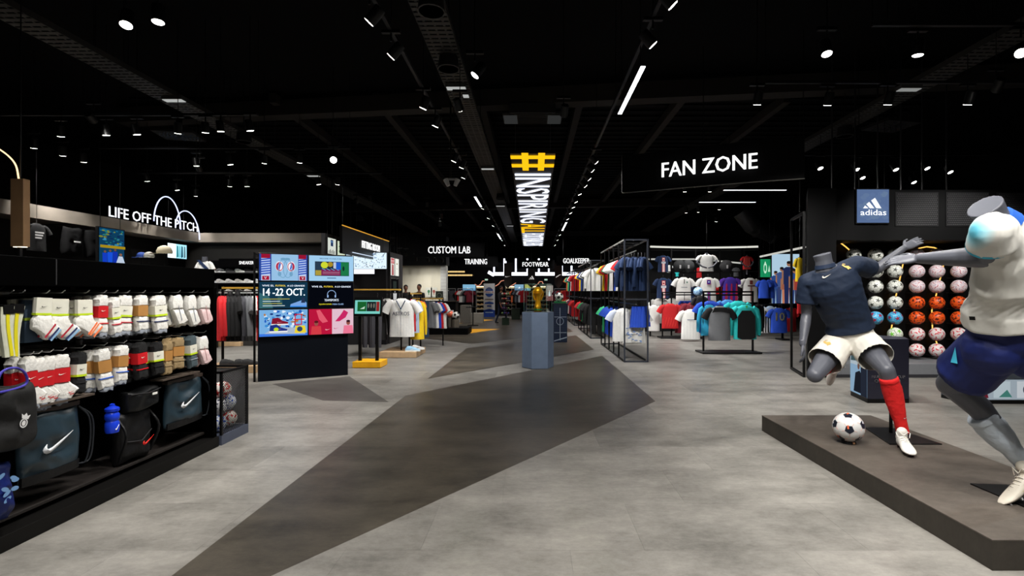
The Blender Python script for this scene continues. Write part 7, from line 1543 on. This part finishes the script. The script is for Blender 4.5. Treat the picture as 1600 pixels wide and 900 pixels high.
for px, l, seed in ((700, 'far clothes rail below the slatted light', 1), (727, 'far clothes rail below the left bright screen', 2), (811, 'far clothes rail below the right bright screen', 3), (878, 'far clothes rail beside the goalkeeper racks', 5)):
    q = P(px, 0, 27); t = thing('clothes_rail', l, 'clothes rail', (q.x-.4, 27, 0.0012), 0, 'far clothes rails')
    for x in (0, .8): m = MB(); m.bb((x-.015, -.015, 0), (x+.015, .015, 1.5), C(170, 170, 168)); m.build('post', t)
    m = MB(); m.bb((0, -.012, 1.47), (.8, .012, 1.5), C(170, 170, 168)); m.build('hanging_bar', t)
    rnd = random.Random(seed); hang_row([('tee', rnd.choice((RE, WH, BK, OR, MA, GY_, NV, DG))) for _ in range(6)], (q.x-.3, 27, 1.4), (q.x+.3, 27, 1.4), .6, 'on the '+l, 'left', .9)
# screens over the shelves
scr = lambda c1, c2, sh: (lambda m, w_, h: (m.rect(0, 0, w_, h, E(*c1, 1.1)), m.rect(0, 0, w_, .35*h, E(*c2, 1.1)), m.shape(sh, .35*w_, .3*h, .3*w_, .4*h, E(225, 240, 250, 1.2))))
for a_, b_, c1, c2, l, sh in (((723, 454), (743, 444.5), (120, 170, 200), (90, 140, 175), 'bright blue screen left of the tall banner', SWOOSH), ((804, 454), (818, 444.5), (120, 160, 185), (90, 130, 160), 'bright blue screen right of the walking person', [(0, 0), (.3, .5), (.5, .3), (.7, 1), (1, 0)]), ((820, 454), (829, 443.5), (190, 190, 100), (120, 170, 190), 'small yellowish screen left of the trophy', SWOOSH), ((853, 470), (864, 446), (150, 140, 135), (130, 80, 80), 'pale poster right behind the trophy case', [(0, 0), (.2, .6), (.5, 1), (.8, .6), (1, 0)])):
    a = P(*a_, 27.4); b = P(*b_, 27.4); framed(l, frame(a, (1, 0, 0)), b.x-a.x, b.z-a.z, scr(c1, c2, sh))
# white light frame of tubes
Yt = 25.5; t = thing('tube_lamp', 'big white tube light frame hanging at the end of the aisle', 'light', P(770, 428, Yt)); o_ = P(770, 428, Yt); WT = E(235, 240, 255, 3)
for a_, b_ in (((772, 428), (902, 428)), ((763, 425), (772, 430))): m = MB(); m.tube([P(*a_, Yt)-o_, P(*b_, Yt)-o_], .085, WT, 6); m.build('tube', t)
for px in (772, 788, 806, 824, 842, 857.5, 878, 893): m = MB(); m.tube([P(px, 428, Yt)-o_, P(px, 404, Yt)-o_], .04, WT, 6); m.build('tube', t)
for px in (788, 860): m = MB(); m.box(P(px+1, 411, Yt)-o_, (.14, .05, .2), WT); m.build('lamp_head', t)
m = MB(); m.tube([P(772, 404, Yt)-o_, P(772, 404, Yt)-o_+V((0, 0, 5.2-P(0, 404, Yt).z))], .01, BLACKM); m.tube([P(893, 404, Yt)-o_, P(893, 404, Yt)-o_+V((0, 0, 5.2-P(0, 404, Yt).z))], .01, BLACKM); m.build('suspension_rod', t)
for py, x1, l in ((424.5, 727, 'upper warm slatted light beside the custom counter'), (430, 740, 'lower warm slatted light beside the custom counter')):
    a = P(698, py, 23); b = P(x1, py, 23); t = thing('slatted_light', l, 'light', a, 0, 'warm slatted lights'); n = int((b.x-a.x)/.07)
    for k in range(n): m = MB(); m.bb((k*.07, 0, -.035), (k*.07+.05, .04, .035), E(240, 205, 135, 1.2)); m.build('slat', t)
    m = MB(); m.bb((0, .045, -.02), (b.x-a.x, .06, .02), C(80, 60, 30)); m.bb((.1, .045, .02), (.11, .06, 5.2-a.z), C(80, 60, 30)); m.build('backing', t)
# grey pennant banners with marks
def pennant(px, w_, yt, yb, l, fn, Y=24):
    a = P(px-w_/2, yt, Y); b = P(px+w_/2, yb, Y); wd, h = b.x-a.x, a.z-b.z
    t = thing('hanging_banner', l, 'banner', a, 0, 'grey hanging banners'); m = MB(); m.prism([(0, 0, 0), (wd, 0, 0), (wd, 0, -h*.82), (wd/2, 0, -h), (0, 0, -h*.82)], (0, .03, 0), C(74, 70, 68, .8, var=.2)); m.build('cloth', t, smooth=False)
    m = MB(); m.T = frame((wd*.15, -.004, -h*.55), (1, 0, 0)); fn(m, wd*.7); m.build('mark', t, fix=False); m = MB(); m.tube([(wd/2, .015, 0), (wd/2, .015, 5.2-a.z)], .006, BLACKM); m.build('suspension_wire', t)
W = C(225, 222, 215, .6); W = E(220, 218, 212, .8)
pennant(793.5, 12, 411, 451, 'left grey pennant with a white tick', lambda m, s: m.shape(SWOOSH, 0, 0, s, s*.45, W)); pennant(830.5, 12, 420, 450, 'middle grey pennant with three slanting stripes', lambda m, s: (m.poly([(0, 0), (.1*s, .14*s), (.3*s, 0)], W), m.poly([(.2*s, .3*s), (.38*s, .42*s), (.6*s, 0), (.38*s, 0)], W), m.poly([(.45*s, .55*s), (.65*s, .68*s), (s, 0), (.72*s, 0)], W)))
pennant(872.5, 12, 413, 451, 'right grey pennant with a leaping mark', lambda m, s: m.shape(PUMA, 0, 0, s, s*.6, W))
# tall roll-up banner
a = FL(756, 497); a = V((P(755.5, 0, 25).x, 25, 0.0012)); wd, h = 17.5/FC*25, HC+12/FC*25
t = thing('rollup_banner', 'tall white banner with blue disc and red MARCA lettering', 'banner', a); m = MB(); m.bb((0, 0, 0), (wd, .12, .05), STEEL); m.build('foot', t); m = MB(); m.bb((0, .04, .05), (wd, .06, h), C(196, 200, 206)); m.build('banner_sheet', t)
m = MB(); m.T = frame((0, .037, .05), (1, 0, 0)); BB = C(30, 70, 150); m.ell(wd*.5, h*.72, wd*.38, wd*.42, BB); m.rect(.06*wd, h*.68, .94*wd, h*.76, C(200, 205, 212)); m.text('MARCA', .1*wd, h*.69, .8*wd, .12, C(205, 30, 40)); m.text('RADIO', .3*wd, h*.80, .4*wd, .07, W_); m.rect(.12*wd, h*.5, .88*wd, h*.53, C(120, 110, 110))
m.poly([(.1*wd, h*.38), (.9*wd, h*.38), (.9*wd, h*.42), (.5*wd, h*.45), (.1*wd, h*.42)], BB); m.rect(.3*wd, h*.3, .7*wd, h*.34, BB); m.rect(0, 0, wd, h*.17, C(20, 60, 150)); m.poly([(0, h*.17), (wd, h*.17), (wd, h*.2), (.5*wd, h*.24), (0, h*.2)], C(20, 60, 150)); m.rect(.15*wd, h*.12, .85*wd, h*.15, C(150, 175, 215)); m.build('banner_print', t, fix=False)
# warm neon squiggles over the shelves, exit lamps
for pix, l in (([(742, 444), (747, 447), (751, 444), (754, 439), (757, 439)], 'far warm neon wave left of the tall banner'), ([(774, 447), (779, 444), (783, 439), (788, 438)], 'far warm neon wave right of the tall banner'), ([(798, 447), (803, 444), (806, 442)], 'small far warm neon wave by the right blue screen'), ([(835, 447), (840, 444), (843, 440), (847, 440), (849, 444)], 'far pinkish neon loop above the trophy')):
    p = [P(x, y, 26.5) for x, y in pix]; m = MB(); m.tube([v-p[0] for v in p], .022, E(225, 150, 120, .9), 5); o = m.build('neon_tube'); mm = MB(); mm.tube([p[-1]-p[0], V((p[-1].x-p[0].x, p[-1].y-p[0].y, 5.2-p[0].z))], .004, BLACKM, 5); mm.build('suspension_wire', o); o.location = p[0]; tag(o, l, 'neon light', 'far neon waves')
for px, l in ((760, 'small greenish exit lamp above the tall banner'), (853, 'small white exit lamp right above the trophy')):
    q = P(px, 437, 26.8); t = thing('exit_lamp', l, 'lamp', q); m = MB(); m.box((0, 0, 0), (.18, .04, .1), C(60, 60, 60)); m.build('housing', t); m = MB(); m.box((0, -.022, 0), (.16, .004, .08), E(190, 225, 200, .9)); m.build('diffuser', t); m = MB(); m.tube([(0, 0, .05), (0, 0, 5.2-q.z)], .005, BLACKM, 5); m.build('suspension_rod', t)
# café corner and low walls in the distance
t = thing('low_wall_block', 'low grey slab block in front of the far shelves', 'bench', (P(719, 0, 21).x, 21, 0.0012)); m = MB(); m.bb((0, 0, 0), (.42, .5, HC-22/FC*21), C(108, 104, 98, .8, var=.15)); m.build('slab', t, .005); m = MB(); m.bb((.42, .1, 0), (.95, .5, .42), C(130, 126, 118, .8)); m.build('bench_seat', t, .005)
t = thing('side_table', 'small dark high table beside the grey slab block', 'table', (P(739, 0, 19.6).x, 19.6, 0.0012)); m = MB(); m.lathe([(.22, 0), (.22, .02), (.02, .03), (.02, .7), (.02, .71)], (0, 0, 0), BLACKM); m.build('column', t); m = MB(); m.box((0, 0, .72), (.5, .4, .03), BLACKM); m.build('table_top', t)
# flower or merchandise tower beside the walker
t = thing('merchandise_tower', 'narrow tower of small colourful goods right of the walking person', 'display stand', (P(790, 0, 20).x, 20, 0.0012)); m = MB(); m.bb((-.14, -.14, 0), (.14, .14, .28), C(30, 50, 34)); m.build('box_base', t); m = MB(); m.bb((-.02, -.02, .28), (.02, .02, 1.35), BLACKM); m.build('pole', t)
rnd = random.Random(5)
for j in range(5): m = MB(); m.bb((-.16, -.16, .42+j*.19), (.16, .16, .43+j*.19), DKGREY); m.build('tier', t)
for j in range(5):
    for i in range(4): 
        c = rnd.choice(((200, 150, 130), (170, 40, 50), (60, 60, 130), (210, 205, 190), (120, 150, 90), (90, 50, 90))); o = put(BM['classic'], 'goods') if False else None
        m = MB(); m.ball((-.12+i*.08, -.12, .48+j*.19), .045, C(*c), 8); m.build('item', t)
t = thing('waste_bin', 'dark green box standing in the far aisle', 'box', (P(806, 0, 24).x, 24, 0.0012)); m = MB(); m.bb((-.2, -.2, 0), (.2, .2, .5), C(40, 52, 40, .7)); m.build('box_body', t, .01); m = MB(); m.bb((-.21, -.21, .5), (.21, .21, .53), C(26, 30, 28)); m.build('lid', t)
# bust in white and navy shirt above the gondola end
q = P(320, 420, 8.4); t = thing('bust', 'bust in white and navy shirt peeping over the gondola end', 'mannequin', (q.x, 8.4, 1.0))
o = put(GMESH['tee'], 'shirt', t); o.location = (0, 0, .87); o.scale = (.42, .6, .6)
for i, c in enumerate((WH, WH, NV)): o.material_slots[i].link = 'OBJECT'; o.material_slots[i].material = G_(c)
m = MB(); m.T = frame((0, -.056, .87), (1, 0, 0)); m.poly([(-.1, 0), (-.04, 0), (.1, -.14), (.1, -.22)], G_(NV)); m.build('sash', t, fix=False)
m = MB(); m.tube([(0, 0, .85), (0, 0, .93)], [.045, .04], MAN, 12); m.build('neck', t); m = MB(); m.tube([(0, 0, -1.0), (0, 0, .5)], .02, BLACKM); m.build('pole', t)
